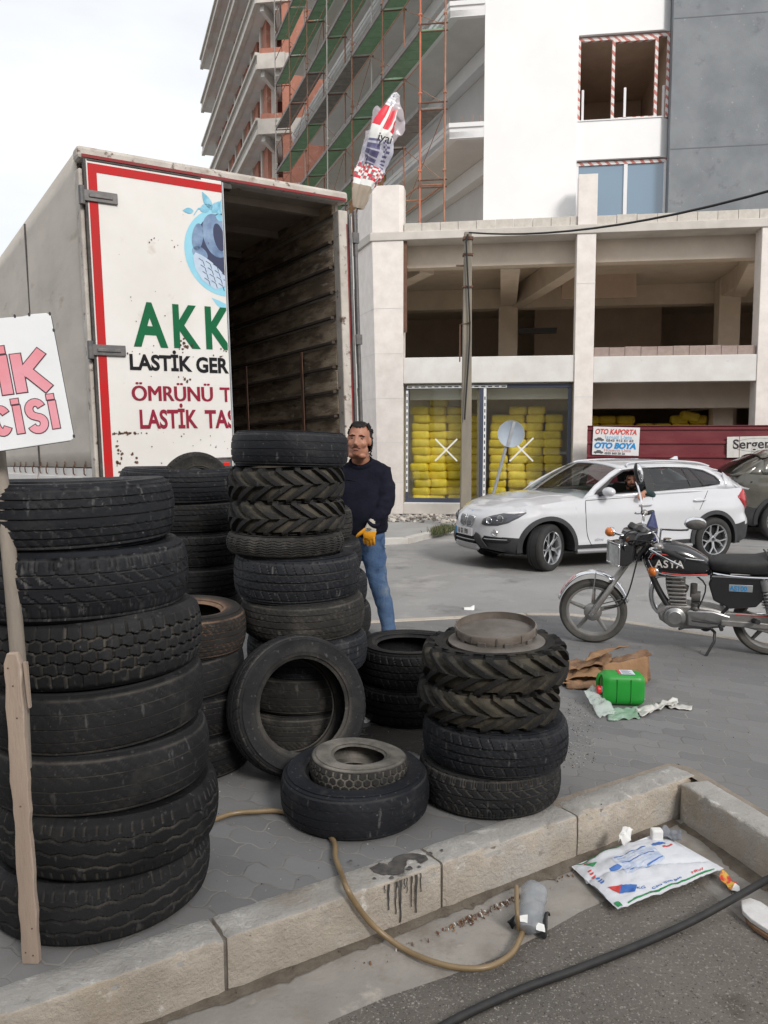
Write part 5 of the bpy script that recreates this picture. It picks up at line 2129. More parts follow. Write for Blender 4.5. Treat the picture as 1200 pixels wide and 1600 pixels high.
    def dens(poly, st=.045):
        out = []
        for i, p in enumerate(poly):
            q = poly[(i + 1) % len(poly)]
            L = math.hypot(q[0] - p[0], q[1] - p[1])
            k = max(1, int(L / st))
            for t in range(k):
                out.append((p[0] + (q[0] - p[0]) * t / k, p[1] + (q[1] - p[1]) * t / k))
        return out

    def panel(polys, sgn, lift, mb):
        polys = [dens(p) for p in polys]
        tri_ = tessellate_polygon([[Vector((x, z, 0)) for x, z in p] for p in polys])
        fl = [q for p in polys for q in p]
        mb.add([(x, sgn * (ysurf(x, z) + lift), z) for x, z in fl], [tuple(t) for t in tri_])
    belt = [(x, interp(ZS, x) - .004) for x in (-.28, -.07, .18, .48, .78, 1.08, 1.38, 1.68, 1.98, 2.24)]
    outer = belt + [(2, 1.175), (1.71, 1.34), (1.55, 1.41), (1.28, 1.437), (0.78, 1.453), (0.28, 1.433), (-0.07, 1.387), (-0.24, 1.325), (-0.34, 1.2)]
    dlo = [(2.04, 1.045), (1.98, 1.10), (1.7, 1.275), (1.48, 1.375), (1.24, 1.405), (0.78, 1.415), (0.36, 1.403), (0.08, 1.36), (-0.12, 1.27), (-0.19, 1.19), (-0.16, 1.145), (0.18, 1.115), (0.68, 1.085), (1.18, 1.06), (1.68, 1.045)]
    fw = [(1.93, 1.06), (1.68, 1.262), (1.465, 1.358), (1.24, 1.388), (1.18, 1.388), (1.18, 1.075), (1.58, 1.063)]
    rw = [(1.04, 1.082), (1.05, 1.397), (0.68, 1.40), (0.47, 1.392), (0.41, 1.113), (0.68, 1.10)]
    tw_ = [(0.38, 1.118), (0.44, 1.388), (0.33, 1.375), (0.18, 1.135)]
    qw = [(0.115, 1.142), (0.26, 1.365), (0.09, 1.34), (-0.09, 1.26), (-0.155, 1.195), (-0.13, 1.165)]
    cab = MB()
    for sgn in (1, -1):
        panel([outer, dlo], sgn, 0, cab)
    # roof
    re_ = [(x, interp(ZR, x) + .003) for x in (1.55, 1.43, 1.28, .98, .68, .38, .08, -.07, -.22, -.28)]
    rings = []
    for x, z in re_:
        y = ysurf(x, z)
        row = []
        for k in range(17):
            u = -1 + 2 * k / 16
            row.append(Vector((x + (.10 if x > 1.38 else 0) * (1 - u * u), y * u, z + .075 * (1 - abs(u) ** 2.4) * (1 if x > -.17 else .7))))
        rings.append(row)
    cab.loft(rings, caps=False, closed=False)
    # rear hatch frame
    for sgn in (1, -1):
        cab.loft([[Vector((-.27, sgn * ysurf(-.27, 1.3), 1.31)), Vector((-.27, sgn * .5, 1.36))], [Vector((-.50, sgn * .755, 1.10)), Vector((-.56, sgn * .54, 1.24))], [Vector((-.80, sgn * .70, 1.065)), Vector((-.80, sgn * .54, 1.09))]], caps=False, closed=False)
        cab.loft([[Vector((x, sgn * ysurf(x, interp(ZS, x)), interp(ZS, x) - .01)) for x in (-.27, -.45, -.62, -.78)], [Vector((x, sgn * (ysurf(x, 1.2) - .02), z)) for x, z in ((-.27, 1.325), (-.45, 1.21), (-.62, 1.13), (-.78, 1.075))]], caps=False, closed=False)
    cb = cab.build('cabin', paint, car, smooth=40)
    sol = cb.modifiers.new('t', 'SOLIDIFY')
    sol.thickness = .02
    sol.offset = -1
    for sgn in (1, -1):
        mb = MB()
        panel([dlo, fw, rw, tw_, qw], sgn, .004, mb)
        fr_ = mb.build('window_trim', m_blacktrim, car)
        for nm, pg in (('front_window', fw), ('rear_window', rw), ('rear_window', tw_), ('quarter_window', qw)):
            if nm == 'front_window' and sgn == 1 and opts.get('open_window'):
                continue
            mb = MB()
            panel([pg], sgn, -.002, mb)
            mb.build(nm, m_carglass, car)
    # windscreen and rear glass
    def screen(nm, bx, by, bz, tx, ty, tz, bow, m):
        rings = []
        for j in range(9):
            t = j / 8
            row = []
            for k in range(17):
                u = -1 + 2 * k / 16
                row.append(Vector((bx + (tx - bx) * t + bow * (1 - u * u) * (1 - .35 * t), (by + (ty - by) * t) * u, bz + (tz - bz) * t + .06 * (1 - abs(u) ** 2.4) * t + .04 * (1 - t) * (1 - u * u) + .02 * sin(pi * t))))
            rings.append(row)
        mb = MB()
        mb.loft(rings, caps=False, closed=False)
        return mb.build(nm, m, car, smooth=60)
    screen('windscreen', 2.245, .82, .985, 1.56, ysurf(1.55, 1.41) - .015, 1.405, .16, m_screen)
    screen('rear_screen', -.80, .60, 1.09, -.27, .53, 1.33, -.04, m_carglass)
    # inside: floor, dash, seats, wheel
    mb = MB()
    mb.box(-.6, 2.3, -.8, .8, .3, .36)
    mb.box(1.83, 2.25, -.78, .78, .4, .95)
    mb.box(-.62, -.55, -.75, .75, .36, 1.0)
    for s_ in (1, -1):
        mb.box(-.5, 2.25, s_ * .80 - .02, s_ * .80 + .02, .36, .97)
    mb.build('interior', m_dark, car)
    for y in (.38, -.38):
        mb = MB()
        mb.box(.83, 1.33, y - .24, y + .24, .45, .60)
        mb.add([(.83, y - .23, .58), (.98, y - .23, .58), (.98, y + .23, .58), (.83, y + .23, .58), (.60, y - .2, 1.12), (.72, y - .2, 1.12), (.72, y + .2, 1.12), (.60, y + .2, 1.12)],
               [(3, 2, 1, 0), (4, 5, 6, 7), (0, 1, 5, 4), (1, 2, 6, 5), (2, 3, 7, 6), (3, 0, 4, 7)])
        mb.box(.62, .71, y - .12, y + .12, 1.15, 1.30)
        mb.build('seat', m_seat, car, bevel=.03, seg=3)
    mb = MB()
    mb.box(.0, .43, -.65, .65, .45, .6)
    mb.box(-.15, .03, -.65, .65, .5, 1.05)
    mb.build('rear_bench', m_seat, car, bevel=.03)
    mb = MB()
    Ms_ = Matrix.Translation((1.70, .38, .93)) @ Matrix.Rotation(R(65), 4, 'Y')
    mb.tube([(.18 * cos(2 * pi * k / 24), .18 * sin(2 * pi * k / 24), 0) for k in range(25)], .014, 6, False, Ms_)
    mb.build('steering_wheel', m_black, car)
    # wheel-house lining and black arch rims
    for xa in (0, 2.76):
        for sgn in (1, -1):
            mb = MB()
            outer_, inner_ = [], []
            for k in range(29):
                a = R(-8) + (pi + R(16)) * k / 28
                for rr, lst, yy in ((ra - .012, inner_, .012), (ra + .048, outer_, .006)):
                    x, z = xa + rr * cos(a), .325 + rr * sin(a)
                    y = min(.905, max(.60, interp([(-.7, .80), (-.36, .876), (0, .893), (.7, .90), (2.1, .895), (2.76, .892), (3.03, .862), (3.27, .765)], x)))
                    lst.append(Vector((x, sgn * (y + yy), z)))
            back = [Vector((p.x, p.y - sgn * .30, p.z)) for p in inner_]
            o2 = [Vector((p.x, p.y - sgn * .03, p.z)) for p in outer_]
            mb.loft([o2, outer_, inner_, back], caps=False, closed=False)
            mb.box(xa - ra - .02, xa + ra + .02, sgn * .58 - .01, sgn * .58 + .01, .25, .325 + ra)
            mb.build('wheel_arch', m_clad, car, smooth=30)
            car_wheel(car, xa, sgn * .785, sgn, steer if xa > 1 else 0, spoke)
    mb = MB()
    mb.box(-.6, 3.35, -.75, .75, .235, .25)
    mb.build('underbody', m_dark, car)
    # sill, doors (shut lines), handles, mirrors, rails
    for sgn in (1, -1):
        mb = MB()
        mb.tube([(.42, sgn * .885, .26), (1.3, sgn * .90, .255), (2.34, sgn * .885, .26)], .035, 8)
        mb.build('sill', mat('sill_silver', (.30, .30, .31), None, r=.4, metal=.4), car, smooth=60)

        def sy_(x, z):
            sd = interp([(.2, .05), (.33, .012), (.45, .022), (.62, .012), (.78, .0), (.86, .012), (.98, .035), (1.1, .055)], z)
            return interp([(-.7, .80), (-.36, .875), (0, .895), (.7, .90), (2.1, .895), (2.76, .892), (3.03, .862)], x) - sd
        mb = MB()
        for path in ([(2.2, .96), (2.21, .8), (2.17, .5), (2.1, .33)], [(1.10, 1.02), (1.10, .7), (1.09, .33)], [(.12, 1.06), (.22, .90), (.30, .78)], [(1.10, 1.0), (1.5, .99), (2.2, .965)]):
            P_ = cat([(x, sgn * (sy_(x, z) + .0015), z) for x, z in path], 6)
            mb.tube(P_, .0042, 4)
        mb.build('door_gap', m_dark, car)
        for x, z in ((1.24, .885), (.30, .925)):
            mb = MB()
            y = sy_(x, z)
            mb.tube(cat([(x - .10, sgn * (y + .005), z), (x - .085, sgn * (y + .035), z + .002), (x + .07, sgn * (y + .035), z - .004), (x + .09, sgn * (y + .005), z - .006)], 4), .014, 7)
            mb.ball((x, sgn * (y - .006), z), (.085, .012, .032), 12, 6)
            mb.build('door_handle', paint, car, smooth=60)
        mb = MB()
        mb.tube([(1.96, sgn * .83, 1.04), (1.92, sgn * .90, 1.05)], .025, 6)
        mb.build('mirror_foot', m_blacktrim, car)
        mb = MB()
        mb.ball((1.91, sgn * .975, 1.085), (.075, .115, .068), 18, 10)
        mb.build('mirror', paint, car, smooth=60)
        mb = MB()
        mb.tube(cat([(1.40, sgn * .66, 1.425), (1.33, sgn * .655, 1.475), (.78, sgn * .65, 1.50), (.18, sgn * .62, 1.475), (-.10, sgn * .60, 1.415)], 6), .015, 7)
        mb.build('roof_rail', opts.get('rail', paint), car, smooth=60)
        # tail lamp wrapped round the rear corner
        def side_pt(x, z, lift):
            for i in range(n - 1):
                if pl[i].x <= x <= pl[i + 1].x + 1e-9:
                    q = shell_pt(i, z).lerp(shell_pt(i + 1, z), (x - pl[i].x) / max(1e-6, pl[i + 1].x - pl[i].x))
                    u = Vector((q.x - .4, q.y * 1.6)).normalized()
                    return Vector((q.x + u.x * lift, sgn * (q.y + u.y * lift), z))
        hexa = [(-.46, .95), (-.54, 1.01), (-.66, 1.06), (-.79, 1.05), (-.835, .92), (-.80, .80), (-.70, .76), (-.58, .83)]
        hexa = dens(hexa, .03)
        cx, cz = sum(p[0] for p in hexa) / len(hexa), sum(p[1] for p in hexa) / len(hexa)
        mb = MB()
        rings = [[side_pt(cx + (x - cx) * t, cz + (z - cz) * t, lf) for x, z in hexa] for t, lf in ((1, -.01), (1, .014), (.92, .022), (.6, .024), (.3, .024), (.02, .024))]
        mb.loft(rings, caps=False)
        if opts.get('face'):
            mb.build('tail_lamp', m_redlens, car, smooth=45)
    mb = MB()
    mb.loft([[Vector((.10, -.02, 1.51)), Vector((.10, .02, 1.51)), Vector((-.04, .012, 1.50)), Vector((-.04, -.012, 1.50))], [Vector((.02, -.006, 1.555)), Vector((.02, .006, 1.555)), Vector((-.03, .005, 1.555)), Vector((-.03, -.005, 1.555))]])
    mb.build('aerial_fin', paint, car)

    # front face pieces follow the nose
    def nose(y, z, lift=.004):
        sgn = 1 if y >= 0 else -1
        y = abs(y)
        best = None
        for i in range(n - 1):
            a, b_ = shell_pt(i, z), shell_pt(i + 1, z)
            if pl[i].x > 2.6 and (a.y - y) * (b_.y - y) <= 0:
                t = (a.y - y) / (a.y - b_.y + 1e-9)
                q = a.lerp(b_, t)
                best = q
        if best is None:
            best = shell_pt(n - 1, z)
        nn = Vector((1, .9 * min(1, y / .8) ** 2, 0)).normalized()
        return Vector((best.x + nn.x * lift, sgn * (y + nn.y * lift), z))

    def patch(poly, lift, nm, m, parent=car, thick=.0, st=.03):
        pg = dens(poly, st)
        # add interior points by slicing rows: fan is enough for small patches
        cx = sum(p[0] for p in pg) / len(pg)
        cz = sum(p[1] for p in pg) / len(pg)
        rings = []
        for t in (1, .75, .5, .25):
            rings.append([nose(cx + (y - cx) * t, cz + (z - cz) * t, lift) for y, z in pg])
        mb = MB()
        mb.loft(rings, caps=False, closed=True)
        o_ = len(mb.v)
        mb.v.append(nose(cx, cz, lift))
        k0 = 3 * len(pg)
        for k in range(len(pg)):
            mb.f.append([k0 + k, k0 + (k + 1) % len(pg), o_])
            mb.mi.append(0)
        o2 = mb.build(nm, m, parent, smooth=60)
        if thick:
            s2 = o2.modifiers.new('t', 'SOLIDIFY')
            s2.thickness = thick
            s2.offset = 1
        return o2
    if opts.get('face'):
        for s_ in (1, -1):
            kid = [(s_ * .022, .60), (s_ * .03, .735), (s_ * .07, .752), (s_ * .18, .745), (s_ * .205, .72), (s_ * .185, .63), (s_ * .15, .59), (s_ * .06, .582)]
            g1 = patch(kid, .005, 'grille', m_chrome, thick=.008)
            kid2 = [(s_ * .113 + (y - s_ * .113) * .86, .666 + (z - .666) * .86) for y, z in kid]
            patch(kid2, .015, 'grille_mesh', mat('grille_grey', (.13, .13, .14), None, r=.5, metal=.3), parent=g1, thick=.002)
            for k in range(6):
                yk = s_ * (.05 + .024 * k)
                mb = MB()
                mb.tube([nose(yk, .61, .018), nose(yk, .67, .018), nose(yk, .73, .018)], .004, 5)
                mb.build('grille_bar', m_galv, g1)
            # headlamp, dark housing with two round lenses
            hl = [(s_ * .375, .640), (s_ * .39, .715), (s_ * .50, .765), (s_ * .64, .812), (s_ * .765, .832), (s_ * .80, .815), (s_ * .78, .745), (s_ * .72, .675), (s_ * .62, .635), (s_ * .45, .625)]
            h1 = patch(hl, .003, 'headlamp', mat('lamp_housing', (.10, .10, .11), None, r=.35), thick=.004)
            h2 = [(s_ * .58 + (y - s_ * .58) * .9, .73 + (z - .73) * .86) for y, z in hl]
            for yk, zk, rk in ((.50, .695, .047), (.63, .722, .052)):
                c_ = nose(s_ * yk, zk, .006)
                mb = MB()
                Ml = Matrix.Translation(c_) @ Vector((1, .55 * s_, .1)).to_track_quat('Z', 'Y').to_matrix().to_4x4()
                mb.lathe([(rk, .014), (rk * .92, .018), (rk * .8, .006), (0, -.004)], 24, Ml)
                mb.build('reflector', m_chrome, h1, smooth=50)
            pz = [(s_ * .60, .80), (s_ * .66, .818), (s_ * .765, .832), (s_ * .79, .818), (s_ * .72, .795)]
            patch(pz, .009, 'lamp_strip', m_pvc, parent=h1, thick=.002)
            patch(h2, .022, 'lamp_cover', m_lampglass, parent=h1)
            mb = MB()
            c_ = nose(s_ * .60, .535, .003)
            Ml = Matrix.Translation(c_) @ Vector((1, .6 * s_, 0)).to_track_quat('Z', 'Y').to_matrix().to_4x4()
            mb.lathe([(.045, .006), (.04, .012), (.032, .004), (0, 0)], 22, Ml)
            mb.build('fog_lamp', m_chrome, car, smooth=50)
            patch([(s_ * .42, .43), (s_ * .45, .485), (s_ * .72, .475), (s_ * .76, .44), (s_ * .74, .405), (s_ * .5, .395)], .006, 'side_intake', m_dark, thick=.004)
            mb = MB()
            mb.tube([nose(s_ * yk, .445, .014) for yk in (.46, .55, .64, .73)], .006, 5)
            mb.build('intake_trim', m_galv, car)
            wing_ = [(s_ * .26, .46), (s_ * .30, .52), (s_ * .38, .49), (s_ * .46, .39), (s_ * .50, .33), (s_ * .40, .31), (s_ * .33, .38)]
            patch(wing_, .012, 'bumper_fin', m_clad, thick=.012)
        patch([(-.33, .38), (-.27, .46), (.27, .46), (.33, .38), (.28, .355), (-.28, .355)], .006, 'lower_grille', m_dark, thick=.004)
        mb = MB()
        mb.tube([nose(yk, .405, .014) for yk in (-.28, -.14, 0, .14, .28)], .007, 5)
        mb.build('intake_trim', m_galv, car)
        patch([(-.36, .30), (-.31, .355), (.31, .355), (.36, .30), (.30, .265), (-.30, .265)], .012, 'skid_plate', mat('skid_silver', (.42, .42, .43), None, r=.4, metal=.3), thick=.012)
        # number plate
        pm = MB()
        pm.box(-.26, .26, -.004, .004, -.055, .055)
        pl_ = pm.build('number_plate', m_pvc, car, bevel=.004)
        pl_.matrix_local = Matrix.Translation((3.592, 0, .515)) @ Matrix.Rotation(R(90), 4, 'Z')
        mb = MB()
        mb.box(-.259, -.205, -.006, -.0045, -.052, .052)
        mb.build('blue_band', m_blue_ink, pl_)
        lettering('16 SI 190', .098, Matrix.Translation((-.19, -.0055, -.036)) @ UP, m_black_ink, pl_, ext=.0008, wscale=.88, bold=.002)
        mb = MB()
        mb.lathe([(0, .004), (.036, .004), (.04, 0)], 24, Matrix.Translation(nose(0, .775, -.01)) @ Matrix.Rotation(R(50), 4, 'Y'))
        mb.build('bonnet_badge', m_blue_ink, car, smooth=50)
        mb = MB()
        mb.box(-.01, .02, -.001, .003, .36, .362)
    return car, ysurf


m_carwhite = mat('white_car_paint', (.58, .59, .62), (.55, .56, .59), 2, .3, coat=1.0)
m_carolive = mat('olive_car_paint', (.10, .095, .08), (.125, .12, .10), 2, .3, metal=.3, coat=.8)
wcar, wys = make_car('white_car', 'white compact crossover stopped on the road with its driver at the open window', (4.57, 12.57, -.12), 200.8, m_carwhite, 'y', 27, {'face': 1, 'open_window': 1}, (1.025, 1.0, .985))
lettering('xDrive', .05, Matrix.Translation((2.05, .897, .40)) @ Matrix.Rotation(pi, 4, 'Z') @ UP, m_galv, wcar, ext=.001)
gcar, _ = make_car('grey_car', 'olive grey estate car parked behind the white crossover, cut off at the right', (7.14, 14.95, -.12), FROT, m_carolive, 'm', 0, {'rail': m_galv}, (1.02, 1.0, 1.09))
mb = MB()
mb.box(.30, .72, -.72, -.717, 1.13, 1.33)
nt = mb.build('window_notice', mat('green_notice', (.33, .55, .45), (.42, .62, .52), 20, .6), gcar)
nt.matrix_local = Matrix.Translation((-.42, .055, 0)) @ Matrix.Rotation(R(0), 4, 'X')
# ------------------------------------------------------------------ motorbike
bike = thing('motorcycle', 'black and chrome motorcycle leaning on its side stand on the paved corner', 'motorcycle')
bike.rotation_euler = Euler((R(-7), 0, R(163.2)), 'XYZ')
bike.location = (2.956, 6.042, .0)
m_bblack = mat('bike_black', (.008, .008, .010), (.012, .012, .014), 4, .18, coat=1.0)
m_bseat = mat('seat_vinyl', (.016, .016, .017), (.026, .026, .026), 20, .55, .15, 60)
m_cast = mat('cast_alloy', (.36, .35, .34), (.27, .26, .25), 16, .45, .15, 60, metal=.7, spots=[((.12, .11, .10), 9, .60, .74)])
m_castdark = mat('sooty_alloy', (.14, .135, .13), (.09, .085, .08), 16, .55, .2, 50, metal=.5)
m_bframe = mat('frame_black', (.02, .02, .021), None, r=.4)
m_amber = mat('amber_lens', (.62, .17, .02), (.55, .14, .02), 20, .2, coat=.5)
m_dustyrub = mat('dusty_bike_tyre', (.055, .052, .048), (.10, .095, .085), 6, .85, .2, 50)
m_wheelgrey = mat('bike_wheel_grey', (.27, .265, .255), (.20, .195, .185), 8, .55, metal=.4)
WB = 1.31


def bk(name, mb, m, parent=bike, smooth=45, bevel=0):
    return mb.build(name, m, parent, smooth=smooth, bevel=bevel)


def bike_wheel(x, rr, fw):
    Mw = Matrix.Translation((x, 0, rr)) @ Matrix.Rotation(R(90), 4, 'X')
    mb = MB()
    w = fw
    mb.lathe([(rr - .058, -w * .8), (rr - .045, -w), (rr - .022, -w * .98), (rr - .008, -w * .65), (rr - .001, -w * .25), (rr, 0), (rr - .001, w * .25), (rr - .008, w * .65), (rr - .022, w * .98), (rr - .045, w), (rr - .058, w * .8)], 72, Mw)
    t = bk('wheel', mb, m_dustyrub, smooth=40)
    mb = MB()
    mb.lathe([(rr - .056, -w * .85), (rr - .060, -w * .9), (rr - .074, -w * .8), (rr - .078, -w * .3), (rr - .078, w * .3), (rr - .074, w * .8), (rr - .060, w * .9), (rr - .056, w * .85)], 64, Mw)
    for k in range(5):
        a = 2 * pi * k / 5 + .35
        p = Vector((.04 * cos(a), .04 * sin(a), 0))
        q = Vector(((rr - .072) * cos(a), (rr - .072) * sin(a), 0))
        for dz in (-.011, .011):
            mb.tube([p + Vector((0, 0, dz)), q + Vector((0, 0, dz * .7))], [.017, .011], 6, M=Mw)
    bk('rim', mb, m_wheelgrey, t)
    mb = MB()
    mb.lathe([(.012, -.07), (.05, -.062), (.068, -.05), (.072, -.02), (.05, 0), (.05, .02), (.04, .06), (.012, .07)], 36, Mw)
    bk('hub', mb, m_cast, t)
    mb = MB()
    mb.tube([(x, -.10, rr), (x, .10, rr)], .009, 8)
    bk('axle', mb, m_chrome, t)
    return t


FR = .268
bike_wheel(WB, FR, .042)
bike_wheel(0, FR, .048)
# fork: two legs, lower sliders fatter
hd = Vector((.93, 0, .80))
ax = Vector((WB, 0, FR))
dirf = (hd - ax).normalized()
for s in (-1, 1):
    mb = MB()
    o_ = Vector((.015, s * .075, 0))
    a, b_ = ax + o_ + Vector((.0, 0, -.02)), hd + o_
    mb.tube([a, a.lerp(b_, .42), a.lerp(b_, .43), b_], [.022, .021, .014, .014], 10)
    bk('fork_leg', mb, m_cast)
mb = MB()
for t in (.80, 1.0):
    c = ax.lerp(hd, t)
    mb.beam(c + Vector((.01, -.10, 0)), c + Vector((.01, .10, 0)), .06, .025)
bk('fork_yoke', mb, m_bframe, bevel=.006)
mb = MB()
mb.tube([hd + Vector((-.03, 0, .0)), ax.lerp(hd, .76) + Vector((-.035, 0, 0))], .028, 10)
bk('steering_head', mb, m_bframe)
# chrome front mudguard hugging the wheel
mb = MB()
rings = []
for k in range(25):
    a = R(20 + 140 * k / 24)
    r_ = FR + .028
    row = []
    for j in range(7):
        u = -1 + j / 3
        row.append(Vector((WB + (r_ - .016 * u * u) * cos(a), .052 * u, FR + (r_ - .016 * u * u) * sin(a))))
    rings.append(row)
mb.loft(rings, caps=False, closed=False)
fd = bk('front_mudguard', mb, m_chrome, smooth=60)
sol = fd.modifiers.new('t', 'SOLIDIFY')
sol.thickness = .003
mb = MB()
rings = []
for k in range(8):
    a = R(28 + 34 * k / 7)
    r_ = FR + .0305
    rings.append([Vector((WB + (r_ - .016 * u * u) * cos(a), .052 * u, FR + (r_ - .016 * u * u) * sin(a))) for u in (.1, .35, .6, .8)])
mb.loft(rings, caps=False, closed=False)
bk('red_decal', mb, mat('red_decal', (.5, .05, .06), (.7, .65, .66), 40, .4), fd)
mb = MB()
for s in (-1, 1):
    mb.tube([(WB - .02, s * .06, FR + .29), (WB + .005, s * .075, FR + .12)], .006, 5)
    mb.tube([(WB - .24, s * .055, FR + .13), (WB + .0, s * .075, FR + .06)], .005, 5)
bk('mudguard_stay', mb, m_chrome, fd)
# headlamp, signals, clocks
mb = MB()
mb.loft([[Vector((1.185, s * .085, z)) for s, z in ((-1, .645), (1, .645), (1, .815), (-1, .815))], [Vector((1.12, s * .09, z)) for s, z in ((-1, .64), (1, .64), (1, .82), (-1, .82))], [Vector((1.02, s * .06, z)) for s, z in ((-1, .67), (1, .67), (1, .80), (-1, .80))]])
hlm = bk('headlight', mb, m_bblack, bevel=.012)
mb = MB()
mb.box(1.183, 1.20, -.092, .092, .64, .655)
mb.box(1.183, 1.20, -.092, .092, .805, .82)
mb.box(1.183, 1.20, -.092, -.078, .655, .805)
mb.box(1.183, 1.20, .078, .092, .655, .805)
bk('chrome_rim', mb, m_chrome, hlm, bevel=.003)
mb = MB()
mb.loft([[Vector((1.19 + .012 * (1 - u * u), .078 * u, z)) for u in (-1, -.5, 0, .5, 1)] for z in (.655, .70, .755, .805)], caps=False, closed=False)
bk('lens', mb, mat('lamp_lens', (.62, .63, .62), (.48, .49, .49), 30, .15, .3, 60, coat=1), hlm)
for s, x, z in ((-1, 1.14, .865), (1, .93, .60)):
    mb = MB()
    mb.tube([(x - .08, s * .06, z - .02), (x - .01, s * .12, z)], .011, 7)
    si_ = bk('indicator', mb, m_chrome)
    mb = MB()
    mb.ball((x + .01, s * .145, z), (.032, .045, .036), 14, 8)
    bk('amber_lens', mb, m_amber, si_)
    mb = MB()
    mb.ball((x - .012, s * .145, z), (.026, .047, .038), 14, 8)
    bk('chrome_back', mb, m_chrome, si_)
mb = MB()
mb.loft([[Vector((1.10 + a, b_ * .12, .80 + c)) for a, b_, c in ((0, -1, 0), (0, 1, 0), (-.05, 1, .10), (-.05, -1, .10))], [Vector((.94 + a, b_ * .14, .83 + c)) for a, b_, c in ((0, -1, 0), (0, 1, 0), (-.06, 1, .10), (-.06, -1, .10))]])
bk('instrument_cowl', mb, m_bblack, bevel=.02)
for s in (-1, 1):
    mb = MB()
    Mg = Matrix.Translation((.98, s * .06, .905)) @ Matrix.Rotation(R(-40), 4, 'Y')
    mb.lathe([(0, .022), (.045, .022), (.05, .016), (.052, -.02), (.03, -.04)], 24, Mg)
    bk('gauge', mb, m_black, smooth=45)
mb = MB()
mb.loft([[Vector((.93, -.10, .88)), Vector((.95, .05, .86)), Vector((.84, .02, .80)), Vector((.84, -.10, .80))], [Vector((.86, -.12, 1.06)), Vector((.88, -.04, 1.02)), Vector((.83, -.03, .90)), Vector((.83, -.11, .90))]])
bk('blue_rag', mb, mat('blue_bag', (.012, .02, .09), (.02, .03, .12), 9, .5, .5, 12), bevel=.02)
# handlebar: far grip up, near grip swung back
mb = MB()
mb.tube(cat([(.80, .40, .83), (.82, .30, .855), (.86, .16, .90), (.90, .05, .885), (.92, -.05, .885), (.94, -.15, .93), (.93, -.30, .955), (.90, -.40, .95)], 5), .0115, 8)
hb = bk('handlebar', mb, m_chrome)
for pts in ([(.66, .455, .785), (.73, .42, .81), (.81, .385, .835)], [(.86, -.46, .945), (.88, -.42, .95), (.905, -.36, .955)]):
    mb = MB()
    mb.tube(pts, .018, 9)
    bk('grip', mb, m_rubber, hb)
mb = MB()
mb.tube(cat([(.84, .37, .845), (.90, .42, .85), (.80, .47, .80), (.68, .49, .745)], 5), .008, 6)
bk('clutch_lever', mb, m_chrome, hb)
mb = MB()
mb.tube(cat([(.93, -.33, .96), (1.0, -.36, .955), (.98, -.45, .93), (.92, -.50, .93)], 5), .008, 6)
bk('brake_lever', mb, m_chrome, hb)
mb = MB()
mb.ball((.84, .355, .855), (.035, .03, .028), 12, 8)
mb.ball((.93, -.33, .965), (.03, .03, .026), 12, 8)
bk('switch_block', mb, m_cast, hb)
# mirrors on bent stalks
mb = MB()
mb.tube(cat([(.83, .34, .87), (.825, .34, .97), (.81, .36, .985), (.66, .42, 1.00), (.645, .43, 1.02)], 4), .0075, 6)
ml = bk('mirror_stalk', mb, m_chrome)
mb = MB()
mb.ball((.60, .44, 1.055), (.075, .03, .048), 18, 10)
bk('mirror', mb, m_chrome, ml, smooth=60)
mb = MB()
mb.ball((.595, .455, 1.05), (.068, .022, .040), 18, 10)
bk('mirror_face', mb, m_castdark, ml, smooth=60)
mb = MB()
mb.tube(cat([(.95, -.30, .97), (.955, -.32, 1.06), (.985, -.40, 1.17), (1.0, -.43, 1.20)], 4), .0075, 6)
ml = bk('mirror_stalk', mb, m_chrome)
mb = MB()
Mm = Matrix.Translation((.985, -.44, 1.275)) @ Matrix.Rotation(R(12), 4, 'Y')
mb.ball((0, 0, 0), (.032, .055, .085), 18, 12, Mm)
bk('mirror', mb, m_black, ml, smooth=60)
mb = MB()
mb.ball((-.012, .01, 0), (.028, .052, .080), 18, 12, Mm)
bk('mirror_face', mb, m_chrome, ml, smooth=60)
# cables
mb = MB()
for s, b0, c0 in ((-.02, .98, .62), (.05, 1.0, .60), (.09, .96, .64)):
    mb.tube(cat([(.92, s * 2, .92), (1.06, s * 2.4, .90), (1.08, s * 2, .78), (1.02, s, .66)], 5), .005, 5)
mb.tube(cat([(.95, .05, .85), (.98, .10, .68), (1.03, .11, .48), (1.10, .10, .36), (1.22, .08, .32)], 5), .006, 5)
mb.tube(cat([(.84, .30, .86), (.95, .22, .86), (1.05, .10, .82), (1.0, .05, .72)], 5), .006, 5)
bk('control_cable', mb, m_rubber)
# tank
mb = MB()
rings = []
for x, zb, zt, w in ((.945, .66, .68, .02), (.925, .60, .735, .085), (.87, .565, .80, .115), (.78, .555, .825, .135), (.66, .555, .805, .135), (.55, .555, .755, .115), (.47, .56, .70, .085), (.42, .565, .66, .06)):
    row = []
    for k in range(20):
        a = 2 * pi * k / 20
        cy, cz = cos(a), sin(a)
        y = w * math.copysign(abs(cy) ** .65, cy)
        z = (zb + zt) / 2 + (zt - zb) / 2 * math.copysign(abs(cz) ** .8, cz)
        row.append(Vector((x, y, z)))
    rings.append(row)
mb.loft(rings)
tank = bk('fuel_tank', mb, m_bblack, smooth=60)
sub = tank.modifiers.new('s', 'SUBSURF')
sub.levels = sub.render_levels = 2
mb = MB()
mb.lathe([(0, .012), (.03, .012), (.034, 0)], 24, Matrix.Translation((.76, 0, .822)))
bk('filler_cap', mb, m_chrome, tank)
lettering('ASYA', .082, Matrix.Translation((.85, .1445, .640)) @ Matrix.Rotation(pi, 4, 'Z') @ UP, mat('tank_silver', (.62, .60, .56), None, r=.4), tank, ext=.002, bold=.0012, wscale=1.0, spacing=1.08)
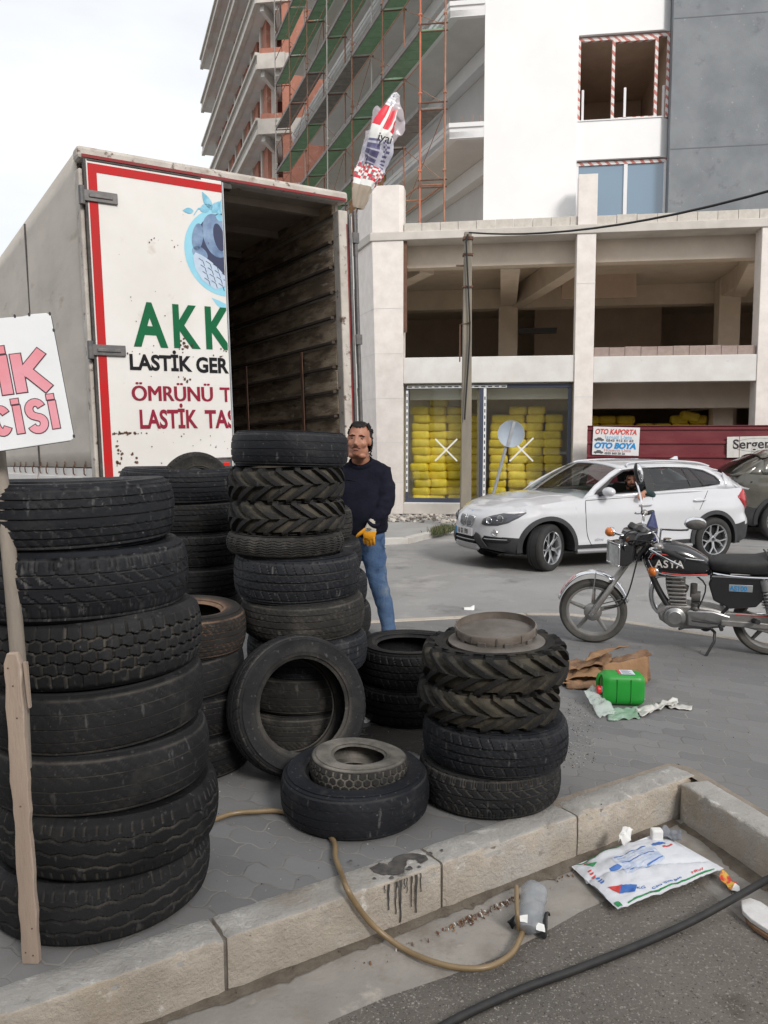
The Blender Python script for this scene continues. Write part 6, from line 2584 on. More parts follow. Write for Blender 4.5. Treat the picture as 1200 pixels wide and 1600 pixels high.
for pts, m_ in (([(.90, .120, .70), (.86, .126, .755), (.78, .134, .752), (.62, .135, .715), (.50, .118, .70)], m_galv), ([(.90, .120, .69), (.86, .1335, .62), (.80, .137, .59), (.65, .137, .578), (.46, .102, .58)], m_galv),
                ([(.885, .121, .70), (.855, .128, .74), (.78, .136, .738), (.68, .136, .72)], m_red_ink), ([(.80, .137, .598), (.65, .137, .587), (.47, .103, .59)], m_red_ink)):
    mb = MB()
    mb.tube(cat(pts, 5), .0035, 5)
    bk('pinstripe', mb, m_, tank)
# seat
mb = MB()
rings = []
for x, zb, zt, w in ((.46, .64, .66, .06), (.43, .61, .705, .10), (.30, .595, .715, .125), (.12, .59, .72, .135), (.02, .59, .745, .135), (-.12, .60, .765, .13), (-.32, .62, .77, .12), (-.40, .63, .74, .09)):
    row = []
    for k in range(16):
        a = 2 * pi * k / 16
        row.append(Vector((x, w * math.copysign(abs(cos(a)) ** .5, cos(a)), (zb + zt) / 2 + (zt - zb) / 2 * math.copysign(abs(sin(a)) ** .6, sin(a)))))
    rings.append(row)
mb.loft(rings)
seat = bk('saddle', mb, m_bseat, smooth=60)
mb = MB()
mb.tube(cat([(.43, .10, .60), (.3, .127, .592), (.1, .138, .59), (-.12, .133, .60), (-.35, .118, .622)], 5), .006, 6)
bk('chrome_trim', mb, m_chrome, seat)
for x in (.06, .03, 0):
    mb = MB()
    mb.tube([(x, .128, .62), (x, .133, .68), (x, .10, .748), (x, 0, .752), (x, -.10, .748)], .006, 5)
    bk('seat_rib', mb, m_bseat, seat)
# side panel with badge
mb = MB()
mb.add([(x, y, z) for y in (.085, .115) for x, z in ((.46, .53), (.44, .59), (-.02, .60), (.02, .50), (.12, .40), (.30, .38), (.42, .43))],
       [tuple(range(7)), tuple(range(13, 6, -1))] + [(i, (i + 1) % 7, 7 + (i + 1) % 7, 7 + i) for i in range(7)])
sp_ = bk('side_panel', mb, m_bblack, bevel=.012)
mb = MB()
mb.box(.02, .44, .113, .118, .578, .586)
bk('chrome_trim', mb, m_chrome, sp_)
mb = MB()
mb.cbox((.235, .119, .515), (.165, .006, .042))
bd = bk('badge', mb, m_galv, sp_, bevel=.004)
lettering('AS100', .04, Matrix.Translation((.312, .1225, .501)) @ Matrix.Rotation(pi, 4, 'Z') @ UP, m_blue_ink, bd, ext=.001, bold=.001, wscale=1.15)
# frame
mb = MB()
mb.tube(cat([(.93, .0, .74), (.90, .03, .62), (.84, .05, .50), (.74, .06, .36), (.68, .06, .28), (.60, .06, .25), (.40, .06, .25)], 5), .019, 9)
mb.tube(cat([(.93, .0, .72), (.90, -.03, .62), (.84, -.05, .50), (.74, -.06, .36), (.60, -.06, .25), (.40, -.06, .25)], 5), .019, 9)
mb.tube([(.90, 0, .74), (.5, 0, .60), (.3, 0, .58)], .03, 8)
for s in (-1, 1):
    mb.tube(cat([(.45, s * .08, .57), (.15, s * .10, .57), (-.25, s * .11, .60), (-.42, s * .09, .62)], 4), .014, 7)
    mb.tube([(.40, s * .07, .27), (.25, s * .09, .45), (.10, s * .10, .57)], .014, 7)
bk('frame', mb, m_bframe)
# engine
mb = MB()
for k in range(8):
    z = .385 + k * .024
    x = .665 + (z - .385) * .22
    mb.cbox((x, 0, z), (.145 - .006 * abs(k - 4), .17, .010))
mb.box(.62, .72, -.06, .06, .36, .57)
bk('cylinder_fins', mb, m_cast, bevel=.003)
mb = MB()
mb.cbox((.715, 0, .585), (.13, .13, .045))
mb.cbox((.715, 0, .612), (.10, .10, .03))
bk('cylinder_head', mb, m_castdark, bevel=.012)
mb = MB()
prc = [(.80, .25), (.82, .31), (.76, .375), (.60, .385), (.42, .37), (.30, .34), (.27, .28), (.33, .215), (.50, .19), (.72, .195)]
mb.add([(x, y, z) for y in (-.085, .085) for x, z in prc], [tuple(range(10)), tuple(range(19, 9, -1))] + [(i, (i + 1) % 10, 10 + (i + 1) % 10, 10 + i) for i in range(10)])
bk('crankcase', mb, m_cast, bevel=.02)
mb = MB()
Mc = Matrix.Translation((.69, .085, .285)) @ Matrix.Rotation(R(-90), 4, 'X')
mb.lathe([(.0, .034), (.05, .034), (.055, .028), (.075, .026), (.082, .018), (.084, 0)], 36, Mc)
bk('generator_cover', mb, m_steel)
mb = MB()
mb.add([(x, y, z) for y in (.0855, .11) for x, z in ((.60, .22), (.60, .35), (.42, .355), (.29, .32), (.30, .25), (.44, .215))], [tuple(range(6)), tuple(range(11, 5, -1))] + [(i, (i + 1) % 6, 6 + (i + 1) % 6, 6 + i) for i in range(6)])
bk('sprocket_cover', mb, m_steel, bevel=.014)
mb = MB()
mb.tube([(.575, .07, .44), (.51, .075, .44)], .036, 12)
mb.tube([(.545, .075, .40), (.545, .075, .355)], .030, 12)
mb.tube([(.56, .075, .52), (.56, .075, .44)], .026, 12)
mb.ball((.545, .08, .36), (.034, .034, .028), 12, 8)
mb.tube([(.60, .05, .48), (.66, .03, .50)], .022, 10)
bk('carburettor', mb, m_castdark)
mb = MB()
mb.tube(cat([(.54, .07, .33), (.53, .10, .36), (.48, .11, .52), (.60, .09, .60)], 4), .006, 5)
bk('fuel_hose', mb, m_rubber)
mb = MB()
mb.tube(cat([(.76, -.03, .55), (.84, -.06, .52), (.86, -.09, .38), (.78, -.12, .24), (.5, -.13, .20), (.2, -.14, .22)], 5), .022, 9)
mb.tube([(.2, -.14, .22), (.1, -.145, .23), (-.42, -.16, .30)], [.03, .048, .045], 12)
bk('exhaust', mb, m_chrome)
# swing arm, chain case, shocks, stands, pegs
mb = MB()
mb.add([(x, y, z) for y in (.085, .105) for x, z in ((.32, .35), (.36, .30), (.33, .27), (-.02, .19), (-.10, .21), (-.10, .31), (-.03, .34), (.1, .345))], [tuple(range(8)), tuple(range(15, 7, -1))] + [(i, (i + 1) % 8, 8 + (i + 1) % 8, 8 + i) for i in range(8)])
cc = bk('chain_case', mb, m_cast, bevel=.012)
mb = MB()
mb.box(.02, .26, .104, .108, .335, .341)
bk('red_line', mb, m_red_ink, cc)
mb = MB()
for s in (-1, 1):
    mb.beam((.36, s * .115, .27), (-.04, s * .10, FR - .01), .025, .045)
bk('swing_arm', mb, m_cast, bevel=.006)
for s in (-1, 1):
    mb = MB()
    a, b_ = Vector((.0, s * .125, .30)), Vector((.085, s * .125, .585))
    mb.tube([a, b_], .012, 8)
    pts = []
    for k in range(73):
        t = .12 + .62 * k / 72
        c = a.lerp(b_, t)
        w = 2 * pi * 9 * k / 72
        pts.append(c + Vector((.027 * cos(w), .027 * sin(w), 0)))
    mb.tube(pts, .0055, 5)
    mb.tube([a.lerp(b_, .74), a.lerp(b_, .97)], .03, 12)
    bk('rear_shock', mb, m_steel)
mb = MB()
mb.tube([(.43, .10, .215), (.40, .115, .19), (.405, .155, .13), (.47, .20, .012)], [.013, .012, .011, .011], 8)
mb.cbox((.478, .205, .008), (.05, .035, .012))
bk('side_stand', mb, m_bframe)
mb = MB()
mb.tube([(.45, .09, .22), (.62, .12, .215), (.66, .15, .21)], .010, 7)
mb.tube([(.36, .10, .24), (.365, .21, .25)], .016, 8)
mb.tube([(.13, .11, .30), (.115, .20, .32)], .02, 8)
mb.tube([(.38, .11, .26), (.52, .14, .275), (.57, .15, .285)], .007, 6)
bk('foot_peg', mb, m_rubber)
mb = MB()
mb.ball((.46, .05, .205), (.045, .03, .035), 12, 8)
bk('spring_boss', mb, m_bframe)
# rear mudguard, carrier and lamp (beyond the photo's edge, still part of the bike)
mb = MB()
rings = []
for k in range(22):
    a = R(70 + 110 * k / 21)
    r_ = FR + .045
    rings.append([Vector(((r_ - .02 * u * u) * cos(a) * 1.05, .065 * u, FR + .03 + (r_ - .02 * u * u) * sin(a))) for u in (-1, -.66, -.33, 0, .33, .66, 1)])
mb.loft(rings, caps=False, closed=False)
rm = bk('rear_mudguard', mb, m_chrome, smooth=60)
sol = rm.modifiers.new('t', 'SOLIDIFY')
sol.thickness = .003
mb = MB()
mb.cbox((-.42, 0, .58), (.06, .13, .09))
bk('tail_light', mb, m_redlens, bevel=.015)

# the upper works ride a little higher over the wheels


def lift_upper(o):
    for ch in o.children:
        if not ch.name.startswith(('wheel', 'side_stand')):
            if ch.type == 'MESH':
                for v in ch.data.vertices:
                    t = max(0, min(1, (v.co.z - .36) / .26))
                    v.co.z += .055 * t * t * (3 - 2 * t)
            lift_upper(ch)


lift_upper(bike)
# the front end is turned towards the photographer
TURN = Matrix.Translation((.95, 0, 0)) @ Matrix.Rotation(R(30), 4, 'Z') @ Matrix.Translation((-.95, 0, 0))


def turn_front(o):
    if o.type == 'MESH':
        o.data.transform(TURN)
    for ch in o.children:
        turn_front(ch)


for ch in bike.children:
    if ch.name.startswith(('headlight', 'instrument_cowl', 'gauge', 'indicator')):
        turn_front(ch)
# ------------------------------------------------------------------ people
m_skin = mat('skin', (.40, .19, .12), (.32, .14, .088), 14, .5, .08, 90)
m_hair = mat('black_hair', (.006, .0055, .005), (.012, .010, .009), 40, .5, .5, 120, spec=.25)
m_jacket = mat('navy_sweater', (.0055, .006, .013), (.010, .0105, .020), 6, .9, .35, 45, spec=.15)
m_jeans = mat('faded_jeans', (.045, .085, .17), (.08, .135, .235), 5, .85, .5, 40, spots=[((.22, .25, .26), 3.0, .57, .76), ((.018, .034, .075), 7, .60, .76)], spec=.2)
m_glove_w = mat('knit_cuff', (.60, .56, .48), (.48, .44, .37), 50, .9, .5, 160)
m_glove_y = mat('yellow_rubber', (.80, .36, .012), (.70, .28, .01), 10, .55, .15, 60)
m_shoe = mat('brown_shoe', (.10, .055, .03), (.05, .03, .02), 30, .7)
m_mouth = mat('lips', (.22, .085, .07), None, r=.5)
m_eye = mat('dark_eye', (.015, .012, .01), None, r=.2)


def ell(c, ax_, rx, ry, n=18, up=(0, -1, 0), tw=0):
    """one elliptical ring round axis ax_; rx sideways, ry towards 'up'"""
    ax_ = Vector(ax_).normalized()
    u = Vector(up) - ax_ * Vector(up).dot(ax_)
    u.normalize()
    s_ = u.cross(ax_).normalized()
    out = []
    for k in range(n):
        a = 2 * pi * k / n + tw
        out.append(Vector(c) + s_ * (rx * cos(a)) + u * (ry * sin(a)))
    return out


def limb(mb, pts, rad, n=18, sub=4, up=(0, -1, 0), wr=0, seed=0):
    """tapered limb through pts; rad = (rx, ry) per point; wr = wrinkle depth"""
    P_ = cat(pts, sub)
    N_ = len(P_)
    rings = []
    for i, p in enumerate(P_):
        t = i / (N_ - 1) * (len(pts) - 1)
        k = min(int(t), len(pts) - 2)
        f = t - k
        r0, r1 = rad[k], rad[k + 1]
        r0 = r0 if isinstance(r0, tuple) else (r0, r0)
        r1 = r1 if isinstance(r1, tuple) else (r1, r1)
        ff = f * f * (3 - 2 * f)
        ax_ = P_[min(i + 1, N_ - 1)] - P_[max(i - 1, 0)]
        ring = ell(p, ax_, r0[0] + (r1[0] - r0[0]) * ff, r0[1] + (r1[1] - r0[1]) * ff, n, up)
        if wr:
            for q in range(n):
                d = (ring[q] - p)
                w = noise.noise(Vector((ring[q].x * 9 + seed, ring[q].y * 9, ring[q].z * 26))) * wr + noise.noise(Vector((ring[q].x * 22, ring[q].y * 22 + seed, ring[q].z * 55))) * wr * .5
                ring[q] = p + d * (1 + w)
        rings.append(ring)
    mb.loft(rings)
    mb.ball(P_[0], (min(rad[0]) if isinstance(rad[0], tuple) else rad[0]) * .97, 12, 8)
    mb.ball(P_[-1], (min(rad[-1]) if isinstance(rad[-1], tuple) else rad[-1]) * .97, 12, 8)


def skin_over(name, mb, m, parent, voxel, smooth=2):
    """melts overlapping shapes into ONE continuous surface"""
    me = mb.mesh(name + '_raw')
    bm = bmesh.new()
    bm.from_mesh(me)
    bmesh.ops.recalc_face_normals(bm, faces=bm.faces)
    bm.to_mesh(me)
    bm.free()
    o = bpy.data.objects.new(name, me)
    COL.objects.link(o)
    r_ = o.modifiers.new('r', 'REMESH')
    r_.mode = 'VOXEL'
    r_.voxel_size = voxel
    r_.use_smooth_shade = True
    s_ = o.modifiers.new('s', 'SMOOTH')
    s_.factor = .5
    s_.iterations = smooth
    nm = baked(o)
    bpy.data.objects.remove(o)
    nm.name = name
    for p in nm.polygons:
        p.use_smooth = True
    return link_mesh(name, nm, parent, m)


def head_shapes(mb, M, k=1.0):
    """skull, jaw, nose, ears, brow and neck stump; the face looks to -y, origin between the ears"""
    def b_(c, r_, nu=20, nv=14):
        mb.ball(c, r_, nu, nv, M)
    b_((0, .015, .03), (.078, .098, .105))
    b_((0, -.02, -.02), (.066, .078, .085))
    b_((0, -.030, -.065), (.054, .060, .055))
    b_((0, -.062, -.092), (.028, .026, .024))
    for s in (-1, 1):
        b_((s * .040, -.055, -.025), (.030, .030, .030))
        b_((s * .046, -.012, -.072), (.030, .048, .040))
        b_((s * .034, -.074, .032), (.027, .014, .010))
        b_((s * .030, -.020, -.108), (.040, .050, .026))
        b_((s * .079, .012, -.005), (.012, .024, .034))
        b_((s * .012, -.103, -.036), (.011, .013, .010))
    mb.tube([Vector((0, -.083, .030)), Vector((0, -.098, .0)), Vector((0, -.114, -.028)), Vector((0, -.100, -.040))], [.009, .012, .016, .010], 8, M=M)
    b_((0, -.083, -.060), (.026, .012, .010))
    b_((0, -.082, -.072), (.023, .012, .009))


def face_details(body, M, beard=False):
    for s in (-1, 1):
        mb = MB()
        mb.ball((s * .033, -.0785, .010), (.0115, .0072, .0042), 12, 8, M)
        mb.build('eye', m_eye, body, smooth=60)
        mb = MB()
        mb.tube([Vector((s * .014, -.0885, .0300)), Vector((s * .034, -.0890, .0335)), Vector((s * .056, -.077, .0275))], [.0035, .0046, .0025], 7, M=M)
        mb.build('eyebrow', m_hair, body, smooth=60)
    mb = MB()
    mb.ball((0, -.0905, -.068), (.022, .008, .0065), 14, 8, M)
    mb.build('mouth', m_mouth, body, smooth=60)
    mb = MB()
    mb.tube([Vector((-.032, -.083, -.060)), Vector((-.012, -.095, -.0515)), Vector((.012, -.095, -.0515)), Vector((.032, -.083, -.060))], [.003, .0048, .0048, .003], 7, M=M)
    if beard:
        mb.ball((0, -.062, -.095), (.040, .040, .030), 14, 8, M)
        for s in (-1, 1):
            mb.tube([Vector((s * .074, -.005, -.01)), Vector((s * .066, -.028, -.06)), Vector((s * .04, -.066, -.09))], [.01, .016, .016], 8, M=M)
    mb.build('beard' if beard else 'moustache', m_hair if beard else mat('stubble', (.09, .055, .042), None, r=.8), body, smooth=60)


man = thing('person', 'standing man in a navy sweater and faded jeans, yellow work glove, behind the tyre stacks', 'person', (0, 0, 0))
HM = Matrix.Translation((-.200, 6.40, 1.640)) @ Euler((R(-2), R(4), R(-9))).to_matrix().to_4x4() @ Matrix.Diagonal((1.11, 1.14, 1.12, 1))
mb = MB()
head_shapes(mb, HM)
# neck, trunk and limbs under the clothes: one body
limb(mb, [(-.20, 6.45, 1.59), (-.19, 6.49, 1.50), (-.18, 6.53, 1.42)], [(.068, .066), (.072, .070), (.10, .075)])
limb(mb, [(-.19, 6.53, 1.43), (-.19, 6.52, 1.25), (-.18, 6.52, 1.05), (-.17, 6.53, .88)], [(.14, .09), (.165, .12), (.155, .12), (.15, .11)])
limb(mb, [(-.05, 6.54, 1.37), (.012, 6.40, 1.14), (-.085, 6.31, .985), (-.11, 6.29, .93)], [.05, .045, .034, .03])
limb(mb, [(-.32, 6.50, 1.37), (-.42, 6.46, 1.12), (-.44, 6.28, .99)], [.05, .045, .032])
limb(mb, [(-.11, 6.53, .88), (-.055, 6.50, .48), (.035, 6.50, .09), (.04, 6.44, .05)], [.075, .052, .038, .03])
limb(mb, [(-.25, 6.53, .88), (-.30, 6.50, .48), (-.34, 6.52, .09)], [.075, .052, .038])
body = skin_over('body', mb, m_skin, man, .0085, 2)
face_details(body, HM)
# hair: short on top, shaggy at the back of the neck
mb = MB()
mb.ball((0, .040, .052), (.081, .090, .088), 24, 14, HM)
mb.ball((0, -.012, .088), (.070, .062, .040), 20, 12, HM)
for s in (-1, 1):
    mb.ball((s * .074, .036, .022), (.014, .040, .05), 12, 8, HM)
    mb.ball((s * .066, .078, -.02), (.026, .030, .055), 12, 8, HM)
mb.ball((0, .095, -.03), (.055, .034, .065), 14, 8, HM)
random.seed(2)
for i in range(260):
    a = random.uniform(-.35, pi + .35)
    z = random.uniform(-.10, .125)
    k_ = math.sqrt(max(.05, 1 - max(0, (z - .02) / .12) ** 2))
    p = Vector((.078 * cos(a) * k_, .040 + .088 * sin(a) * k_, z))
    if p.y < .03 and z < .085:
        continue
    if p.y < -.01:
        continue
    out = Vector((cos(a), sin(a), .35)).normalized()
    cu = random.uniform(.008, .020)
    tw = Vector((-sin(a), cos(a), random.uniform(-.8, .2))) * random.choice((-1, 1))
    mb.tube([p, p + out * cu * .7 + tw * cu * .4, p + out * cu * .9 + tw * cu, p + out * cu * .35 + tw * cu * 1.5], [.007, .0065, .005, .0022], 5, M=HM)
for i in range(16):
    x = random.uniform(-.04, .04)
    p = Vector((x, -.040 + .35 * x * x * 30 * .1, .118 - 4.5 * x * x))
    d = Vector((random.uniform(-.010, .010), -.008, random.uniform(.0, .010)))
    mb.tube([p, p + d * .6 + Vector((0, 0, .008)), p + d], [.009, .008, .004], 5, M=HM)
hr = skin_over('hair', mb, m_hair, body, .0042, 1)
# cut the hair away from the face
bm = bmesh.new()
bm.from_mesh(hr.data)
inv = HM.inverted()
kill = [f for f in bm.faces if (lambda q: q.y < -.028 and q.z < .088 + 5.5 * q.x * q.x + .004 * sin(q.x * 260))(inv @ f.calc_center_median())]
bmesh.ops.delete(bm, geom=kill, context='FACES')
bm.to_mesh(hr.data)
bm.free()
# sweater: trunk, raised collar and two sleeves grown into one cloth surface
mb = MB()
limb(mb, [(-.185, 6.54, 1.485), (-.18, 6.54, 1.43), (-.175, 6.53, 1.34), (-.175, 6.52, 1.22), (-.17, 6.51, 1.08), (-.17, 6.52, .96), (-.168, 6.53, .905)],
     [(.095, .075), (.175, .105), (.210, .135), (.215, .165), (.215, .185), (.207, .175), (.19, .155)], n=32, wr=.06, seed=3)
limb(mb, [(-.035, 6.55, 1.375), (.012, 6.47, 1.27), (.016, 6.40, 1.14), (-.03, 6.34, 1.05), (-.085, 6.305, .985)], [.088, .076, .068, .058, .048], n=26, wr=.26, seed=7)
limb(mb, [(-.32, 6.52, 1.375), (-.40, 6.50, 1.27), (-.43, 6.45, 1.14), (-.44, 6.36, 1.05), (-.44, 6.28, .985)], [.08, .074, .068, .056, .046], n=20, wr=.10, seed=9)
jk = skin_over('sweater', mb, m_jacket, man, .009, 1)
mb = MB()
mb.lathe([(.058, 0), (.066, .004), (.066, .035), (.060, .045), (.055, .04)], 28, Matrix.Translation((-.186, 6.495, 1.452)) @ Euler((R(34), R(-6), 0)).to_matrix().to_4x4() @ Matrix.Diagonal((1.5, 1.4, .8, 1)))
mb.build('collar', m_jacket, jk, smooth=50)
for c, r_, t in (((-.088, 6.305, .975), .047, (30, -25)), ):
    mb = MB()
    mb.lathe([(.0, .0), (r_, -.004), (r_ + .004, .012), (r_ + .003, .038), (.03, .045)], 24, Matrix.Translation(c) @ Euler((R(40), R(20), 0)).to_matrix().to_4x4())
    mb.build('cuff', m_jacket, jk, smooth=50)
mb = MB()
limb(mb, [(-.168, 6.53, .935), (-.168, 6.53, .895)], [(.196, .155), (.190, .15)], n=28)
mb.build('hem', m_jacket, jk, smooth=60)
mb = MB()
mb.tube(cat([(-.30, 6.405, 1.33), (-.22, 6.385, 1.315), (-.12, 6.395, 1.32)], 5), .004, 5)
mb.build('chest_seam', m_jacket, jk)
# jeans
mb = MB()
limb(mb, [(-.168, 6.53, .95), (-.17, 6.53, .86), (-.175, 6.53, .80)], [(.172, .135), (.178, .14), (.16, .125)], n=26)
limb(mb, [(-.095, 6.53, .86), (-.085, 6.51, .72), (-.055, 6.49, .52), (-.035, 6.485, .44), (.005, 6.495, .28), (.032, 6.50, .13), (.038, 6.50, .085)],
     [(.100, .115), (.098, .11), (.080, .088), (.076, .082), (.068, .074), (.060, .068), (.064, .072)], n=26, wr=.13, seed=4)
limb(mb, [(-.25, 6.53, .86), (-.27, 6.51, .72), (-.30, 6.49, .50), (-.325, 6.50, .28), (-.34, 6.51, .08)],
     [(.10, .115), (.098, .108), (.078, .084), (.066, .072), (.062, .07)], n=20, wr=.07, seed=8)
jn = skin_over('jeans', mb, m_jeans, man, .0095, 1)
mb = MB()
mb.tube(cat([(.000, 6.43, .88), (-.02, 6.41, .82), (.012, 6.46, .76)], 4), .003, 5)
mb.build('pocket_seam', m_jeans, jn)
# shoes
for x, y, a in ((.040, 6.47, 6), (-.34, 6.48, -12)):
    mb = MB()
    Mf = Matrix.Translation((x, y, 0)) @ Matrix.Rotation(R(a), 4, 'Z')
    rings = []
    for yy, w, h in ((.10, .030, .085), (.07, .040, .095), (.02, .042, .09), (-.05, .047, .072), (-.12, .048, .055), (-.165, .034, .042), (-.18, .015, .03)):
        rings.append([Vector((w * cos(2 * pi * k / 14), yy, h * .5 + h * .5 * math.copysign(abs(sin(2 * pi * k / 14)) ** .7, sin(2 * pi * k / 14)))) for k in range(14)])
    mb.loft(rings, M=Mf)
    sh_ = mb.build('shoe', m_shoe, man, smooth=50)
    mb = MB()
    mb.prism([(.045 * cos(2 * pi * k / 20), -.04 + .14 * sin(2 * pi * k / 20)) for k in range(20)], 0.001, .02, Mf)
    mb.build('sole', m_rubber, sh_, bevel=.005)
    mb = MB()
    for yy in (-.02, -.045, -.07, -.095):
        mb.tube([(-.025, yy, .075 + yy * .2), (0, yy - .004, .087 + yy * .25), (.025, yy, .075 + yy * .2)], .0045, 5, M=Mf)
    mb.build('lace', m_ochre, sh_)
# the gloved left hand, back of the hand to us: palm, four fingers hanging, thumb out to the left
GM = Matrix.Translation((-.112, 6.285, .925)) @ Euler((R(12), R(8), R(-14))).to_matrix().to_4x4()
mb = MB()
limb(mb, [GM @ Vector((.012, .03, .075)), GM @ Vector((.008, .012, .045)), GM @ Vector((.002, .0, .005)), GM @ Vector((0, -.002, -.045))], [(.040, .034), (.041, .030), (.047, .024), (.046, .019)], n=20)
cuffm = mb
mb2 = MB()
limb(mb2, [GM @ Vector((.004, .004, .012)), GM @ Vector((.0, -.004, -.028)), GM @ Vector((-.001, -.004, -.058))], [(.050, .026), (.050, .024), (.046, .019)], n=20)
for x0, x1, ln, cv in ((-.036, -.040, .072, -.022), (-.012, -.013, .083, -.018), (.012, .013, .080, -.012), (.034, .037, .066, -.004)):
    a = GM @ Vector((x0, -.002, -.048))
    b_ = GM @ Vector((x1, .004, -.048 - ln * .45))
    c = GM @ Vector((x1 * 1.02, .014 - cv * .2, -.048 - ln * .78))
    d = GM @ Vector((x1, .026, -.048 - ln))
    limb(mb2, [a, b_, c, d], [.0128, .0125, .0115, .0095], n=12, sub=3)
limb(mb2, [GM @ Vector((-.036, -.002, .004)), GM @ Vector((-.062, -.008, -.018)), GM @ Vector((-.086, -.008, -.042)), GM @ Vector((-.102, -.002, -.062))], [.020, .0165, .0145, .0105], n=12, sub=3)
gl_ = skin_over('work_glove', mb2, m_glove_y, man, .0048, 1)
cuffm.build('glove_cuff', m_glove_w, gl_, smooth=60)
mb = MB()
mb.tube([GM @ Vector((-.02, -.034, .03)), GM @ Vector((.0, -.036, .024)), GM @ Vector((.02, -.033, .03)), GM @ Vector((.004, -.036, .036)), GM @ Vector((-.02, -.034, .03))], .0025, 5)
mb.build('glove_print', m_black_ink, gl_)

# the driver of the white car, elbow on the open window
WM = Matrix.Translation((4.57, 12.57, -.12)) @ Euler((0, 0, R(200.8))).to_matrix().to_4x4() @ Matrix.Diagonal((1.025, 1.0, .985, 1))
drv = thing('person', 'bearded driver in a dark green shirt leaning out of the white car', 'person', (0, 0, 0))
# the face (looking to -y) turned to the open side (+y of the car), a little forward
FACE = WM @ Matrix.Translation((1.16, .46, 1.205)) @ Matrix.Rotation(R(152), 4, 'Z')
mb = MB()
head_shapes(mb, FACE)
W_ = lambda x, y, z: WM @ Vector((x + .36, y, z))
limb(mb, [W_(.78, .44, 1.15), W_(.76, .42, 1.06), W_(.74, .40, 1.0)], [(.055, .055), (.06, .06), (.10, .08)])
limb(mb, [W_(.74, .40, 1.0), W_(.70, .38, .8), W_(.66, .38, .62)], [(.13, .10), (.16, .12), (.16, .13)])
limb(mb, [W_(.76, .57, .99), W_(.66, .76, .99), W_(.84, .88, 1.07), W_(.97, .925, 1.045)], [.05, .042, .034, .026])
limb(mb, [W_(.76, .24, .98), W_(.95, .2, .84), W_(1.25, .3, .92)], [.05, .04, .03])
limb(mb, [W_(.66, .46, .62), W_(1.05, .48, .62), W_(1.3, .48, .4)], [.08, .06, .05])
limb(mb, [W_(.66, .30, .62), W_(1.05, .28, .62), W_(1.3, .28, .4)], [.08, .06, .05])
# relaxed hand hanging over the door
for k, dx_ in enumerate((-.03, -.010, .010, .03)):
    limb(mb, [W_(0.980 + dx_ * .4, .935, 1.04 + dx_ * .2), W_(1.010 + dx_, .950, 1.01 + dx_ * .3), W_(1.015 + dx_, .952, .975), W_(1.010 + dx_, .942, .95 + .006 * k)], [.0125, .0115, .0105, .008], n=10, sub=3)
limb(mb, [W_(0.960, .93, 1.045), W_(0.945, .955, 1.02), W_(0.950, .962, .99)], [.013, .012, .009], n=10, sub=3)
mb.ball(W_(0.995, .932, 1.035), (.042, .020, .030), 14, 8)
dbody = skin_over('body', mb, m_skin, drv, .0085, 2)
face_details(dbody, FACE, True)
mb = MB()
mb.ball((0, .032, .055), (.082, .096, .090), 24, 14, FACE)
mb.ball((0, -.050, .105), (.060, .040, .026), 16, 10, FACE)
for s in (-1, 1):
    mb.ball((s * .074, .025, .02), (.014, .045, .05), 12, 8, FACE)
hr = skin_over('hair', mb, m_hair, dbody, .007, 1)
bm = bmesh.new()
bm.from_mesh(hr.data)
inv2 = FACE.inverted()
bmesh.ops.delete(bm, geom=[f for f in bm.faces if (lambda q: q.y < -.055 and q.z < .082)(inv2 @ f.calc_center_median())], context='FACES')
bm.to_mesh(hr.data)
bm.free()
mb = MB()
limb(mb, [W_(.755, .415, 1.06), W_(.745, .40, 1.01), W_(.74, .40, .95), W_(.70, .38, .8), W_(.66, .38, .60)], [(.075, .075), (.14, .10), (.18, .125), (.185, .14), (.18, .15)], n=22, wr=.03)
limb(mb, [W_(.76, .56, .985), W_(.67, .72, .985), W_(.70, .80, 1.0), W_(.80, .86, 1.05), W_(.89, .90, 1.065)], [.07, .062, .058, .05, .044], n=18, wr=.1)
limb(mb, [W_(.76, .24, .98), W_(.95, .2, .84), W_(1.18, .27, .9)], [.065, .055, .045], n=16, wr=.08)
skin_over('shirt', mb, mat('bottle_green_shirt', (.012, .03, .034), (.02, .045, .048), 9, .9, .2), drv, .012, 2)
# ------------------------------------------------------------------ sign on its wooden post
m_wood_grey = mat('weathered_wood', (.30, .26, .22), (.21, .18, .15), 4, .9, .35, 30, spots=[((.40, .36, .31), 7, .58, .75), ((.10, .08, .065), 12, .68, .78)], stretch=(3, 3, .35))
m_wood_pale = mat('pale_board', (.42, .33, .265), (.32, .25, .20), 4, .85, .3, 30, spots=[((.58, .50, .42), 6, .58, .74), ((.19, .13, .09), 10, .68, .76)], stretch=(3, 3, .35))
post = thing('wooden_post', 'leaning weathered wooden post with a pale board nailed to its foot, left foreground', 'post', tuple(gr(50, 1503)))
F0_ = gr(52, 1503)
up0 = at(22, 1018, 2.36) - F0_
up1 = at(-8, 730, 2.43) - F0_
up2 = at(-62, 420, 2.50) - F0_
foot = at(45, 1300, 2.30) - F0_ + Vector((0, .05, 0))
mb = MB()
back = Vector((0, .035, 0))
pts = cat([up0 * .62 + back + Vector((-.004, .0, 0)), up0 + back + Vector((-.002, 0, 0)), up1 + back, up2 + back], 6)
rings = []
for i, p in enumerate(pts):
    r_ = .0225 + .002 * noise.noise(Vector((0, 0, i * .4)))
    rings.append([p + Vector((r_ * cos(2 * pi * k / 14), r_ * sin(2 * pi * k / 14), 0)) for k in range(14)])
mb.loft(rings)
mb.build('pole', m_wood_grey, post, smooth=50)
mb = MB()
rings = []
N_ = 30
a_, b_ = Vector((.0, -.0, .0)), up0 + Vector((.006, -.012, .0))
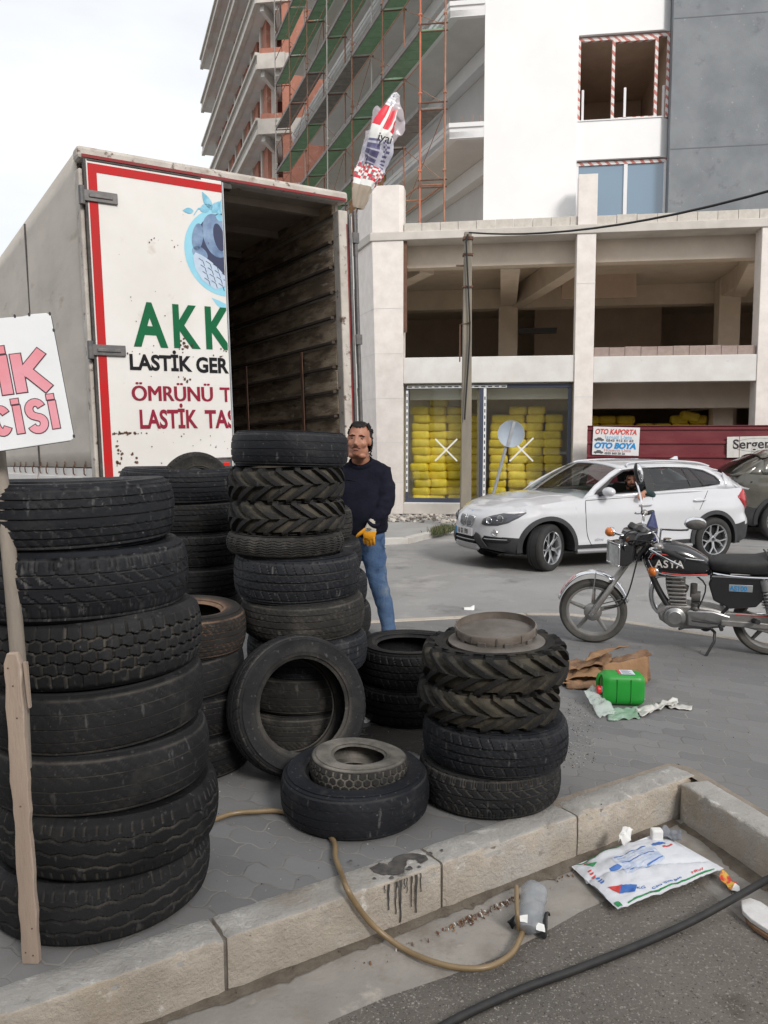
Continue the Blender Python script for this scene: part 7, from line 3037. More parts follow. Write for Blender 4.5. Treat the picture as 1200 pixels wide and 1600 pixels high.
for i in range(N_ + 1):
    t = i / N_
    p = a_.lerp(b_, t) + Vector((.004 * noise.noise(Vector((0, 0, t * 9))), 0, 0))
    w = .026 + .005 * noise.noise(Vector((5, 0, t * 14))) - (.012 if i == N_ else 0)
    if 13 <= i <= 14:
        w -= .004
    rings.append([p + Vector((-w, -.012, 0)), p + Vector((w, -.012, 0)), p + Vector((w, .012, 0)), p + Vector((-w, .012, 0))])
mb.loft(rings)
bd = mb.build('nailed_board', m_wood_pale, post, bevel=.003)
mb = MB()
for t, dx_ in ((.955, -.012), (.90, .0), (.80, .006), (.52, .0), (.12, .012), (.04, -.012), (.03, .01)):
    p = a_.lerp(b_, t) + Vector((dx_, -.0125, 0))
    mb.ball(p, (.0028, .0018, .0028), 8, 5)
mb.build('nail', m_rustdk, bd)
mb = MB()
p = b_ + Vector((.034, .004, -.03))
mb.loft([[p + Vector((-.005, -.006, 0)), p + Vector((.006, -.006, 0)), p + Vector((.006, .006, 0)), p + Vector((-.005, .006, 0))],
         [p + Vector((.006, -.006, -.14)), p + Vector((.012, -.006, -.14)), p + Vector((.012, .006, -.14)), p + Vector((.006, .006, -.14))]])
mb.build('splinter', m_wood_pale, bd)
sgn = thing('signboard', 'tilted white hand painted signboard with pink letters, cut off at the left edge', 'signboard')
# corners of the visible right end, about 2.45 m away
tr, br = at(79, 489, 2.46), at(117, 688, 2.42)
zax = (tr - br).normalized()
sh_ = (tr - br).length
xax = (at(79, 489, 2.46) - at(2, 497.5, 2.42)).normalized()
xax = (xax - zax * xax.dot(zax)).normalized()
yax = zax.cross(xax)
SMx = Matrix(((xax.x, yax.x, zax.x, br.x), (xax.y, yax.y, zax.y, br.y), (xax.z, yax.z, zax.z, br.z), (0, 0, 0, 1)))
sgn.matrix_world = SMx
SWd = .80
mb = MB()
rr_ = .012
corner = [(0, rr_), (0, sh_ - rr_), (-rr_ * .4, sh_ - rr_ * .4), (-rr_, sh_), (-.05, sh_ + .001), (-.08, sh_ - .003), (-.12, sh_ - .001), (-SWd, sh_), (-SWd, 0), (-rr_, 0), (-rr_ * .3, rr_ * .3)]
mb.prism([(x, z) for x, z in corner], 0, .006, UP)
pn = mb.build('panel', mat('old_white_sheet', (.72, .74, .76), (.66, .68, .70), 5, .45, spots=[((.50, .49, .47), 9, .68, .8)]), sgn, bevel=.002)
mb = MB()
for q in ((0, rr_), (-.002, sh_ - .004), (0, sh_ * .86), (-.06, sh_), (-.10, sh_)):
    mb.ball((q[0], -.0065, q[1]), (.004, .0006, .006), 7, 4)
mb.tube([(.0, -.004, rr_), (.0005, -.004, sh_ - rr_)], .0012, 4)
mb.tube([(-rr_, -.004, .0), (-SWd, -.004, 0)], .0012, 4)
mb.build('chipped_edge', m_black_ink, pn)
m_pinkletter = mat('pink_letter', (.66, .20, .235), (.70, .30, .36), 6, .5, spots=[((.85, .62, .64), 22, .68, .8)])
m_outline = mat('dark_outline', (.055, .015, .03), None, r=.6)


def stroke_poly(path, w, closed=False):
    """outline quads of a thick pen line with mitred joints"""
    n = len(path)
    L_, R_ = [], []
    for i, p in enumerate(path):
        p = Vector(p)
        d0 = (p - Vector(path[i - 1])).normalized() if i > 0 else None
        d1 = (Vector(path[i + 1]) - p).normalized() if i < n - 1 else None
        d0, d1 = d0 or d1, d1 or d0
        nn = Vector((-(d0.y + d1.y), d0.x + d1.x)).normalized()
        k = 1 / max(.5, nn.dot(Vector((-d1.y, d1.x))))
        L_.append(p + nn * w / 2 * k)
        R_.append(p - nn * w / 2 * k)
    return L_, R_


def arc(cx, cy, rx, ry, a0, a1, n=16):
    return [(cx + rx * cos(R(a0 + (a1 - a0) * i / n)), cy + ry * sin(R(a0 + (a1 - a0) * i / n))) for i in range(n + 1)]


def painted(glyph, x0, z0, w, h, pen, o_):
    """one painted letter: dark outline below, pink on top"""
    q_ = pen / 2
    G = {'I': [[(w / 2, 0), (w / 2, h)], [(w / 2 - .002, h + o_ * 2), (w / 2 - .002, h + o_ * 2 + pen * .75)]],
         'K': [[(q_, 0), (q_, h)], [(w - q_ * .9, h), (q_ * 1.6, h * .46)], [(q_ * 2.2, h * .60), (w - q_ * .7, 0)]],
         'T': [[(w / 2, 0), (w / 2, h)], [(0, h - q_), (w, h - q_)]],
         'C': [arc(w / 2, h / 2, w / 2 - q_, h / 2 - q_, 38, 322, 22)],
         'R': [[(q_, 0), (q_, h)], arc(w * .42, h * .70, w * .36, h * .30 - q_, 90, -90, 12), [(w * .4, h * .42), (w - q_ * .7, 0)]],
         'S': [arc(w / 2, h * .73, w / 2 - q_, h * .27 - q_ * .3, 20, 250, 14) + arc(w / 2, h * .25, w / 2 - q_, h * .25 - q_ * .3, 80, -160, 14)]}[glyph]
    for extra, y, m_ in ((o_ * 2, -.0068, m_outline), (0, -.0080, m_pinkletter)):
        mb = MB()
        for si2, path in enumerate(G):
            path = [Vector(p) for p in path]
            if extra:                       # lengthen the ends for the outline
                path[0] = path[0] + (path[0] - path[1]).normalized() * o_
                path[-1] = path[-1] + (path[-1] - path[-2]).normalized() * o_
            L_, R_ = stroke_poly(path, pen + extra)
            yy = y - .0003 * si2
            for i in range(len(path) - 1):
                mb.add([(x0 + p.x, yy, z0 + p.y) for p in (L_[i], L_[i + 1], R_[i + 1], R_[i])], [(0, 1, 2, 3)])
        mb.build('letter', m_, pn, recalc=False)


SCL = sh_ / 202.6                        # metres per photo pixel on the board
for g_, px0, pz0, pw, ph in (('I', -89, 84, 15, 60), ('K', -69, 84, 52, 60), ('T', -140, 84, 46, 62)):
    painted(g_, px0 * SCL, pz0 * SCL, pw * SCL, ph * SCL, 15 * SCL, 1.6 * SCL)
for g_, px0, pz0, pw, ph in (('I', -29, 22, 13, 43), ('S', -62, 22, 29, 46), ('I', -80, 22, 13, 43), ('C', -112, 22, 29, 46), ('R', -147, 22, 32, 46)):
    painted(g_, px0 * SCL, pz0 * SCL, pw * SCL, ph * SCL, 10.5 * SCL, 1.4 * SCL)
mb = MB()
mb.box(-.46, -.40, .0065, .012, .02, sh_ - .02)
mb.build('batten', m_wood_grey, sgn)

# ------------------------------------------------------------------ hoses and cables
m_hose = mat('amber_hose', (.26, .185, .10), (.20, .14, .075), 6, .35, spots=[((.34, .27, .17), 9, .6, .75)])
HZ = .016


def on_kerb(x, t):
    """a point t metres in front of the kerb line (negative: on the pavement)"""
    p = Vector((x, kline(x))) - kn * t
    return p


path = [gr(318, 1288, .018), gr(360, 1272, .016), gr(400, 1268, .016), gr(440, 1268, .016), gr(485, 1285, .016), gr(520, 1312, .016)]
path += [gr(524, 1340, .024), gr(533, 1364, .028)]


def kf(px_, py_, t):
    """seen point on a plane t metres in front of the kerb face"""
    d = ray(px_, py_)
    o_ = Vector((K0.x, K0.y, 0)) - Vector((kn.x, kn.y, 0)) * t
    c_ = Vector((0, 0, 1.62))
    nn = Vector((kn.x, kn.y, 0))
    return c_ + d * ((o_ - c_).dot(nn) / d.dot(nn))


path += [kf(541, 1386, .012), kf(556, 1412, .03), kf(583, 1446, .035), gr(625, 1479, -.172), gr(668, 1500, -.170), gr(715, 1512, -.172), gr(762, 1511, -.172), gr(797, 1492, -.170), gr(812, 1468, -.168), gr(818, 1450, -.17)]
mb = MB()
mb.tube(cat(path, 7), .0105, 10)
hs = mb.build('hose', m_hose, None, smooth=60)
tag(hs, 'thin translucent amber hose running from the big stack over the kerb to the bottle', 'hose')
mb = MB()
mb.tube(cat([gr(811, 1452, -.165), gr(808, 1425, -.10), gr(807, 1385, -.06)], 6), .0085, 9)
hs2 = mb.build('hose_end', m_hose, None, smooth=60)
tag(hs2, 'short upright hose stub behind the crushed bottle against the kerb', 'hose')
mb = MB()
mb.tube(cat([gr(560, 1690, -.19), gr(690, 1605, -.19), gr(800, 1552, -.19), gr(900, 1515, -.188), gr(1000, 1476, -.186), gr(1080, 1440, -.17), gr(1150, 1402, -.14), gr(1215, 1366, -.12), gr(1330, 1310, -.15)], 8), .0145, 12)
cb_ = mb.build('power_cable', mat('cable_rubber', (.016, .016, .018), (.03, .029, .028), 18, .6), None, smooth=60)
tag(cb_, 'thick black rubber cable lying across the gravelly lane in the foreground', 'cable')

# ------------------------------------------------------------------ green jerrycan
jc = thing('jerrycan', 'bright green plastic jerrycan with a red cap lying by the cardboard', 'jerrycan')
m_green = mat('green_plastic', (.014, .27, .03), (.012, .225, .026), 3, .42)
jo = gr(975, 1103)
jc.location = (jo.x, jo.y + .06, 0)
jc.rotation_euler = (0, 0, R(-5))
jc.scale = (.93, .93, .92)
mb = MB()
rings = []
for i in range(13):
    t = i / 12
    x = -.135 + .27 * t
    e = max(0, abs(t - .5) * 2 - .72) / .28
    s_ = math.sqrt(max(0, 1 - e * e)) * .16 + .84 if e > 0 else 1
    row = []
    for k in range(28):
        a = 2 * pi * k / 28
        y = .088 * s_ * math.copysign(abs(cos(a)) ** .42, cos(a))
        z = .105 * s_ * math.copysign(abs(sin(a)) ** .42, sin(a))
        # a hollow for the handle, top left
        row.append(Vector((x, y, .108 + z)))
    rings.append(row)
mb.loft(rings)
jb = mb.build('can_body', m_green, jc, smooth=50)
mb = MB()
for x in (-.045, .045):
    mb.tube([(x, -.0885, .03), (x, -.0885, .185)], .004, 6)
mb.tube(cat([(-.142, 0, .20), (-.155, 0, .17), (-.155, 0, .11), (-.14, 0, .085)], 4), .013, 8)
mb.build('rib', m_green, jb, smooth=60)
mb = MB()
Mc = Matrix.Translation((-.13, -.035, .10)) @ Matrix.Rotation(R(-90), 4, 'Y')
mb.lathe([(.024, 0), (.024, .012)], 20, Mc)
mb.build('cap_neck', m_pvc, jc)
mb = MB()
for k in range(1):
    mb.lathe([(.027, .012), (.028, .016), (.028, .034), (.024, .038), (0, .038)], 24, Mc)
mb.build('cap', mat('red_cap', (.60, .02, .02), None, r=.4), jc, smooth=40)
mb = MB()
mb.box(-.03, .075, -.055, .05, .2135, .2147)
lb = mb.build('label', mat('white_label', (.66, .70, .76), (.56, .62, .72), 60, .5), jc)
mb = MB()
mb.box(-.03, -.012, -.055, .05, .2148, .2155)
mb.build('label_stripe', mat('label_red', (.5, .06, .07), None, r=.5), lb)
mb = MB()
for k in range(6):
    mb.box(-.005, .065 - .01 * (k % 3), -.045 + k * .015, -.040 + k * .015, .2148, .2154)
mb.build('label_print', m_dgrey_ink, lb)

# ------------------------------------------------------------------ torn cardboard, plastic bags
m_card = mat('cardboard', (.34, .20, .105), (.24, .135, .07), 6, .9, .4, 40, spots=[((.12, .07, .04), 9, .62, .74)])
m_carddk = mat('torn_cardboard', (.15, .08, .042), (.28, .17, .10), 9, .9, .4, 40)


def crumple(name, pts_fn, nu, nv, amp, sc_, m, th=.004, parent=None, seed=0, smooth=None, z0=.004):
    """crumpled sheet: pts_fn(u, v) -> base position; folds from noise"""
    mb = MB()
    vs, fs = [], []
    for i in range(nu + 1):
        for j in range(nv + 1):
            p = Vector(pts_fn(i / nu, j / nv))
            q = Vector((p.x * sc_ + seed, p.y * sc_, p.z * sc_))
            n1 = abs(noise.noise(q)) * 2 - .6 + noise.noise(q * 2.7) * .4
            p += Vector((noise.noise(q + Vector((9, 0, 0))) * amp * .7, noise.noise(q + Vector((0, 7, 0))) * amp * .7, n1 * amp))
            vs.append(p)
    for i in range(nu):
        for j in range(nv):
            a = i * (nv + 1) + j
            fs.append((a, a + 1, a + nv + 2, a + nv + 1))
    lo = min(v.z for v in vs)
    mb.add(vs, fs)
    o = mb.build(name, m, parent, smooth=smooth)
    s_ = o.modifiers.new('t', 'SOLIDIFY')
    s_.thickness = th
    return o


cd = thing('torn_cardboard_box', 'heap of torn brown cardboard box flaps behind the green jerrycan', 'cardboard')
C0 = gr(945, 1070)
cd.location = (C0.x, C0.y, 0)


def flap(a, b_, c, d, seed, m_=None, amp=.022, sc_=13, name='flap'):
    a, b_, c, d = map(Vector, (a, b_, c, d))
    return crumple(name, lambda u, v: a.lerp(b_, u).lerp(d.lerp(c, u), v), 16, 10, amp, sc_, m_ or m_card, .005, cd, seed, 30)


flap((-.30, -.05, .02), (.05, -.08, .015), (.10, .16, .02), (-.26, .20, .02), 1)
flap((-.30, -.02, .05), (.0, -.03, .08), (.04, .14, .13), (-.26, .18, .06), 3)
flap((-.24, .02, .10), (.06, .05, .14), (.10, .20, .17), (-.20, .22, .10), 5, m_carddk)
flap((-.12, .05, .15), (.12, .10, .24), (.20, .14, .235), (-.05, .20, .17), 7, m_card, .01)
flap((-.02, -.03, .02), (.28, -.02, .02), (.29, .02, .19), (-.01, .03, .13), 9, m_card, .008)
flap((.05, .03, .14), (.32, .02, .20), (.31, .10, .22), (.06, .10, .15), 11, m_carddk, .012)
flap((.20, .0, .02), (.32, .04, .02), (.31, .06, .18), (.21, .02, .17), 13, m_carddk, .01)
flap((-.28, -.10, .008), (-.05, -.14, .01), (.0, -.04, .03), (-.26, -.0, .03), 15, m_carddk, .012)
m_poly = bpy.data.materials.new('clear_plastic')
m_poly.use_nodes = True
_n, _l = m_poly.node_tree.nodes, m_poly.node_tree.links
_b = _n['Principled BSDF']
_b.inputs['Base Color'].default_value = (.62, .70, .66, 1)
_b.inputs['Roughness'].default_value = .18
_b.inputs['Alpha'].default_value = .42
m_polywhite = mat('milky_plastic', (.58, .57, .54), (.48, .47, .44), 10, .35, spots=[((.30, .28, .25), 12, .64, .74)])
B0 = gr(960, 1112)


def quad(p, q, r_, s_):
    p, q, r_, s_ = map(Vector, (p, q, r_, s_))
    return lambda u, v: p.lerp(q, u).lerp(s_.lerp(r_, u), v)


g3 = lambda x, y, z: tuple(gr(x, y, z))
o = crumple('clear_plastic_bag', quad(g3(912, 1082, .07), g3(938, 1120, .02), g3(965, 1112, .02), g3(925, 1068, .09)), 20, 16, .018, 14, m_poly, .0015, None, 2, 60)
tag(o, 'crumpled clear plastic bag left of the green jerrycan', 'plastic bag')
o = crumple('green_plastic_sleeve', quad(g3(950, 1126, .008), g3(1000, 1122, .008), g3(996, 1104, .012), g3(948, 1108, .012)), 20, 12, .010, 16, mat('pale_green_film', (.20, .31, .23), (.30, .40, .33), 8, .2), .0015, None, 6, 60)
tag(o, 'pale green plastic film under the front of the jerrycan', 'plastic film')
o = crumple('plastic_strip', quad(g3(993, 1108, .012), g3(1058, 1090, .012), g3(1060, 1098, .02), g3(1000, 1118, .02)), 24, 10, .022, 18, m_polywhite, .0015, None, 12, 60)
tag(o, 'torn white plastic strip with red print right of the jerrycan', 'plastic strip')
o = crumple('plastic_strip', quad(g3(1042, 1098, .01), g3(1082, 1103, .008), g3(1080, 1109, .01), g3(1045, 1106, .012)), 16, 6, .008, 22, m_polywhite, .0015, None, 17, 60)
tag(o, 'thin pointed white plastic strip, farthest right of the litter by the jerrycan', 'plastic strip')

# ------------------------------------------------------------------ white woven sack in the gutter
ws = thing('woven_sack', 'flattened white woven sack with green edges and blue print lying in the gutter corner', 'sack')
LZ = -.19
cA, cB, cC, cD = gr(893, 1354, LZ + .02), gr(965, 1421, LZ + .02), gr(1131, 1357, LZ + .03), gr(1030, 1300, LZ + .08)
wsM = Vector((0, 0, 0))
mb = MB()
nu, nv = 44, 34


def sackp(u, v, lift):
    p = cA.lerp(cB, u).lerp(cD.lerp(cC, u), v)
    puff = (sin(pi * min(1, max(0, u))) * sin(pi * v)) ** .45
    q = Vector((p.x * 7, p.y * 7, 1.5))
    n1 = noise.noise(q) * .013 + (abs(noise.noise(q * 2.1)) - .25) * .016 + (abs(noise.noise(q * 5.1)) - .2) * .006 + noise.noise(q * 11) * .002
    # a long crease across the middle
    cr = -.012 * math.exp(-((u - .35 - .45 * v) / .03) ** 2)
    return Vector((p.x, p.y, p.z + lift * (.035 * puff + n1 + cr) - (1 - lift) * .016 * puff))


for lift in (1, 0):
    vs = [sackp(i / nu, j / nv, lift) for i in range(nu + 1) for j in range(nv + 1)]
    fs = [(i * (nv + 1) + j, i * (nv + 1) + j + 1, (i + 1) * (nv + 1) + j + 1, (i + 1) * (nv + 1) + j) for i in range(nu) for j in range(nv)]
    mb.add(vs, fs)
m_sackw = mat('woven_white', (.66, .68, .72), (.58, .60, .64), 5, .55, .2, 90, spots=[((.40, .38, .34), 5, .66, .80)])
sb = mb.build('sack_body', m_sackw, ws, smooth=60)


def decal(name, poly, m_, parent=sb, lift=.0022, st=.02):
    """printed patch that follows the sack's top"""
    out = []
    for i, p in enumerate(poly):
        q = poly[(i + 1) % len(poly)]
        k = max(1, int(math.hypot(q[0] - p[0], q[1] - p[1]) / st))
        out += [(p[0] + (q[0] - p[0]) * t / k, p[1] + (q[1] - p[1]) * t / k) for t in range(k)]
    cx, cy = sum(p[0] for p in out) / len(out), sum(p[1] for p in out) / len(out)
    mb = MB()
    rings = []
    for t in (1, .8, .6, .4, .2):
        rings.append([sackp(cx + (u - cx) * t, cy + (v - cy) * t, 1) + Vector((0, 0, lift)) for u, v in out])
    mb.loft(rings, caps=False)
    o_ = len(mb.v)
    mb.v.append(sackp(cx, cy, 1) + Vector((0, 0, lift)))
    for k in range(len(out)):
        mb.f.append([4 * len(out) + k, 4 * len(out) + (k + 1) % len(out), o_])
        mb.mi.append(0)
    return mb.build(name, m_, parent, smooth=60)


m_sgreen = mat('sack_green', (.02, .22, .07), (.03, .28, .10), 30, .6)
m_sblue = mat('sack_blue', (.03, .11, .40), (.05, .16, .45), 30, .6)
m_spale = mat('sack_pale_blue', (.40, .47, .62), (.56, .60, .67), 16, .6, lo=.42, hi=.58)
m_sred = mat('sack_red', (.55, .05, .045), None, r=.6)
decal('green_edge', [(.97, .10), (.985, .10), (.985, .92), (.97, .92)], m_sgreen)
decal('green_edge', [(.90, .01), (.99, .01), (.99, .05), (.90, .05)], m_sgreen)
decal('green_edge', [(.01, .05), (.04, .05), (.03, .55), (.01, .55)], m_sgreen)
decal('print_block', [(.22, .30), (.62, .26), (.60, .66), (.30, .72)], m_spale, lift=.0016)
for k in range(7):
    a = .26 + .05 * k
    decal('text_row', [(a, .32), (a + .014, .32), (a + .010, .66 - .03 * (k % 3)), (a - .004, .66 - .03 * (k % 3))], m_sblue if k % 3 == 0 else m_spale, lift=.0026)
decal('red_triangle', [(.66, .06), (.82, .10), (.72, .16)], m_sred)
decal('blue_block', [(.82, .10), (.72, .16), (.82, .26), (.90, .20)], m_sblue)
decal('green_triangle', [(.10, .10), (.16, .20), (.22, .12)], m_sgreen)
decal('red_triangle', [(.06, .10), (.09, .18), (.10, .10)], m_sred)
decal('blue_mark', [(.40, .20), (.46, .20), (.46, .30), (.41, .28)], m_sblue)
decal('blue_mark', [(.24, .74), (.31, .74), (.31, .86), (.25, .86)], m_sblue)
decal('red_mark', [(.36, .78), (.39, .78), (.39, .88), (.36, .88)], m_sred)


def sack_text(txt, cap, u, v, du, dv, m_):
    """short printed words laid on the sack"""
    o = lettering(txt, 1.0, Matrix.Identity(4), m_, sb, ext=0, bold=.02)
    me = o.data
    W0 = max(q.co.x for q in me.vertices)
    for q in me.vertices:
        t, s_ = q.co.x / W0, q.co.y
        uu, vv = u[0] + (u[1] - u[0]) * t + du * s_ * cap, v[0] + (v[1] - v[0]) * t + dv * s_ * cap
        p = sackp(uu, vv, 1)
        q.co = (p.x, p.y, p.z + .003)
    return o


sack_text('25 KG', .05, (.86, .90), (.16, .30), -.9, .25, m_sblue)
sack_text('Çim Can Bio', .035, (.945, .945), (.34, .62), -1, 0, m_sblue)
sack_text('NEW', .04, (.945, .945), (.72, .84), -1, 0, m_sred)
for i_ in range(7):
    a = .26 + .045 * i_
    decal('print_mark', [(a, .045), (a + .026, .05), (a + .03, .075), (a + .01, .085)], m_sred if i_ < 3 else m_sblue, lift=.0026)

# ------------------------------------------------------------------ litter
bt = thing('plastic_bottle', 'crushed grey see-through plastic bottle with torn black wrap by the hose', 'bottle')
q0, q1 = gr(830, 1452, -.13), gr(833, 1378, -.10)
q0 = gr(822, 1446, -.14)
axd = (Vector((q1.x, q1.y, -.125)) - Vector((q0.x, q0.y, -.155)))
mb = MB()
rings = []
Lb = .30
base = Vector((q0.x + .005, q0.y - .01, -.150))
dirb = Vector((.16, .52, .10)).normalized()
for i in range(22):
    t = i / 21
    r_ = (.050 if t > .12 else .028 + .18 * t) * (1 if t < .9 else math.sqrt(max(.05, 1 - ((t - .9) / .1) ** 2)))
    ring = ell(base + dirb * (Lb * .78 * t), dirb, r_, r_ * .78, 20, (0, 0, 1))
    c = base + dirb * (Lb * .78 * t)
    for k, p in enumerate(ring):
        w = noise.noise(Vector((p.x * 26, p.y * 26, p.z * 26))) * .22
        ring[k] = c + (p - c) * (1 + w)
    rings.append(ring)
mb.loft(rings)
m_bottle = mat('dusty_pet', (.30, .33, .36), (.42, .44, .46), 14, .22, .3, 30)
m_bottle.node_tree.nodes['Principled BSDF'].inputs['Alpha'].default_value = .55
mb.build('bottle_body', m_bottle, bt, smooth=60)
w0 = gr(820, 1448, -.16)
crumple('black_wrap', quad(gr(792, 1440, -.172), gr(850, 1460, -.176), gr(864, 1425, -.15), gr(808, 1415, -.14)), 22, 14, .036, 15, m_black, .002, bt, 4, 40)
crumple('white_tag', quad(gr(812, 1440, -.125), gr(824, 1442, -.125), gr(824, 1430, -.11), gr(812, 1430, -.11)), 6, 4, .004, 30, m_white_paint, .001, bt, 5)
crumple('white_tag', quad(gr(838, 1452, -.14), gr(852, 1456, -.14), gr(850, 1444, -.13), gr(838, 1442, -.13)), 6, 4, .004, 30, m_white_paint, .001, bt, 6)
o = crumple('crumpled_paper', quad(gr(964, 1312, -.07), gr(986, 1318, -.09), gr(990, 1298, -.05), gr(970, 1289, -.03)), 14, 14, .028, 22, m_white_paint, .001, None, 3, 30)
tag(o, 'crumpled white paper standing against the kerb behind the woven sack', 'paper')
o = crumple('grey_rag', quad(gr(1034, 1306, -.10), gr(1066, 1314, -.10), gr(1064, 1296, -.09), gr(1036, 1290, -.08)), 16, 12, .022, 18, mat('grey_rag', (.16, .17, .19), (.22, .23, .25), 30, .9, .4, 80), .003, None, 8, 40)
tag(o, 'grey rag tucked into the kerb corner behind the woven sack', 'rag')
mb = MB()
p = gr(1026, 1300, -.09)
mb.cbox((p.x, p.y, -.10), (.05, .04, .05), None)
o = mb.build('foam_piece', m_white_paint, None, bevel=.008)
tag(o, 'small off white foam piece between the paper and the grey rag', 'foam')
wr = crumple('snack_wrapper', quad(gr(1122, 1372, -.165), gr(1142, 1392, -.175), gr(1152, 1382, -.17), gr(1132, 1360, -.15)), 14, 10, .016, 26, mat('wrapper_red', (.55, .04, .03), (.62, .40, .06), 24, .3, lo=.45, hi=.55), .001, None, 4, 40)
tag(wr, 'red and gold snack wrapper at the right corner of the woven sack', 'wrapper')
crumple('silver_end', quad(gr(1142, 1390, -.175), gr(1156, 1394, -.178), gr(1156, 1384, -.165), gr(1148, 1380, -.165)), 8, 6, .006, 30, m_white_paint, .001, wr, 9)
fo = thing('broken_foam_board', 'broken white foam board with brown underside at the right edge of the gutter', 'foam', (0, 0, 0))
pl = [gr(x, y, -.165) for x, y in ((1157, 1408), (1172, 1404), (1188, 1410), (1203, 1420), (1222, 1440), (1226, 1462), (1206, 1458), (1190, 1448), (1172, 1436), (1160, 1424))]
mb = MB()
mb.prism([(p.x, p.y) for p in pl], -.178, -.160)
mb.build('foam_sheet', mat('foam_white', (.72, .71, .70), (.62, .61, .60), 20, .8, .3, 60), fo, bevel=.004)
mb = MB()
mb.prism([(p.x + .004, p.y - .022) for p in pl], -.198, -.180)
mb.build('brown_backing', m_carddk, fo, bevel=.004)
random.seed(14)
mb = MB()
for i in range(230):
    x = random.choice((random.gauss(728, 18), random.gauss(728, 18), random.gauss(785, 16), random.uniform(560, 900)))
    y = 1467 - (x - 643) * .4386 + 5 + abs(random.gauss(0, 6))
    p = gr(x, y, -.188)
    r_ = random.uniform(.0015, .0065)
    M_ = Matrix.Translation((p.x, p.y, -.186)) @ Euler((random.random() * 3, random.random() * 3, random.random() * 6)).to_matrix().to_4x4()
    mb.cur = random.choice((0, 0, 0, 0, 0, 1, 1, 3, 3, 3, 2))
    mb.cbox((0, 0, 0), (r_ * 2.2, r_, r_ * .6), M_)
o = mb.build('leaf_litter', [m_carddk, m_soil, m_white_paint, m_rustdk])
o['kind'] = 'stuff'
tag(o, 'dry leaf crumbs and cigarette ends swept along the foot of the kerb', 'litter')
mb = MB()
for i in range(6500):
    x, y = random.uniform(300, 1250), random.uniform(1380, 1640)
    p = gr(x, y, -.205)
    if p.y > kline(p.x) - .30 or p.x > 1.5 + (3.0 - p.y) * .25:
        continue
    r_ = random.uniform(.0010, .0032) * (1.9 if random.random() < .05 else 1)
    q = MB()
    q.ball((0, 0, 0), (r_ * 1.2, r_, r_ * .6), 5, 3)
    mb.cur = random.choice((0, 0, 0, 1, 1, 2))
    mb.add(q.v, q.f, Matrix.Translation((p.x, p.y, -.2045)) @ Euler((0, 0, random.random() * 6)).to_matrix().to_4x4())
o = mb.build('gravel', [mat('grit_mid', (.22, .20, .175), None, r=.95), mat('grit_light', (.32, .30, .265), None, r=.95), mat('grit_dark', (.10, .09, .08), None, r=.95)])
o['kind'] = 'stuff'
tag(o, 'loose grit strewn over the lane surface in the foreground', 'grit')
mb = MB()
for i in range(900):
    if random.random() < .5:
        p = gr(random.uniform(880, 930), random.uniform(1090, 1200), .001)
    else:
        p = gr(random.uniform(330, 1200), random.uniform(1010, 1420), .001)
        if p.y < kline(p.x) + .02 or (p.x > 1.35 and p.y < 3.9):
            continue
    r_ = random.uniform(.0012, .0036)
    q = MB()
    q.ball((0, 0, 0), (r_ * 1.2, r_, r_ * .7), 5, 3)
    mb.cur = random.choice((0, 0, 1, 2))
    mb.add(q.v, q.f, Matrix.Translation((p.x, p.y, .002)))
o = mb.build('grit', [mat('grit_a', (.30, .28, .25), None, r=.95), mat('grit_b', (.45, .43, .40), None, r=.95), mat('grit_c', (.05, .045, .04), None, r=.95)])
o['kind'] = 'stuff'
tag(o, 'scattered grit and crumbs on the grey pavers', 'grit')
# white scraps in the wet patch and on the road
for (x, y, w, z_, lab) in ((860 - 288, 1128, 12, .004, 'crumpled white tissue on the pavers right of the standing tyre'), (488, 1168, 14, .03, 'white tissue scrap caught in front of the standing tyre'), (733, 952, 16, -.115, 'flat white paper scrap lying on the far road')):
    p = gr(x, y, z_)
    k = p.y / 1250
    a = w * k
    o = crumple('paper_scrap', quad((p.x - a / 2, p.y - a * .3, z_ + .004), (p.x + a / 2, p.y - a * .3, z_ + .006), (p.x + a / 2, p.y + a * .6, z_ + .02), (p.x - a / 2, p.y + a * .6, z_ + .02)), 10, 8, a * .28, 20 / max(a, .03) * .05, m_white_paint, .001, None, x, 40)
    tag(o, lab, 'paper')

# ------------------------------------------------------------------ black paint spilt over the kerb
m_tar = mat('black_spill', (.040, .038, .037), (.11, .10, .092), 26, .6)
mb = MB()
rngp = [(578, 1356), (592, 1348), (606, 1352), (614, 1340), (630, 1334), (652, 1333), (666, 1337), (669, 1344), (656, 1349), (650, 1344), (638, 1342), (634, 1350), (632, 1362), (622, 1366), (600, 1367), (586, 1364)]
dn = []
for i, (x, y) in enumerate(rngp):
    x2, y2 = rngp[(i + 1) % len(rngp)]
    for t in (0, .25, .5, .75):
        xx, yy = x + (x2 - x) * t, y + (y2 - y) * t
        dn.append((xx + 3.2 * noise.noise(Vector((xx * .15, yy * .15, 2))), yy + 2.4 * noise.noise(Vector((xx * .15, yy * .15, 8)))))
pp = [gr(x, y, .0145) for x, y in dn]
mb.add(pp, [tuple(range(len(pp)))])
for (bx, by, br) in ((585, 1372, 3), (672, 1333, 4), (640, 1356, 5), (560, 1352, 2), (548, 1345, 3), (690, 1328, 2.5), (612, 1371, 4), (655, 1354, 3)):
    pl_ = [gr(bx + br * cos(k * .7) * (1 + .3 * sin(k * 2.1)), by + br * .6 * sin(k * .7), .0145) for k in range(9)]
    mb.add(pl_, [tuple(range(9))])
o = mb.build('spill', m_tar, recalc=False)
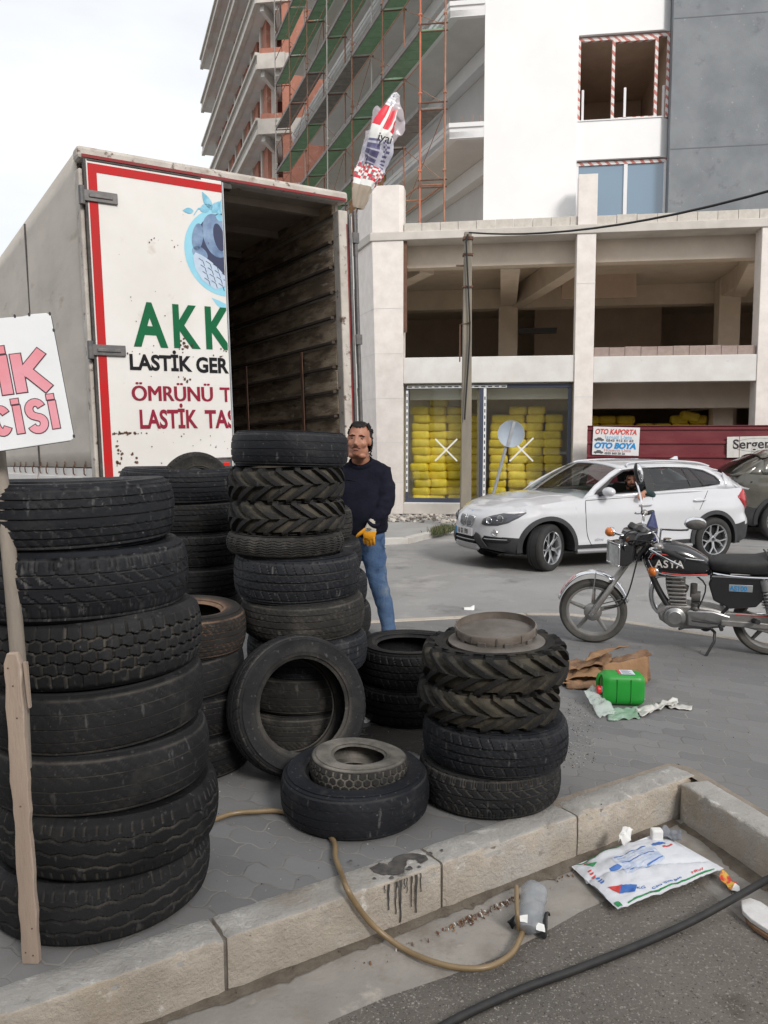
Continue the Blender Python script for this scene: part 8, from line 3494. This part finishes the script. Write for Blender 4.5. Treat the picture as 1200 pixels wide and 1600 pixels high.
# let it wrap the worn arris: runs down the face
mb = MB()
for x0, w, dz in ((606, .010, .10), (617, .008, .125), (624, .013, .165), (634, .006, .06), (641, .007, .12), (648, .012, .15), (655, .006, .075), (600, .005, .03), (630, .006, .04)):
    q = gr(x0, 1366 - (x0 - 600) * .30, .0)
    x = q.x
    p = Vector((x, kline(x))) - kn * .0022
    last = None
    ring = []
    n_ = 10
    for i in range(n_ + 1):
        t = i / n_
        z = .004 - dz * t
        off = -.0025 - .0012 * sin(pi * t)
        ww = w * (1 - .55 * t) * (1 + .3 * noise.noise(Vector((x * 50, 0, t * 5)))) * (1.5 if t > .9 else 1)
        j = .004 * noise.noise(Vector((x * 20, 3, t * 4)))
        c = Vector((p.x + j, p.y)) - kn * (.0005) + kn * 0
        ring.append([Vector((c.x - kd.x * ww / 2, c.y - kd.y * ww / 2, z)) - Vector((kn.x, kn.y, 0)) * .003, Vector((c.x, c.y, z)) - Vector((kn.x, kn.y, 0)) * .0055, Vector((c.x + kd.x * ww / 2, c.y + kd.y * ww / 2, z)) - Vector((kn.x, kn.y, 0)) * .003])
    mb.loft(ring, caps=False, closed=False)
o2 = mb.build('spill_runs', m_tar, o, recalc=False)
tag(o, 'spilt black liquid running down the kerb face in the foreground', 'spill')

# ------------------------------------------------------------------ rolled banner flapping at the lorry's corner
bn = thing('rolled_banner', 'wind twisted printed banner in clear plastic above the right corner of the lorry', 'banner')
BD = 8.35
mb = MB()
axp = [at(560, 326, BD), at(567, 296, BD), at(580, 262, BD + .05), at(590, 236, BD), at(594, 208, BD - .05), at(605, 184, BD), at(615, 158, BD + .03), at(623, 147, BD)]
axr = [.045, .095, .145, .135, .105, .085, .050, .018]
P_ = cat(axp, 9)
N_ = len(P_)
rings = []
nk = 36
for i, p in enumerate(P_):
    t = i / (N_ - 1) * (len(axr) - 1)
    k = min(int(t), len(axr) - 2)
    r_ = axr[k] + (axr[k + 1] - axr[k]) * (t - k)
    ax_ = P_[min(i + 1, N_ - 1)] - P_[max(i - 1, 0)]
    ring = ell(p, ax_, r_, r_ * .55, nk, (0, -1, 0))
    for q_ in range(nk):
        a = 2 * pi * q_ / nk
        ring[q_] = p + (ring[q_] - p) * (1 + .22 * sin(3 * a + i * .13) + .12 * sin(7 * a - i * .07) + .28 * noise.noise(ring[q_] * 6) + .12 * noise.noise(ring[q_] * 19))
    rings.append(ring)
for i in range(N_ - 1):
    v0 = len(mb.v)
    mb.v += rings[i] + rings[i + 1]
    t = i / (N_ - 1)
    for q_ in range(nk):
        a = q_ / nk                      # .5 .. 1 runs over the seen side
        mi = 0
        if t < .15:
            mi = 1
        elif t < .19:
            mi = 0
        elif t < .27:
            mi = (2 if (q_ * 7 + i * 5) % 9 < 3 else (4 if (q_ * 3 + i * 11) % 7 < 3 else 0))
        elif t < .52:
            if .06 < a < .27:
                mi = 3 if i % 4 < 3 else 5
            elif .33 < a < .46:
                mi = 3 if (i + q_) % 2 else 5
            else:
                mi = 5
        elif t < .60:
            mi = 0
        elif t < .78:
            mi = 2 if (.05 < a < .21 or .27 < a < .38) else 0
            if a > .42 and t < .70:
                mi = 2
        else:
            mi = 5 if (i % 3 == 0) else (3 if (i * 7 + q_ * 3) % 11 == 0 else 0)
        mb.f.append([v0 + q_, v0 + (q_ + 1) % nk, v0 + nk + (q_ + 1) % nk, v0 + nk + q_])
        mb.mi.append(mi)
fl = mb.build('banner_cloth', [m_white_paint, mat('raw_cloth', (.42, .36, .29), (.34, .28, .22), 8, .8), mat('banner_red', (.62, .02, .04), None, r=.4), mat('banner_violet', (.10, .09, .20), (.16, .15, .27), 20, .4), mat('banner_dark', (.16, .10, .12), (.30, .22, .24), 30, .5), mat('banner_lilac', (.46, .46, .56), (.58, .58, .66), 12, .4)], bn, smooth=55, weld=True)
for off, y0, wd in ((-1, 215, 34), (1, 205, 40)):
    pass
m_film = bpy.data.materials.new('clear_film')
m_film.use_nodes = True
_b = m_film.node_tree.nodes['Principled BSDF']
_b.inputs['Base Color'].default_value = (.62, .56, .60, 1)
_b.inputs['Roughness'].default_value = .2
_b.inputs['Alpha'].default_value = .46
crumple('plastic_wrap', quad(at(610, 164, BD), at(626, 150, BD), at(634, 206, BD + .05), at(602, 232, BD - .02)), 20, 20, .06, 7, m_film, .002, bn, 3, 60)
crumple('plastic_wrap', quad(at(604, 166, BD), at(588, 166, BD + .1), at(568, 226, BD + .1), at(588, 240, BD)), 20, 20, .06, 7, m_film, .002, bn, 9, 60)
crumple('plastic_wrap', quad(at(580, 205, BD), at(570, 206, BD + .05), at(552, 284, BD + .05), at(560, 288, BD)), 12, 16, .03, 7, m_film, .002, bn, 12, 60)
o = lettering('iyai', 17 * BD / 1250, Matrix.Identity(4), m_black_ink, fl, bold=.002, ext=.0008)
c0 = at(589, 218, BD - .13)
ax_ = (at(607, 180, BD) - at(592, 232, BD)).normalized()
xx = Vector((ax_.z, 0, -ax_.x)).normalized()
o.data.transform(Matrix(((xx.x, ax_.x, 0, c0.x), (xx.y, ax_.y, -1, c0.y), (xx.z, ax_.z, 0, c0.z), (0, 0, 0, 1))))
mb = MB()
mb.tube([at(551, 400, BD), at(556, 335, BD), at(566, 300, BD), at(590, 236, BD)], .009, 7)
mb.build('stick', m_rustdk, bn)

# ------------------------------------------------------------------ unseen workshop block, added behind the camera to shade the foreground
ws2 = thing('unseen_shade_block', 'plain two storey workshop block added out of view behind the camera to shade the foreground', 'building', (0, -9.0, 0))
mb = MB()
mb.box(-26, 26, -8, 0, -.2, 7.6)
mb.build('wall', m_beige, ws2)
mb = MB()
mb.box(-26.3, 26.3, -8.3, .3, 7.6, 7.85)
mb.build('roof_slab', m_paleconc, ws2)
for i in range(8):
    x = -24 + i * 6.2
    mb = MB()
    mb.box(x, x + 4.4, -.02, .03, -.2, 3.4)
    mb.build('shutter', m_galv, ws2)
    mb = MB()
    mb.box(x + .8, x + 3.4, -.02, .04, 4.6, 6.2)
    mb.build('window', m_sky_glass, ws2)
